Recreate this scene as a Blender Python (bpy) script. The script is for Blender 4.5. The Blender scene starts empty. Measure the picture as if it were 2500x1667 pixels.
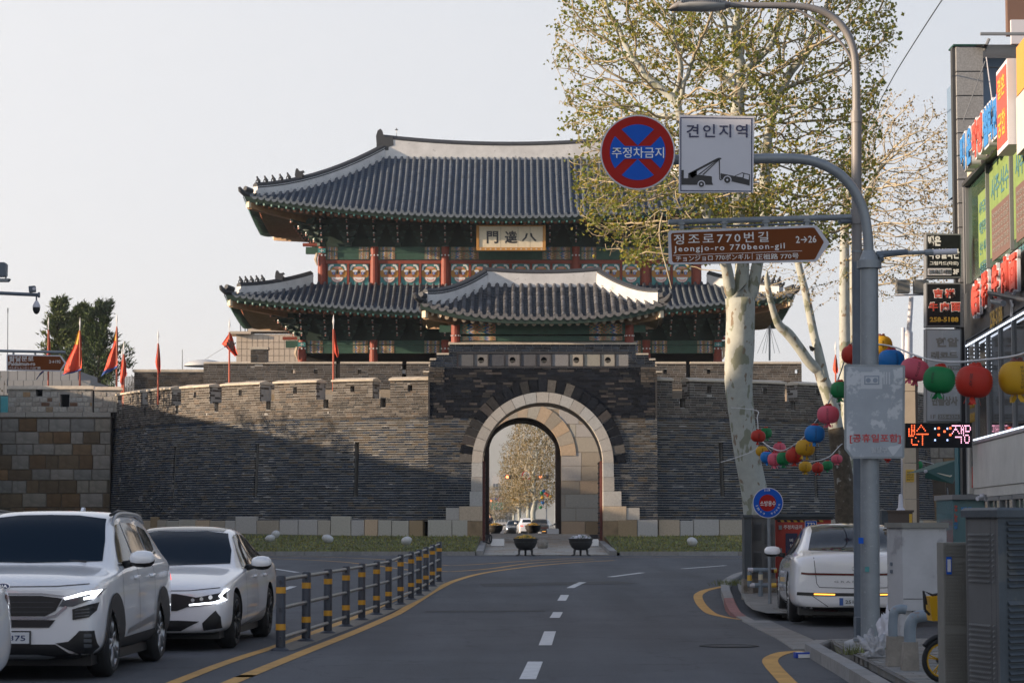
import bpy,bmesh,math,random
from math import sin,cos,pi,radians,sqrt,atan2
from mathutils import Vector,Matrix
from mathutils.bvhtree import BVHTree
import numpy as np
SC=bpy.context.scene
COL=SC.collection
random.seed(7)
# ------------------- camera, sky, sun, exposure
EYE=1.46
FPX=5903.0
PITCH=math.atan((1280-833.5)/FPX)
cam=bpy.data.cameras.new('camera')
cam.lens=85.0
cam.sensor_width=36.0
cam.clip_start=0.3
cam.clip_end=9000
cam.dof.use_dof=True
cam.dof.focus_distance=45.0
cam.dof.aperture_fstop=7.0
camo=bpy.data.objects.new('camera',cam)
camo.location=(0,0,EYE)
camo.rotation_euler=(pi/2+PITCH,0,0)
COL.objects.link(camo)
SC.camera=camo
SUN_EL,SUN_FRONT=12.5,13.0
SKY,EXPO=0.15,1.0
HAZE=.0002
world=bpy.data.worlds.new('World')
SC.world=world
world.use_nodes=True
_nt=world.node_tree
_sky=_nt.nodes.new('ShaderNodeTexSky')
_sky.sky_type='NISHITA'
_sky.sun_disc=False
_sky.sun_elevation=radians(SUN_EL)
_sky.sun_rotation=radians(270-SUN_FRONT)
_sky.altitude=50
_sky.air_density=0.6
_sky.dust_density=0.0
_sky.ozone_density=1.0
_geo=_nt.nodes.new('ShaderNodeTexCoord')
_dot=_nt.nodes.new('ShaderNodeVectorMath')
_dot.operation='DOT_PRODUCT'
_ts=Vector((-cos(radians(SUN_FRONT))*cos(radians(SUN_EL)),-sin(radians(SUN_FRONT))*cos(radians(SUN_EL)),sin(radians(SUN_EL))))
_dot.inputs[1].default_value=_ts
_nt.links.new(_geo.outputs['Generated'],_dot.inputs[0])
_veil=_nt.nodes.new('ShaderNodeMix')
_veil.data_type='RGBA'
_mr=_nt.nodes.new('ShaderNodeMapRange')
_mr.inputs[1].default_value=-1
_mr.inputs[2].default_value=1
_nt.links.new(_dot.outputs['Value'],_mr.inputs[0])
_nt.links.new(_mr.outputs[0],_veil.inputs[0])
_k=1/(SKY*2**EXPO)
_veil.inputs[6].default_value=(.38*_k,.46*_k,.55*_k,1)
_veil.inputs[7].default_value=(1.46*_k,1.37*_k,1.26*_k,1)
_mxs=_nt.nodes.new('ShaderNodeMix')
_mxs.data_type='RGBA'
_sep=_nt.nodes.new('ShaderNodeSeparateXYZ')
_nt.links.new(_geo.outputs['Generated'],_sep.inputs[0])
_hz=_nt.nodes.new('ShaderNodeMapRange')
_hz.inputs[1].default_value=.20
_hz.inputs[2].default_value=.85
_hz.inputs[3].default_value=.85
_hz.inputs[4].default_value=.12
_nt.links.new(_sep.outputs[2],_hz.inputs[0])
_nt.links.new(_hz.outputs[0],_mxs.inputs[0])
_nt.links.new(_sky.outputs[0],_mxs.inputs[6])
_nt.links.new(_veil.outputs[2],_mxs.inputs[7])
_nt.links.new(_mxs.outputs[2],_nt.nodes['Background'].inputs[0])
_nt.nodes['Background'].inputs[1].default_value=SKY
sun=bpy.data.lights.new('sun','SUN')
sun.energy=5.0
sun.angle=radians(0.6)
sun.color=(1.0,0.77,0.54)
suno=bpy.data.objects.new('sun',sun)
suno.rotation_euler=_ts.to_track_quat('Z','Y').to_euler()
COL.objects.link(suno)
SC.view_settings.view_transform='Standard'
SC.view_settings.look='None'
SC.view_settings.exposure=EXPO
SC.view_settings.gamma=1.0
SC.view_settings.use_curve_mapping=False
SC.render.engine='CYCLES'
SC.cycles.max_bounces=6
SC.cycles.diffuse_bounces=3
SC.cycles.glossy_bounces=3
SC.cycles.transmission_bounces=4
SC.cycles.transparent_max_bounces=6
SC.cycles.caustics_reflective=False
SC.cycles.caustics_refractive=False
SC.cycles.sample_clamp_indirect=4.0
SC.cycles.use_denoising=True
_cp,_sp=cos(PITCH),sin(PITCH)
def P(px,py,Y):
 u,v=(px-1250)/FPX,(833.5-py)/FPX
 t=Y/(_cp-v*_sp)
 return Vector((u*t,Y,EYE+t*(_sp+v*_cp)))
_ZK=[(-200,0),(40,0),(46,.08),(52,.20),(62,.27),(88,.34),(100,.62),(112,.98),(126,.98),(140,.5),(300,.40),(9000,.40)]
def zg(y):
 for(a,za),(b,zb)in zip(_ZK,_ZK[1:]):
  if y<=b:
   return za+(zb-za)*max(0,(y-a))/(b-a)
 return _ZK[-1][1]
def G(px,py,dz=0.0):
 lo,hi=8.0,400.0
 for _ in range(60):
  mid=(lo+hi)/2
  if P(px,py,mid).z>zg(mid)+dz:
   lo=mid
  else:
   hi=mid
 p=P(px,py,lo)
 p.z=zg(lo)+dz
 return p
# ------------------- materials
MATS={}
def M(name,col=(.5,.5,.5),rough=.7,metal=0.0,noise=None,bump=None,coat=0.0,tint=False,rnd=0.0,emit=None,spec=.5,trans=0.0,alpha=1.0,blotch=None):
 m=bpy.data.materials.new(name)
 m.use_nodes=True
 nt=m.node_tree
 N,L=nt.nodes,nt.links
 b=N['Principled BSDF']
 b.inputs['Roughness'].default_value=rough
 b.inputs['Metallic'].default_value=metal
 b.inputs['Coat Weight'].default_value=coat
 b.inputs['Coat Roughness'].default_value=.04
 b.inputs['Specular IOR Level'].default_value=spec
 b.inputs['Transmission Weight'].default_value=trans
 b.inputs['Alpha'].default_value=alpha
 c4=(*col,1)
 b.inputs['Base Color'].default_value=c4
 out=None
 tc=N.new('ShaderNodeTexCoord')
 if noise or tint or rnd or blotch:
  rgb=N.new('ShaderNodeRGB')
  rgb.outputs[0].default_value=c4
  out=rgb.outputs[0]
 if noise:
  nz=N.new('ShaderNodeTexNoise')
  nz.inputs['Scale'].default_value=noise[0]
  nz.inputs['Detail'].default_value=6
  nz.inputs['Roughness'].default_value=.65
  L.new(tc.outputs['Object'],nz.inputs['Vector'])
  mr=N.new('ShaderNodeMapRange')
  mr.inputs[1].default_value=.3
  mr.inputs[2].default_value=.7
  mr.inputs[3].default_value=1-noise[1]
  mr.inputs[4].default_value=1+noise[1]
  L.new(nz.outputs[0],mr.inputs[0])
  mx=N.new('ShaderNodeVectorMath')
  mx.operation='SCALE'
  L.new(out,mx.inputs[0])
  L.new(mr.outputs[0],mx.inputs['Scale'])
  out=mx.outputs[0]
 if blotch:
  nz=N.new('ShaderNodeTexNoise')
  nz.inputs['Scale'].default_value=blotch[0]
  nz.inputs['Detail'].default_value=8
  nz.inputs['Roughness'].default_value=.6
  L.new(tc.outputs['Object'],nz.inputs['Vector'])
  mr=N.new('ShaderNodeMapRange')
  mr.inputs[1].default_value=blotch[2]
  mr.inputs[2].default_value=blotch[2]+.06
  L.new(nz.outputs[0],mr.inputs[0])
  mx=N.new('ShaderNodeMix')
  mx.data_type='RGBA'
  L.new(mr.outputs[0],mx.inputs[0])
  L.new(out,mx.inputs[6])
  mx.inputs[7].default_value=(*blotch[1],1)
  out=mx.outputs[2]
 if tint:
  at=N.new('ShaderNodeAttribute')
  at.attribute_name='tint'
  mx=N.new('ShaderNodeVectorMath')
  mx.operation='MULTIPLY'
  L.new(out,mx.inputs[0])
  L.new(at.outputs['Color'],mx.inputs[1])
  out=mx.outputs[0]
 if rnd:
  oi=N.new('ShaderNodeObjectInfo')
  mr=N.new('ShaderNodeMapRange')
  mr.inputs[3].default_value=1-rnd
  mr.inputs[4].default_value=1+rnd
  L.new(oi.outputs['Random'],mr.inputs[0])
  mx=N.new('ShaderNodeVectorMath')
  mx.operation='SCALE'
  L.new(out,mx.inputs[0])
  L.new(mr.outputs[0],mx.inputs['Scale'])
  out=mx.outputs[0]
 if out is not None:
  L.new(out,b.inputs['Base Color'])
 if bump:
  nz=N.new('ShaderNodeTexNoise')
  nz.inputs['Scale'].default_value=bump[0]
  nz.inputs['Detail'].default_value=5
  L.new(tc.outputs['Object'],nz.inputs['Vector'])
  bp=N.new('ShaderNodeBump')
  bp.inputs['Strength'].default_value=bump[1]
  bp.inputs['Distance'].default_value=.02
  L.new(nz.outputs[0],bp.inputs['Height'])
  L.new(bp.outputs[0],b.inputs['Normal'])
 if emit:
  b.inputs['Emission Color'].default_value=(*emit[0],1)
  b.inputs['Emission Strength'].default_value=emit[1]
 MATS[name]=m
 return m
# ------------------- mesh builder
WHITE=(1,1,1)
class MB:
 def __init__(s):
  s.v,s.f,s.mi,s.t,s.ms,s.cm,s.ct=[],[],[],[],[],0,WHITE
  s.has_t=False
 def m(s,name,tint=None):
  if name not in s.ms:
   s.ms.append(name)
  s.cm=s.ms.index(name)
  if tint is not None:
   s.ct=tint
   s.has_t=True
  return s
 def face(s,idx):
  s.f.append(tuple(idx))
  s.mi.append(s.cm)
  s.t.append(s.ct)
 def add(s,vs,fs):
  o=len(s.v)
  s.v.extend([tuple(v)for v in vs])
  for f in fs:
   s.face([i+o for i in f])
  return o
 def poly(s,pts):
  s.add(pts,[range(len(pts))])
 def box(s,c,size,R=None,back=True):
  x,y,z=size[0]/2,size[1]/2,size[2]/2
  vs=[Vector((sx*x,sy*y,sz*z))for sz in(-1,1)for sy in(-1,1)for sx in(-1,1)]
  if R is not None:
   vs=[R@v for v in vs]
  c=Vector(c)
  vs=[v+c for v in vs]
  fs=[(0,1,5,4),(1,3,7,5),(2,0,4,6),(4,5,7,6),(0,2,3,1)]
  if back:
   fs.append((3,2,6,7))
  s.add(vs,fs)
  return s
 def bb(s,x0,x1,y0,y1,z0,z1):
  s.box(((x0+x1)/2,(y0+y1)/2,(z0+z1)/2),(abs(x1-x0),abs(y1-y0),abs(z1-z0)))
  return s
 def prism(s,poly,y0,y1,f=None):
  f=f or(lambda a,b,d:(a,d,b))
  n=len(poly)
  vs=[f(a,b,y0)for a,b in poly]+[f(a,b,y1)for a,b in poly]
  fs=[tuple(range(n)),tuple(range(2*n-1,n-1,-1))]
  fs+=[(i,i+n,(i+1)%n+n,(i+1)%n)for i in range(n)]
  s.add(vs,fs)
  return s
 def tube(s,pts,rad,n=8,caps=True):
  pts=[Vector(p)for p in pts]
  if not hasattr(rad,'__len__'):
   rad=[rad]*len(pts)
  o=len(s.v)
  up=None
  for i,p in enumerate(pts):
   a=pts[max(i-1,0)]
   b=pts[min(i+1,len(pts)-1)]
   d=(b-a)
   if d.length<1e-9:
    d=Vector((0,0,1))
   d.normalize()
   if up is None:
    up=d.orthogonal().normalized()
   else:
    up=(up-d*up.dot(d))
    up=up.normalized()if up.length>1e-6 else d.orthogonal().normalized()
   w=d.cross(up)
   for k in range(n):
    an=2*pi*k/n
    s.v.append(tuple(p+(up*cos(an)+w*sin(an))*rad[i]))
  for i in range(len(pts)-1):
   for k in range(n):
    k2=(k+1)%n
    s.face((o+i*n+k,o+i*n+k2,o+(i+1)*n+k2,o+(i+1)*n+k))
  if caps:
   s.face([o+k for k in range(n-1,-1,-1)])
   s.face([o+(len(pts)-1)*n+k for k in range(n)])
  return s
 def cyl(s,a,b,r,r1=None,n=12):
  return s.tube([a,b],[r,r if r1 is None else r1],n)
 def lathe(s,prof,n=16,c=(0,0,0),R=None,arc=None):
  c=Vector(c)
  o=len(s.v)
  m=len(prof)
  for k in range(n):
   an=2*pi*k/n
   for r,h in prof:
    v=Vector((r*cos(an),r*sin(an),h))
    if R is not None:
     v=R@v
    s.v.append(tuple(v+c))
  for k in range(n):
   k2=(k+1)%n
   for i in range(m-1):
    s.face((o+k*m+i,o+k2*m+i,o+k2*m+i+1,o+k*m+i+1))
 def grid(s,f,nu,nv):
  o=len(s.v)
  for i in range(nu+1):
   for j in range(nv+1):
    s.v.append(tuple(f(i/nu,j/nv)))
  for i in range(nu):
   for j in range(nv):
    a=o+i*(nv+1)+j
    s.face((a,a+nv+1,a+nv+2,a+1))
 def disc(s,c,r,nrm,n=16):
  c,nrm=Vector(c),Vector(nrm).normalized()
  u=nrm.orthogonal().normalized()
  w=nrm.cross(u)
  s.poly([c+(u*cos(2*pi*k/n)+w*sin(2*pi*k/n))*r for k in range(n)])
 def mesh(s,name,smooth=False):
  me=bpy.data.meshes.new(name)
  me.from_pydata(s.v,[],s.f)
  for n in s.ms:
   me.materials.append(MATS[n])
  me.polygons.foreach_set('material_index',s.mi)
  if smooth:
   me.polygons.foreach_set('use_smooth',[True]*len(s.f))
  if s.has_t:
   at=me.attributes.new('tint','FLOAT_COLOR','FACE')
   at.data.foreach_set('color',np.array([(*t,1)for t in s.t],dtype=np.float32).ravel())
  me.update()
  return me
 def build(s,name,parent=None,smooth=False,kind=None,world=True,sharp=None):
  me=s.mesh(name,smooth)
  if smooth and sharp:
   sharp_edges(me,sharp)
  return link(name,me,parent,kind=kind,world=world)
def _chain(fn):
 def g(s,*a,**k):
  fn(s,*a,**k)
  return s
 return g
for _n in('face','add','poly','box','bb','prism','tube','cyl','lathe','grid','disc'):
 setattr(MB,_n,_chain(getattr(MB,_n)))
def sharp_edges(me,deg):
 bm=bmesh.new()
 bm.from_mesh(me)
 a=radians(deg)
 for e in bm.edges:
  if len(e.link_faces)==2 and e.calc_face_angle(0)>a:
   e.smooth=False
 bm.to_mesh(me)
 bm.free()
def link(name,data,parent=None,mat=None,kind=None,world=True):
 o=bpy.data.objects.new(name,data)
 COL.objects.link(o)
 if mat is not None:
  o.matrix_basis=mat
 if parent is not None:
  o.parent=parent
  if world:
   o.matrix_parent_inverse=wm(parent).inverted()
 if kind:
  o['kind']=kind
 return o
def wm(o):
 m=o.matrix_basis.copy()
 if o.parent is not None:
  m=wm(o.parent)@o.matrix_parent_inverse@m
 return m
def tag(o,label=None,cat=None,group=None,kind=None):
 if label:
  o['label']=label
 if cat:
  o['category']=cat
 if group:
  o['group']=group
 if kind:
  o['kind']=kind
 return o
def thing(name,label,cat,loc=(0,0,0),rz=0.0,group=None):
 o=bpy.data.objects.new(name,None)
 COL.objects.link(o)
 o.empty_display_size=.2
 o.location=loc
 o.rotation_euler=(0,0,rz)
 o.matrix_basis=Matrix.Translation(Vector(loc))@Matrix.Rotation(rz,4,'Z')
 return tag(o,label,cat,group)
def dup(root,mat,label=None,group=None):
 def cp(o,parent):
  c=o.copy()
  COL.objects.link(c)
  if parent is not None:
   c.parent=parent
   c.matrix_parent_inverse=o.matrix_parent_inverse.copy()
  for ch in list(o.children):
   cp(ch,c)
  return c
 r=cp(root,None)
 r.matrix_basis=mat
 if label:
  r['label']=label
 if group:
  r['group']=group
 return r
def TR(loc,rz=0.0,s=1.0):
 return Matrix.Translation(Vector(loc))@Matrix.Rotation(rz,4,'Z')@Matrix.Scale(s,4)
def text(name,body,h,place,matn,parent=None,bold=0.0,depth=.004,width=None,space=1.0,shear=0.0,world=True):
 c=bpy.data.curves.new(name,'FONT')
 c.body=body
 c.size=1.0
 c.resolution_u=2
 c.offset=bold
 c.extrude=.001
 c.space_character=space
 c.shear=shear
 o=bpy.data.objects.new(name,c)
 me=o.to_mesh().copy()
 o.to_mesh_clear()
 bpy.data.objects.remove(o)
 bpy.data.curves.remove(c)
 n=len(me.vertices)
 co=np.empty(n*3,dtype=np.float32)
 me.vertices.foreach_get('co',co)
 co=co.reshape(-1,3)
 mn,mx=co.min(0),co.max(0)
 sy=h/max(mx[1]-mn[1],1e-6)
 sx=sy if width is None else width/max(mx[0]-mn[0],1e-6)
 co[:,0]=(co[:,0]-(mn[0]+mx[0])/2)*sx
 co[:,1]=(co[:,1]-(mn[1]+mx[1])/2)*sy
 co[:,2]=np.where(co[:,2]>0,depth,0)
 me.vertices.foreach_set('co',co.ravel())
 me.materials.clear()
 me.materials.append(MATS[matn])
 me.polygons.foreach_set('material_index',[0]*len(me.polygons))
 me.name=name
 me.update()
 return link(name,me,parent,mat=place,world=world)
def face_cam(x,y,z,rz=0.0,rx=0.0):
 return Matrix.Translation((x,y,z))@Matrix.Rotation(rz,4,'Z')@Matrix.Rotation(pi/2+rx,4,'X')
def lerp(a,b,t):
 return a+(b-a)*t
def smooth_path(pts,n=6):
 pts=[Vector(p)for p in pts]
 out=[]
 for i in range(len(pts)-1):
  p0,p1,p2,p3=pts[max(i-1,0)],pts[i],pts[i+1],pts[min(i+2,len(pts)-1)]
  for k in range(n):
   t=k/n
   out.append(.5*((2*p1)+(p2-p0)*t+(2*p0-5*p1+4*p2-p3)*t*t+(3*p1-p0-3*p2+p3)*t**3))
 out.append(pts[-1])
 return out
M('asphalt',(.074,.079,.089),.88,noise=(.35,.16),bump=(60,.5))
M('ground_earth',(.11,.10,.085),.95,noise=(.4,.2))
M('paving_grey',(1,1,1),.85,noise=(6,.14),bump=(30,.3),tint=True)
M('kerb_stone',(.24,.235,.23),.85,noise=(9,.16),bump=(40,.3),tint=True)
M('yellow_paint',(.50,.27,.06),.75,noise=(3,.22))
M('white_paint',(.55,.56,.57),.7,noise=(5,.14))
M('brick',(1,1,1),.85,noise=(7,.25),bump=(25,.35),tint=True,spec=.12)
M('mortar',(.31,.30,.285),.9,noise=(3,.2))
M('mortar_dark',(.022,.024,.028),.9,noise=(3,.3),spec=.12)
M('granite',(1,1,1),.8,noise=(14,.13),bump=(45,.25),tint=True,blotch=None)
M('stone_brown',(1,1,1),.85,noise=(2.2,.30),bump=(18,.5),tint=True)
M('coping_stone',(.50,.44,.36),.85,noise=(4,.2),bump=(20,.3))
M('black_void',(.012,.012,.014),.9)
M('plaster',(.54,.54,.545),.85,noise=(1.5,.14),blotch=(4.0,(.36,.36,.37),.63))
M('roof_tile',(.112,.135,.162),.62,noise=(8,.18),bump=(30,.2),rnd=.22)  # rolls kept lighter, the sun on them put into the colour
M('roof_pan_shaded',(.028,.052,.094),.7,noise=(5,.2))  # darker and bluer than the rolls, shade between them put into the colour
M('roof_tile_old',(.105,.105,.110),.75,noise=(9,.35),rnd=.45,bump=(30,.3))
M('roof_pan_old',(.038,.046,.058),.8,noise=(6,.3))
M('dark_tile',(.032,.036,.044),.7,noise=(8,.2))
M('red_wood',(.235,.045,.025),.6,noise=(4,.15))
M('green_wood',(.030,.085,.060),.6,noise=(3,.2))
M('dark_green_wood',(.018,.042,.034),.7,noise=(3,.2))
M('soffit_wood',(.26,.155,.075),.7,noise=(3,.25))
M('rafter_wood',(.15,.115,.060),.7,noise=(5,.2))
M('rafter_red',(.42,.15,.075),.6)
M('rafter_cream',(.50,.40,.30),.6)
M('cream',(.62,.54,.40),.7,noise=(5,.08))
M('teal',(.05,.23,.24),.6)
M('ochre',(.42,.20,.04),.6)
M('paint_white',(.72,.72,.72),.55)
M('paint_blue',(.03,.10,.42),.5)
M('paint_orange',(.55,.17,.04),.5)
M('paint_yellow',(.62,.38,.05),.5)
M('paint_black',(.015,.015,.018),.5)
M('paint_pink',(.62,.30,.26),.6)
M('door_red',(.11,.028,.022),.6,noise=(2,.2),bump=(10,.2))
M('plank_and_shade',(.060,.042,.034),.8,noise=(3,.3))
def dancheong():
 m=bpy.data.materials.new('painted_beam')
 m.use_nodes=True
 N,L=m.node_tree.nodes,m.node_tree.links
 b=N['Principled BSDF']
 b.inputs['Roughness'].default_value=.6
 tc=N.new('ShaderNodeTexCoord')
 sp=N.new('ShaderNodeSeparateXYZ')
 L.new(tc.outputs['Generated'],sp.inputs[0])
 def mth(op,a,bb=None,c=None):
  n=N.new('ShaderNodeMath')
  n.operation=op
  for i,x in enumerate((a,bb,c)):
   if x is None:
    continue
   if isinstance(x,(int,float)):
    n.inputs[i].default_value=x
   else:
    L.new(x,n.inputs[i])
  return n.outputs[0]
 zz=mth('PINGPONG',mth('MULTIPLY',sp.outputs[2],3.0),.5)
 ph=mth('FRACT',mth('ADD',mth('MULTIPLY',sp.outputs[0],2.0),mth('MULTIPLY',zz,.45)))
 rp=N.new('ShaderNodeValToRGB')
 rp.color_ramp.interpolation='CONSTANT'
 cols=[(.40,.12,.05),(.03,.22,.20),(.45,.30,.14),(.03,.24,.22),(.02,.06,.34),(.55,.50,.45),(.50,.26,.05),(.03,.12,.08)]
 el=rp.color_ramp.elements
 while len(el)<len(cols):
  el.new(.5)
 for i,c in enumerate(cols):
  el[i].position=i/len(cols)
  el[i].color=(*c,1)
 L.new(ph,rp.inputs[0])
 nz=N.new('ShaderNodeTexNoise')
 nz.inputs['Scale'].default_value=14
 L.new(tc.outputs['Object'],nz.inputs['Vector'])
 mx=N.new('ShaderNodeMix')
 mx.data_type='RGBA'
 L.new(mth('GREATER_THAN',nz.outputs[0],.56),mx.inputs[0])
 L.new(rp.outputs[0],mx.inputs[6])
 mx.inputs[7].default_value=(.30,.16,.10,1)
 L.new(mx.outputs[2],b.inputs['Base Color'])
 MATS['painted_beam']=m
dancheong()
# ------------------- ground, road, markings
def strip(mb,pts,w,dz,taper=None):
 L=len(pts)
 L_,R_=[],[]
 for i,p in enumerate(pts):
  a,b=pts[max(0,i-1)],pts[min(L-1,i+1)]
  d=Vector((b.x-a.x,b.y-a.y,0)).normalized()
  n=Vector((-d.y,d.x,0))
  ww=w if taper is None else w*taper(i/(L-1))
  q,r=p+n*ww/2,p-n*ww/2
  L_.append((q.x,q.y,zg(q.y)+dz))
  R_.append((r.x,r.y,zg(r.y)+dz))
 for i in range(L-1):
  mb.add([L_[i],R_[i],R_[i+1],L_[i+1]],[(0,1,2,3)])
def sheet(name,x0,x1,ys,dz,mat,kind='structure'):
 mb=MB().m(mat)
 for a,b in zip(ys,ys[1:]):
  mb.add([(x0,a,zg(a)+dz),(x1,a,zg(a)+dz),(x1,b,zg(b)+dz),(x0,b,zg(b)+dz)],[(0,1,2,3)])
 return mb.build(name,kind=kind)
def road_material():
 m=MATS['asphalt']
 N,L=m.node_tree.nodes,m.node_tree.links
 b=N['Principled BSDF']
 src=b.inputs['Base Color'].links[0].from_socket
 tc=N.new('ShaderNodeTexCoord')
 v=N.new('ShaderNodeTexNoise')
 v.inputs['Scale'].default_value=55
 v.inputs['Detail'].default_value=2
 L.new(tc.outputs['Object'],v.inputs['Vector'])
 mr=N.new('ShaderNodeMapRange')
 mr.inputs[1].default_value=.25
 mr.inputs[2].default_value=.75
 mr.inputs[3].default_value=.62
 mr.inputs[4].default_value=1.38
 L.new(v.outputs[0],mr.inputs[0])
 s1=N.new('ShaderNodeVectorMath')
 s1.operation='SCALE'
 L.new(src,s1.inputs[0])
 L.new(mr.outputs[0],s1.inputs['Scale'])
 mp=N.new('ShaderNodeMapping')
 mp.inputs['Scale'].default_value=(.9,.06,1)
 L.new(tc.outputs['Object'],mp.inputs[0])
 n2=N.new('ShaderNodeTexNoise')
 n2.inputs['Scale'].default_value=1.3
 n2.inputs['Detail'].default_value=4
 L.new(mp.outputs[0],n2.inputs['Vector'])
 mr2=N.new('ShaderNodeMapRange')
 mr2.inputs[1].default_value=.3
 mr2.inputs[2].default_value=.7
 mr2.inputs[3].default_value=.80
 mr2.inputs[4].default_value=1.18
 L.new(n2.outputs[0],mr2.inputs[0])
 s2=N.new('ShaderNodeVectorMath')
 s2.operation='SCALE'
 L.new(s1.outputs[0],s2.inputs[0])
 L.new(mr2.outputs[0],s2.inputs['Scale'])
 vo=N.new('ShaderNodeTexVoronoi')
 vo.feature='DISTANCE_TO_EDGE'
 vo.inputs['Scale'].default_value=.33
 mp2=N.new('ShaderNodeMapping')
 L.new(tc.outputs['Object'],mp2.inputs[0])
 n3=N.new('ShaderNodeTexNoise')
 n3.inputs['Scale'].default_value=2.5
 n3.inputs['Detail'].default_value=6
 L.new(tc.outputs['Object'],n3.inputs['Vector'])
 ad=N.new('ShaderNodeVectorMath')
 ad.operation='ADD'
 sc=N.new('ShaderNodeVectorMath')
 sc.operation='SCALE'
 sc.inputs['Scale'].default_value=.9
 L.new(n3.outputs['Color'],sc.inputs[0])
 L.new(mp2.outputs[0],ad.inputs[0])
 L.new(sc.outputs[0],ad.inputs[1])
 L.new(ad.outputs[0],vo.inputs['Vector'])
 mr3=N.new('ShaderNodeMapRange')
 mr3.inputs[1].default_value=.0
 mr3.inputs[2].default_value=.012
 mr3.inputs[3].default_value=.62
 mr3.inputs[4].default_value=1.0
 L.new(vo.outputs['Distance'],mr3.inputs[0])
 s3=N.new('ShaderNodeVectorMath')
 s3.operation='SCALE'
 L.new(s2.outputs[0],s3.inputs[0])
 L.new(mr3.outputs[0],s3.inputs['Scale'])
 L.new(s3.outputs[0],b.inputs['Base Color'])
road_material()
_ys=[-60,0,40,43,46,49,52,57,62,70,79,88,94,100,106,112,126,133,140,200,300,1200,4950]
sheet('ground',-2500,2500,_ys,-.05,'ground_earth')
sheet('road',-60,60,[y for y in _ys if y<=88]+[88.3],0,'asphalt')
sheet('far_road',-30,30,[128,133,140,200,300,900],0,'asphalt')
mk=MB().m('yellow_paint')
Y1=[(-200,1352),(400,1353),(630,1356),(800,1359.5),(940,1366),(1010,1376),(1080,1379),(1110,1380),(1200,1375),(1300,1368),(1420,1362),(1600,1360),(1850,1362)]
Y2=[(-200,1357),(400,1358),(630,1362),(800,1369),(900,1378),(1000,1391),(1075,1394),(1110,1394.5),(1200,1387.5),(1300,1374),(1450,1365)]
Y3=[(560,1667),(600,1650),(740,1593),(880,1537),(984,1489),(1041,1453),(1088,1427),(1121,1414),(1181,1398.5),(1300,1382),(1400,1373),(1500,1367.5)]
Y4=[(423,1667),(520,1629),(600,1601),(670,1579),(760,1546),(850,1513),(940,1474),(1010,1441),(1060,1419)]
for y,w in((Y1,.14),(Y2,.14),(Y3,.16),(Y4,.14)):
 pts=[G(*p)for p in y]
 if y[0][1]>1600:
  d=(pts[0]-pts[1]).normalized()
  pts=[pts[0]+d*14]+pts
 strip(mk,smooth_path(pts,5),w,.005)
H1=[(1810,1512.5),(1770,1506),(1735,1496),(1712,1475),(1704,1455),(1714,1445),(1730,1439),(1768,1431)]
H2=[(1990,1755),(1945,1690),(1914,1656),(1888,1628),(1880,1613),(1890,1602),(1920,1592),(1964,1589)]
strip(mk,smooth_path([G(*p)for p in H1],5),.17,.005,lambda t:min(1,.3+t*2.2))
strip(mk,smooth_path([G(*p)for p in H2],5),.17,.005)
tag(mk.build('yellow_road_line'),kind='structure')
mk=MB().m('white_paint')
for x0,y0,x1,y1,w in((1288,1658,1307,1615,.16),(1331,1575,1343,1541,.16),(1354,1508,1362,1494,.16),(1371,1466,1379,1452,.16),(1392,1435,1423,1421,.16),(1489,1408,1569,1397.5,.16),(1666,1388,1772,1380,.16),(661,1387,725,1397,.15),(686,1441,716,1431,.16),(1236,1770,1262,1716,.16)):
 a,b=G(x0,y0),G(x1,y1)
 strip(mk,[a.lerp(b,i/4)for i in range(5)],w,.005)
tag(mk.build('white_lane_mark'),kind='structure')
M('asphalt_patch',(.050,.051,.054),.9,noise=(1.5,.22),bump=(50,.5))
mk=MB().m('asphalt_patch')
for poly in([(1170,1424),(1500,1418),(1560,1424),(1180,1432)],[(1040,1490),(1330,1489),(1330,1492),(1036,1493.5)]):
 mk.poly([G(x,y,.004)for x,y in poly])
tag(mk.build('road_patch'),kind='structure')
M('gutter_stone',(.20,.195,.185),.85,noise=(5,.2),bump=(30,.3),tint=True)
def tnt(a,warm=0.0):
 v=1+random.uniform(-a,a)
 w=random.uniform(-warm,warm)
 return(v*(1+w),v,v*(1-w))
def kerb(name,pts,h,label_mat='kerb_stone',w=.18,step=.95,dz0=0,red=None):
 root=bpy.data.objects.new(name,None)
 COL.objects.link(root)
 root['kind']='structure'
 p=[Vector(q)for q in pts]
 acc=[0]
 for a,b in zip(p,p[1:]):
  acc.append(acc[-1]+(b-a).length)
 def at(s):
  for i in range(len(p)-1):
   if s<=acc[i+1]or i==len(p)-2:
    return p[i].lerp(p[i+1],(s-acc[i])/max(acc[i+1]-acc[i],1e-6))
 n=max(1,round(acc[-1]/step))
 for k in range(n):
  s0,s1=acc[-1]*k/n+.006,acc[-1]*(k+1)/n-.006
  a,b=at(s0),at(s1)
  d=Vector((b.x-a.x,b.y-a.y,0)).normalized()
  nr=Vector((d.y,-d.x,0))
  mb=MB().m('kerb_red' if red and red(k,n)else label_mat,tnt(.12,.03))
  hh=h(k/n)if callable(h)else h
  hh2=h((k+1)/n)if callable(h)else h
  q=[]
  for pt,zz in((a,hh),(b,hh2)):
   z0=zg(pt.y)-.1
   for off,z in((0,z0),(0,zg(pt.y)+zz-.02),(.02,zg(pt.y)+zz),(w,zg(pt.y)+zz),(w,z0)):
    q.append(pt+nr*off+Vector((0,0,z-pt.z)))
  fs=[(i,i+5,i+6,i+1)for i in range(4)]+[(0,1,2,3,4),(9,8,7,6,5)]
  mb.add(q,fs)
  mb.build('kerb_stone',root)
 return root
M('kerb_red',(.24,.105,.10),.8,noise=(9,.25),bump=(40,.3),tint=True)
xs=[-24,-20,-16,-12,-8,-4,-1.33]
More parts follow.
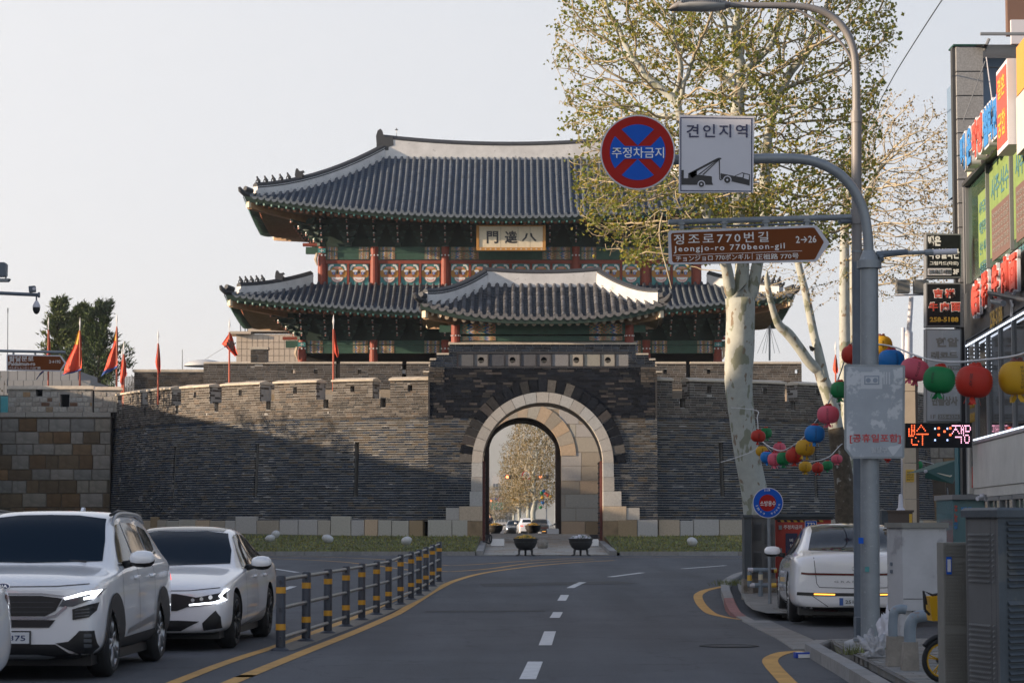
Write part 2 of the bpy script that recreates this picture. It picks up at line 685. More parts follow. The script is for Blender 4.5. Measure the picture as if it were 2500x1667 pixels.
kerb('grass_kerb',[(x,88.0+.0009*(x+1)**2,zg(88))for x in xs],.15,w=.2,step=1.05)
kerb('grass_kerb',[(x,88.0+.0009*(x-3)**2,zg(88))for x in(3.9,8,12,16,20)],.15,w=.2,step=1.05)
# ------------------- masonry tools
def palette(base,n=10,a=.35,warm=.12,odd=()):
 r=random.Random(hash(base)&255)
 out=[]
 for i in range(n):
  v=1+r.uniform(-a,a)
  w=r.uniform(-warm,warm)
  out.append((base[0]*v*(1+w),base[1]*v,base[2]*v*(1-w)))
 return out+list(odd)
_UNIT={}
def unit_block(mat,tint,name='brick',bev=0.0):
 k=(mat,tint,name,bev)
 if k not in _UNIT:
  mb=MB().m(mat,tint)
  if bev:
   e=.5-bev
   vs=[(-.5,.5,-.5),(.5,.5,-.5),(.5,.5,.5),(-.5,.5,.5),(-.5,-.38,-.5),(.5,-.38,-.5),(.5,-.38,.5),(-.5,-.38,.5),(-e,-.5,-e),(e,-.5,-e),(e,-.5,e),(-e,-.5,e)]
   mb.add(vs,[(0,1,5,4),(1,2,6,5),(2,3,7,6),(3,0,4,7),(4,5,9,8),(5,6,10,9),(6,7,11,10),(7,4,8,11),(8,9,10,11)])
  else:
   mb.box((0,0,0),(1,1,1),back=False)
  _UNIT[k]=mb.mesh(name)
 return _UNIT[k]
def emit(root,specs,mat,pal,name='brick',rest='brickwork',maxn=300,key=None,bev=0.0):
 if key is not None:
  specs=sorted(specs,key=key)
 for Mx,sz,k in specs[:maxn]:
  me=unit_block(mat,pal[k],name,bev)
  link(name,me,root,mat=Mx@Matrix.Diagonal((*sz,1)))
 if len(specs)>maxn:
  mb=MB()
  for Mx,sz,k in specs[maxn:]:
   mb.m(mat,pal[k])
   R=Mx.to_3x3()
   mb.box(Mx.translation,sz,R,back=False)
  mb.build(rest,root,kind='stuff')
def minus(a,b,holes):
 iv=[(a,b)]
 for h0,h1 in holes:
  nx=[]
  for x,y in iv:
   if h1<=x or h0>=y:
    nx.append((x,y))
   else:
    if h0>x:
     nx.append((x,h0))
    if h1<y:
     nx.append((h1,y))
  iv=nx
 return iv
def course(specs,place,u0,u1,z,h,Lr,holes,npal,jl=.014,depth=.1,jitter=.006,off=0.0,weights=None):
 for a,b in minus(u0,u1,holes):
  u=a-random.uniform(0,Lr[0])*.6
  while u<b-.03:
   L=random.uniform(*Lr)
   s,e=max(u,a),min(u+L,b)
   u+=L+jl
   if e-s<.04:
    continue
   p,an=place((s+e)/2,z+h/2)
   R=Matrix.Rotation(an,4,'Z')
   o=random.uniform(-jitter,jitter)+off
   q=Vector(p)+R@Vector((0,depth/2-o,0))
   k=random.choices(range(npal),weights)[0]if weights else random.randrange(npal)
   specs.append((Matrix.Translation(q)@R,(e-s,depth,h),k))
def backing(mb,place,u0,u1,z0,z1,holes,ustep,mat,rec=.009):
 us=sorted({u0,u1,*[u0+(u1-u0)*i/max(1,int(abs(u1-u0)/ustep))for i in range(int(abs(u1-u0)/ustep)+1)],*[h[0]for h in holes if u0<h[0]<u1],*[h[1]for h in holes if u0<h[1]<u1]})
 zs=sorted({z0,z1,*[h[2]for h in holes if z0<h[2]<z1],*[h[3]for h in holes if z0<h[3]<z1]})
 def pt(u,z,d):
  p,an=place(u,z)
  return Vector(p)+Matrix.Rotation(an,3,'Z')@Vector((0,rec+d,0))
 for ua,ub in zip(us,us[1:]):
  for za,zb in zip(zs,zs[1:]):
   uc,zc=(ua+ub)/2,(za+zb)/2
   h=next((h for h in holes if h[0]<uc<h[1]and h[2]<zc<h[3]),None)
   if h is None:
    mb.m(mat)
    mb.poly([pt(ua,za,0),pt(ub,za,0),pt(ub,zb,0),pt(ua,zb,0)])
   else:
    d=h[4]
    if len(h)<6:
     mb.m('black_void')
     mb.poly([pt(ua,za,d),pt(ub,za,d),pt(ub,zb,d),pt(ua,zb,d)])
    mb.m(mat)
    if abs(ua-h[0])<1e-6:
     mb.poly([pt(ua,za,0),pt(ua,za,d),pt(ua,zb,d),pt(ua,zb,0)])
    if abs(ub-h[1])<1e-6:
     mb.poly([pt(ub,za,0),pt(ub,za,d),pt(ub,zb,d),pt(ub,zb,0)])
    if abs(za-h[2])<1e-6:
     mb.poly([pt(ua,za,0),pt(ub,za,0),pt(ub,za,d),pt(ua,za,d)])
    if abs(zb-h[3])<1e-6:
     mb.poly([pt(ua,zb,0),pt(ub,zb,0),pt(ub,zb,d),pt(ua,zb,d)])
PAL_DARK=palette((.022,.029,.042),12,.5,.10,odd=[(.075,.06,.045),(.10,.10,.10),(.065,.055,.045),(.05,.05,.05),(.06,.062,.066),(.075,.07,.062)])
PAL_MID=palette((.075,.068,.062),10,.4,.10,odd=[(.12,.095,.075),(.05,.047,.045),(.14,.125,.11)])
PAL_BLACK=palette((.013,.016,.023),8,.45,.06,odd=[(.06,.055,.055),(.035,.035,.036)])
PAL_GRAN=palette((.36,.35,.335),8,.14,.05)
PAL_BEIGE=palette((.38,.32,.25),9,.2,.12,odd=[(.30,.22,.13),(.40,.385,.37)])
PAL_BROWN=palette((.27,.20,.13),10,.32,.18,odd=[(.36,.35,.33),(.10,.075,.055),(.33,.31,.28)])
# ------------------- the barbican: half round brick wall with an arched gate
XC,YC,R0=.5,120.8,20.8
CX,HW,FY=1.27,4.75,100.2
ZB,ZS,ZE,ZT=1.6,5.85,6.72,7.46
def Rz(z):
 return R0-.055*(min(z,ZS)-.8)
def plc(u,z):
 th=u/R0
 r=Rz(z)
 return(XC+r*sin(th),YC-r*cos(th),z),th
def plf(u,z):
 return(u,FY,z),0.0
UL=R0*math.asin((CX-HW-XC)/R0)
UR=R0*math.asin((CX+HW-XC)/R0)
def px_to_u(px):
 b=math.atan((px-1250)/FPX)
 dx,dy=sin(b),cos(b)
 B=-(dx*XC+dy*YC)
 Cc=XC*XC+YC*YC-(R0-.3)**2
 disc=B*B-Cc
 t=-B-sqrt(max(disc,0))
 return R0*atan2(t*dx-XC,YC-t*dy)
barb=thing('barbican_wall','dark brick half round fortress wall with battlements around the arched gate','fortress wall',(XC,FY,.6))
gapsL=[px_to_u(p)for p in(931,792,652,526,430,352,292,256)]
pitch=2.62
gaps=[g for g in gapsL]
while gaps[-1]>-31:
 gaps.append(gaps[-1]-pitch)
gaps+=[-g+.66 for g in list(gaps)]
GAPW=.80
gaps.sort()
slots=[px_to_u(p)for p in(302,432,631,873,1758,1985,2255)]
holes=[]
for u in slots:
 holes.append((u-.105,u+.105,2.62,4.92,.7))
for g in gaps:
 holes.append((g-.05,g+.2,6.34,ZE,.6))
segs=[(-35.0,UL),(UR,35.0)]
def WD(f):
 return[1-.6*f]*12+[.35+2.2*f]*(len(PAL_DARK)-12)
back=MB()
spD,spM=[],[]
for a,b in segs:
 hs=[h for h in holes if a<h[0]<b]
 backing(back,plc,a,b,ZB,ZS,hs,.8,'mortar')
 backing(back,plc,a,b,ZS,ZE,hs,.8,'mortar')
 nr=42
 for i in range(nr):
  z=lerp(ZB,ZS,i/nr)+.012
  hz=[(h[0],h[1])for h in hs if h[2]<z+.05<h[3]]
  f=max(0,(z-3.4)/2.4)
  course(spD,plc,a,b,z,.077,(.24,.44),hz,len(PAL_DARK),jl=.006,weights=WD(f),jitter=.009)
 for i in range(8):
  z=lerp(ZS+.07,ZE,i/8)+.004
  hz=[(h[0],h[1])for h in hs if h[2]<z+.05<h[3]]
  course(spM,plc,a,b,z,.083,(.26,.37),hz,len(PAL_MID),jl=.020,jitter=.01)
mb=MB().m('brick',(.055,.055,.058))
for a,b in segs:
 n=int((b-a)/.6)
 for i in range(n):
  u0,u1=lerp(a,b,i/n),lerp(a,b,(i+1)/n)-.01
  p,an=plc((u0+u1)/2,ZS)
  R=Matrix.Rotation(an,3,'Z')
  mb.ct=random.choice(PAL_DARK)
  mb.box(Vector(p)+R@Vector((0,.108,.035)),(u1-u0,.24,.06),R)
mb.build('string_course',barb)
merlons=[]
ed=[-35]+gaps+[35]
for g0,g1 in zip(ed,ed[1:]):
 a,b=g0+GAPW/2,g1-GAPW/2
 if a<UL<b or a>UL and a<UR:
  if a<UL-.3:
   merlons.append((a,UL))
  if b>UR+.3 and a<UR<b:
   merlons.append((UR,b))
  continue
 if a<UR<b:
  merlons.append((UR,b))
  continue
 if b-a>.5:
  merlons.append((a,b))
TH=.78
cop=[]
for a,b in merlons:
 c=(a+b)/2
 hs=[(c-.10,c+.10,7.0,7.3,.5)]if b-a>1.3 else[]
 backing(back,plc,a,b,ZE,ZT,hs,.8,'mortar')
 back.m('mortar')
 for u in(a,b):
  p0,an=plc(u,ZE)
  R=Matrix.Rotation(an,3,'Z')
  q=[Vector(p0)+R@Vector((0,d,z-ZE))for d,z in((.016,ZE),(TH,ZE),(TH,ZT),(.016,ZT))]
  back.poly(q)
 pa,aa=plc(a,ZE)
 pb,ab=plc(b,ZE)
 qa,qb=[Vector(p)+Matrix.Rotation(an,3,'Z')@Vector((0,TH,0))for p,an in((pa,aa),(pb,ab))]
 back.poly([qa,qb,qb+Vector((0,0,ZT-ZE)),qa+Vector((0,0,ZT-ZE))])
 for k in range(7):
  z=lerp(ZE,ZT,k/7)+.006
  hz=[(h[0],h[1])for h in hs if h[2]<z+.05<h[3]]
  course(spM,plc,a,b,z,.083,(.26,.37),hz,len(PAL_MID),jl=.020,jitter=.01)
  for u,sg in((a,1),(b,-1)):
   p0,an=plc(u,z)
   R=Matrix.Rotation(an,4,'Z')
   def pls(t,zz,R=R,p0=p0,sg=sg,an=an):
    q=Vector(p0)+R@Vector((0,t,0))
    return(q.x,q.y,zz),an+(-pi/2 if sg>0 else pi/2)
   course(spM,pls,.02,TH,z,.086,(.28,.36),[],len(PAL_DARK[:10]),jl=.018)
 cop.append((a,b))
back.m('mortar')
for a,b in segs:
 n=int((b-a)/.8)
 for i in range(n):
  u0,u1=lerp(a,b,i/n),lerp(a,b,(i+1)/n)
  ps=[]
  for u in(u0,u1):
   p,an=plc(u,ZE)
   R=Matrix.Rotation(an,3,'Z')
   ps.append([Vector(p)+R@Vector((0,d,z))for d,z in((0,0),(TH,0),(TH,-.9),(3.2,-.9),(3.2,-6.0))])
  for k in range(4):
   back.m('mortar' if k<2 else('paving_plain' if k==2 and 'paving_plain' in MATS else 'mortar'))
   back.poly([ps[0][k],ps[1][k],ps[1][k+1],ps[0][k+1]])
copn=0
for a,b in cop:
 n=max(1,round((b-a)/.62))
 for i in range(n):
  u0,u1=lerp(a-.05,b+.05,i/n)+.004,lerp(a-.05,b+.05,(i+1)/n)-.004
  p,an=plc((u0+u1)/2,ZT)
  R=Matrix.Rotation(an,3,'Z')
  w=(u1-u0)/2
  mb=MB().m('coping_stone')
  f=lambda d,z,s:Vector(p)+R@Vector((s,d,z-ZT))
  pr=[(-.07,ZT),(TH+.06,ZT),(TH+.06,ZT+.07),(TH/2,ZT+.17+random.uniform(-.01,.01)),(-.07,ZT+.075)]
  mb.prism(pr,-w,w,f)
  mb.build('coping_slab',barb)
# ---- the flat middle part with the arch
AZ,AR=4.0,2.5
def xr_at(z):
 for zz,x in((7.37,CX-HW),(7.72,CX-HW),(8.0,CX-HW+.05),(8.26,-3.40),(8.48,-3.13),(9.0,-2.59)):
  if z<zz:
   return x,2*CX-x
 return-2.59,2*CX+2.59
def ringspan(z,r):
 if z<AZ:
  return(CX-r,CX+r)if z<AZ else None
 d=r*r-(z-AZ)**2
 return(CX-sqrt(d),CX+sqrt(d))if d>0 else None
spB=[]
z=ZB+.012
while z<8.92:
 lo=z
 x0,x1=xr_at(z+.05)
 hz=[]
 sp=ringspan(z+.05,3.30 if z>AZ else 2.9)
 if sp:
  hz.append(sp)
 if 7.93<z+.05<8.60:
  hz.append((-2.29,4.83))
 upper=z>ZS-.05
 if z+.05<7.37 and upper:
  course(spB,plf,x0+.07,x1-.07,z,.086,(.28,.40),hz,len(PAL_BLACK),jl=.008,off=.0)
 elif upper and z+.05<7.93:
  course(spB,plf,-2.8,5.34,z,.086,(.28,.40),hz,len(PAL_BLACK),jl=.008)
  course(spM,plf,x0,-2.81,z,.086,(.28,.34),[],10,jl=.018,off=.02)
  course(spM,plf,5.35,x1,z,.086,(.28,.34),[],10,jl=.018,off=.02)
 elif upper:
  course(spD,plf,x0,x1,z,.086,(.30,.38),hz,10,jl=.018,off=.02)
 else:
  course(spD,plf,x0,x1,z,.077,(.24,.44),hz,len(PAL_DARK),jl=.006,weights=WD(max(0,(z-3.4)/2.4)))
 z+=.1015 if not upper else .1055
pts=[]
for zz in[ZB-.9]+[ZB+i*.1 for i in range(0,75)]:
 if zz>8.92:
  break
 x0,x1=xr_at(zz+.02)
 z1=zz+.1 if zz>=ZB else ZB
 sp=ringspan(zz+.05,2.7)if zz<AZ+2.7 else None
 dark=ZS-.05<zz<7.9
 back.m('mortar_dark' if dark else 'mortar')
 for a,b in minus(x0,x1,([sp]if sp else[])+([(-2.29,4.83)]if 7.95<zz+.05<8.6 else[])):
  back.poly([(a,FY+.016,zz),(b,FY+.016,zz),(b,FY+.016,z1),(a,FY+.016,z1)])
back.m('mortar')
for x in(CX-HW,CX+HW):
 back.poly([(x,FY+.016,.6),(x,FY+1.0,.6),(x,FY+1.0,7.7),(x,FY+.016,7.7)])
prevz=7.3
for zz,x in((7.72,CX-HW),(8.0,CX-HW+.05),(8.26,-3.40),(8.48,-3.13),(8.92,-2.59)):
 back.m('mortar')
 back.bb(x,-2.3,FY+.02,FY+.9,prevz,zz)
 back.bb(4.84,2*CX-x,FY+.02,FY+.9,prevz,zz)
 back.bb(x,2*CX-x,FY+.45,FY+.92,prevz-.6,zz-.01)
 prevz=zz
back.build('mortar_core',barb)
mb=MB().m('brick',(.05,.05,.052))
for x in(CX-HW+.035,CX+HW-.035):
 mb.bb(x-.035,x+.035,FY-.03,FY+.1,ZS,7.37)
mb.build('panel_trim',barb)
cl=[(-2.62,-2.45,0)]
n=9
for i in range(n):
 x0,x1=lerp(-2.65,2*CX+2.65,i/n)+.004,lerp(-2.65,2*CX+2.65,(i+1)/n)-.004
 mb=MB().m('coping_stone')
 mb.prism([(FY-.08,8.91),(FY+.95,8.91),(FY+.95,8.98),(FY+.45,9.06),(FY-.08,8.97)],x0,x1,lambda a,b,d:(d,a,b))
 mb.build('coping_slab',barb)
for zz,xa,xb in((8.48,-3.13,-2.62),(8.26,-3.42,-3.16),(8.0,-3.46,-3.41),(7.74,-3.7,-3.44)):
 for s in(0,1):
  a,b=(xa,xb)if not s else(2*CX-xb,2*CX-xa)
  mb=MB().m('coping_stone')
  mb.prism([(FY-.07,zz),(FY+.9,zz),(FY+.9,zz+.06),(FY+.4,zz+.11),(FY-.07,zz+.06)],a,b,lambda p,q,d:(d,p,q))
  mb.build('coping_slab',barb)
edges=[395,525,645,655+125,908,1040,1165,1310,1430,1570,1690,1822]
PALT=[(.10,.105,.115),(.17,.165,.165),(.06,.065,.08),(.15,.145,.15),(.085,.088,.10),(.11,.105,.11),(.20,.20,.21),(.33,.30,.26),(.27,.26,.23),(.32,.30,.265),(.22,.215,.215)]
for i in range(11):
 x0=(1000+edges[i]/3.36-1250)/59+.03
 x1=(1000+edges[i+1]/3.36-1250)/59-.03
 z0,z1=8.02,8.52
 xc,zc=(x0+x1)/2,(z0+z1)/2
 mb=MB().m('granite',PALT[i])
 y=FY+.01
 if i%2==1 and i<10:
  r,n=.125,16
  sq=[]
  ci=[]
  for k in range(n):
   an=2*pi*k/n+pi/4
   cx_,cz_=cos(an),sin(an)
   m_=max(abs(cx_),abs(cz_))
   sq.append((xc+cx_/m_*(x1-x0)/2,y,zc+cz_/m_*(z1-z0)/2))
   ci.append((xc+cx_*r,y,zc+cz_*r))
  cb=[(p[0],y+.3,p[2])for p in ci]
  for k in range(n):
   k2=(k+1)%n
   mb.add([sq[k],sq[k2],ci[k2],ci[k]],[(0,1,2,3)])
   mb.add([ci[k],ci[k2],cb[k2],cb[k]],[(0,1,2,3)])
  mb.m('black_void')
  mb.poly(cb)
  mb.m('coping_stone')
  mb.bb(xc-.1,xc+.1,y+.22,y+.28,zc-.07,zc+.0)
 else:
  mb.box((xc,y+.05,zc),(x1-x0,.1,z1-z0))
 mb.build('square_tile',barb)
mb=MB().m('brick',(.05,.052,.06))
mb.bb(-2.29,4.83,FY-.035,FY+.06,8.535,8.6)
mb.bb(-2.29,4.83,FY-.035,FY+.06,7.93,8.0)
for i in range(12):
 x=(1000+edges[i]/3.36-1250)/59
 mb.bb(x-.022,x+.022,FY-.02,FY+.06,8.0,8.535)
mb.build('tile_frame',barb)
def dkey(s):
 t=s[0].translation
 th=abs(t.x-CX)
 return th*.8+max(0,2.2-t.z)*.5+(5 if t.z>7.4 else 0)
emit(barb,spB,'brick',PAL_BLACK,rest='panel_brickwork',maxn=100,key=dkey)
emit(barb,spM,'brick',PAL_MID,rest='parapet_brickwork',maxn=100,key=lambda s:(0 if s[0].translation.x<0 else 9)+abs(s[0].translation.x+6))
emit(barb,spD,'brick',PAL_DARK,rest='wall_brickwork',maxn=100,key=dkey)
pl=[]
for a,b in[(-35,UL-.05),(UR+.05,35)]:
 u=a
 while u<b:
  L=random.choice((.75,.95,1.2,1.5,.6))
  e=min(u+L,b)
  p,an=plc((u+e)/2,1.0)
  R=Matrix.Rotation(an,4,'Z')
  hh=random.uniform(1.20,1.25)if random.random()>.1 else 1.38
  q=Vector(p)+R@Vector((0,.12,0))
  q.z=.42+hh/2
  if e-u>.2:
   pl.append((Matrix.Translation(q)@R,(e-u-.02,.4,hh),random.randrange(len(PAL_BEIGE))))
  u=e
for a,b in((CX-HW,CX-3.75),(CX-3.75,CX-3.1),(CX+3.1,CX+3.9),(CX+3.9,CX+HW)):
 pl.append((Matrix.Translation(((a+b)/2,FY+.1,1.03)),(b-a-.015,.4,1.24),random.randrange(len(PAL_BEIGE))))
emit(barb,pl,'granite',PAL_BEIGE,name='plinth_stone',rest='plinth_stones',key=lambda s:abs(s[0].translation.x),bev=.012)
def sector(mb,c,r0,r1,a0,a1,y0,y1,n=3):
 poly=[(c[0]+r1*cos(lerp(a0,a1,i/n)),c[1]+r1*sin(lerp(a0,a1,i/n)))for i in range(n+1)]
 poly+=[(c[0]+r0*cos(lerp(a1,a0,i/n)),c[1]+r0*sin(lerp(a1,a0,i/n)))for i in range(n+1)]
 mb.prism(poly,y0,y1)
n=17
for i in range(n):
 mb=MB().m('granite',random.choice(PAL_GRAN))
 sector(mb,(CX,AZ),AR,AR+.43,pi*i/n+.003,pi*(i+1)/n-.003,FY-.07,FY+.75)
 mb.build('arch_stone',barb)
n=27
for i in range(n):
 mb=MB().m('brick',random.choice(PAL_BLACK+[(.10,.095,.09)]))
 o=random.uniform(-.012,.012)
 sector(mb,(CX,AZ),AR+.445,AR+.95,pi*i/n+.006,pi*(i+1)/n-.006,FY-.05+o,FY+.3,2)
 mb.build('arch_brick',barb)
for s in(-1,1):
 for z0,z1,w,k in((3.42,4.0,.44,0),(2.84,3.41,.46,1),(2.22,2.83,.52,2),(1.62,2.21,.95,3),(1.62-1.1,1.61,.72,5)):
  if s>0 and k==2:
   w=.75
  mb=MB().m('granite' if k<5 else 'stone_brown',PAL_GRAN[k%8]if k<3 else(PAL_BEIGE[k]if k<5 else(.24,.17,.10)))
  mb.bb(CX+s*AR,CX+s*(AR+w),FY-.07-.004*k,FY+.75,z0,z1)
  mb.build('jamb_stone',barb)
 mb=MB().m('granite',PAL_GRAN[3])
 mb.bb(CX+s*(AR+.96),CX+s*(AR+1.5),FY-.06,FY+.3,1.66,2.15)
 mb.build('jamb_stone',barb)
tun=MB()
def vault(mb,cx,az,r,zb,y0,y1,n=20,f=True):
 prof=[(cx-r,zb)]+[(cx-r*cos(pi*i/n),az+r*sin(pi*i/n))for i in range(n+1)]+[(cx+r,zb)]
 for a,b in zip(prof,prof[1:]):
  mb.poly([(a[0],y0,a[1]),(a[0],y1,a[1]),(b[0],y1,b[1]),(b[0],y0,b[1])])
def arch_face(mb,cx,az,r,zb,y,x0,x1,zt,n=20):
 prof=[(cx-r,zb)]+[(cx-r*cos(pi*i/n),az+r*sin(pi*i/n))for i in range(n+1)]+[(cx+r,zb)]
 out=[]
 for x,z in prof:
  if z<=az+1e-6:
   out.append((x0 if x<cx else x1,z))
  else:
   out.append((lerp(x0,x1,(x-(cx-r))/(2*r)),zt))
 for i in range(len(prof)-1):
  a,b,c,d=prof[i],prof[i+1],out[i+1],out[i]
  mb.poly([(p[0],y,p[1])for p in(a,b,c,d)])
tun.m('plank_and_shade')
vault(tun,CX,AZ+.05,AR+.34,.5,FY+.75,FY+1.6)
tun.m('granite',(.33,.28,.22))
arch_face(tun,CX,AZ,AR+.02,.5,FY+1.6,CX-3.4,CX+3.4,6.9)
vault(tun,CX,AZ,AR+.02,.5,FY+1.6,FY+3.6)
arch_face(tun,CX,AZ,AR+.02,.5,FY+3.6,CX-7,CX+7,7.2)
tun.build('arch_passage',barb)
for s in(-1,1):
 x=CX+s*(AR-.05)
 mb=MB().m('door_red')
 mb.bb(x-.05,x+.05,FY+.78,FY+2.95,.72,4.1)
 d=mb.build('door_leaf',barb)
 mb=MB().m('dark_tile')
 for zz in[.9+.42*i for i in range(8)]:
  mb.bb(x-s*.05,x-s*.07,FY+.80,FY+2.93,zz,zz+.05)
  for yy in[FY+.9+.28*j for j in range(8)]:
   mb.box((x-s*.07,yy,zz+.2),(.03,.05,.05))
 mb.build('iron_strap',d)
# ------------------- gate tower: stone base, two storey pavilion
PX,PY=-.10,121.6
gate=thing('gate_wall','stone base of the old town gate behind the barbican with low brick parapet','gate base',(PX,115,.98))
BX,BA,BZ=.5,1.82,4.72
spS=[]
z=.98
row=0
while z<7.4:
 h=random.uniform(.62,.72)
 x=-14.7
 while x<13.8:
  L=random.uniform(1.1,1.9)
  e=min(x+L,13.8)
  sp=None
  zc=z+h/2
  r=BA+.72
  if zc<BZ:
   sp=(BX-BA-.01,BX+BA+.01)
  elif(zc-BZ)<r:
   d=sqrt(r*r-(zc-BZ)**2)
   sp=(BX-d,BX+d)
  for a,b in minus(x,e,[sp]if sp else[]):
   if b-a>.1:
    spS.append((Matrix.Translation(((a+b)/2,115.15,zc)),(b-a-.012,.3,h-.012),random.randrange(len(PAL_BEIGE))))
  x=e
 z+=h
emit(gate,spS,'granite',PAL_BEIGE,name='ashlar_stone',rest='ashlar_stones',maxn=300,key=lambda s:abs(s[0].translation.x-2.5)+(0 if s[0].translation.z<7 else 1),bev=.008)
n=13
for i in range(n):
 mb=MB().m('granite',random.choice(PAL_BEIGE[:9]))
 sector(mb,(BX,BZ),BA,BA+.72,pi*i/n+.003,pi*(i+1)/n-.003,114.97,115.4)
 mb.build('arch_stone',gate)
mb=MB().m('granite',(.34,.28,.21))
arch_face(mb,BX,BZ,BA+.01,.5,115.02,-14.7,13.8,8.3)
mb.m('plank_and_shade')  # dark wood tone on the vault, its inner shade put into the colour
vault(mb,BX,BZ,BA+.02,.5,115.0,116.2)
arch_face(mb,BX,BZ+.1,BA-.2,.5,116.2,-5,5,8)
vault(mb,BX,BZ+.1,BA+.35,.5,116.2,127.0)
mb.m('granite',(.30,.26,.2))
arch_face(mb,BX,BZ+.1,BA+.1,.5,127.0,-14.7,13.8,8.3)
mb.bb(-14.7,-14.6,115.05,127,.5,8.3)
mb.bb(13.7,13.8,115.05,127,.5,8.3)
mb.m('paving_grey')
mb.poly([(-14.7,115,8.3),(13.8,115,8.3),(13.8,127,8.3),(-14.7,127,8.3)])
mb.build('base_core',gate)
for s in(-1,1):
 x=BX+s*(BA-.16)
 mb=MB().m('door_red')
 mb.bb(x-.05,x+.05,116.3,118.4,1.0,5.6)
 d=mb.build('door_leaf',gate)
spP=[]
bk=MB()
PYF=114.98
hol=[]
for px in(720,773,920,876+4,985+2,1045):
 pass
for px in(717,771,878,986,1043,1600+24,1730,1945):
 x=P(px,900,PYF).x
 hol.append((x-.085,x+.085,8.62,8.83,.5,1))
for px in(825,987+0,1680):
 x=P(px,900,PYF).x
 hol.append((x-.1,x+.1,8.35,9.3,.5,1))
topx=[(-14.7,-14.2,9.35),(-14.2,13.8,9.18)]
def plp(u,z):
 return(u,PYF,z),0.0
backing(bk,plp,-14.7,13.8,7.9,9.1,hol,40,'mortar')
for(a,b)in minus(-14.7,13.8,[(h[0],h[1])for h in hol if h[3]>9.2]):
 bk.m('mortar')
 hs=[h for h in hol if a<h[0]<b]
 xs_=a
 for h in sorted(hs):
  bk.bb(xs_,h[0],PYF+.04,PYF+.5,8.3,9.1)
  bk.bb(h[0],h[1],PYF+.04,PYF+.5,8.3,8.62)
  bk.bb(h[0],h[1],PYF+.04,PYF+.5,8.83,9.1)
  xs_=h[1]
 bk.bb(xs_,b,PYF+.04,PYF+.5,8.3,9.1)
 n=max(1,round((b-a)/1.4))
 for i in range(n):
  x0,x1=lerp(a,b,i/n)+.003,lerp(a,b,(i+1)/n)-.003
  mb=MB().m('coping_stone')
  mb.prism([(PYF-.06,9.09),(PYF+.56,9.09),(PYF+.56,9.14),(PYF+.25,9.21),(PYF-.06,9.14)],x0,x1,lambda p,q,d:(d,p,q))
  mb.build('coping_slab',gate)
z=7.9
while z<9.06:
 course(spP,plp,-14.7,13.8,z,.088,(.32,.38),[(h[0],h[1])for h in hol if h[2]<z+.05<h[3]],10,jl=.018)
 z+=.108
xp0,xp1=P(612,860,PYF).x,P(652,860,PYF).x
bk.m('mortar').bb(xp0,xp1,PYF+.0,PYF+.6,8.9,9.78)
bk.m('coping_stone').bb(xp0-.06,xp1+.06,PYF-.08,PYF+.66,9.78,9.9)
z=9.1
while z<9.7:
 course(spP,plp,xp0,xp1,z,.088,(.32,.38),[],10,jl=.018,off=.02)
 z+=.108
bk.build('parapet_core',gate)
emit(gate,spP,'brick',PAL_MID,rest='parapet_brickwork',maxn=200,key=lambda s:abs(s[0].translation.x+8)+4*(9.1-s[0].translation.z))
wing=thing('wing_wall','low dark brick wing wall with a small arched doorway left of the gate','wall',(-17.5,117,.9))
spW=[]
bk=MB().m('mortar')
wx0,wx1=P(328,900,117).x,P(500,900,117).x
wz=P(400,908,117).z
dx0=P(392,950,117).x
def plw(u,z):
 return(u,116.98,z),0.0
bk.bb(wx0,wx1,117.0,117.8,.8,wz)
z=5.5
while z<wz-.1:
 r=1.0
 hz=[]
 zc=z+.05
 dz=zc-6.75
 if abs(dz)<.95 and dz>-3:
  ww=sqrt(max(0,.95**2-max(dz,0)**2))
  hz=[(dx0-ww,dx0+ww)]
 course(spW,plw,wx0,wx1,z,.088,(.3,.38),hz,10,jl=.016)
 z+=.106
emit(wing,spW,'brick',PAL_MID,rest='wall_brickwork',maxn=200,key=lambda s:-s[0].translation.z)
n=15
for i in range(n):
 mb=MB().m('brick',random.choice(PAL_MID))
 sector(mb,(dx0,6.75),.66,.95,pi*i/n+.012,pi*(i+1)/n-.012,116.95,117.2,1)
 mb.build('arch_brick',wing)
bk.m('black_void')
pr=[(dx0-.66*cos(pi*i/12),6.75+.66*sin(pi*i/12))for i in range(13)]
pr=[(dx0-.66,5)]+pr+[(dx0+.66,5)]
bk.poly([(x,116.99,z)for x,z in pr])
bk.m('coping_stone')
bk.bb(wx0-.08,wx1,116.9,117.9,wz,wz+.12)
bk.build('mortar_core',wing)
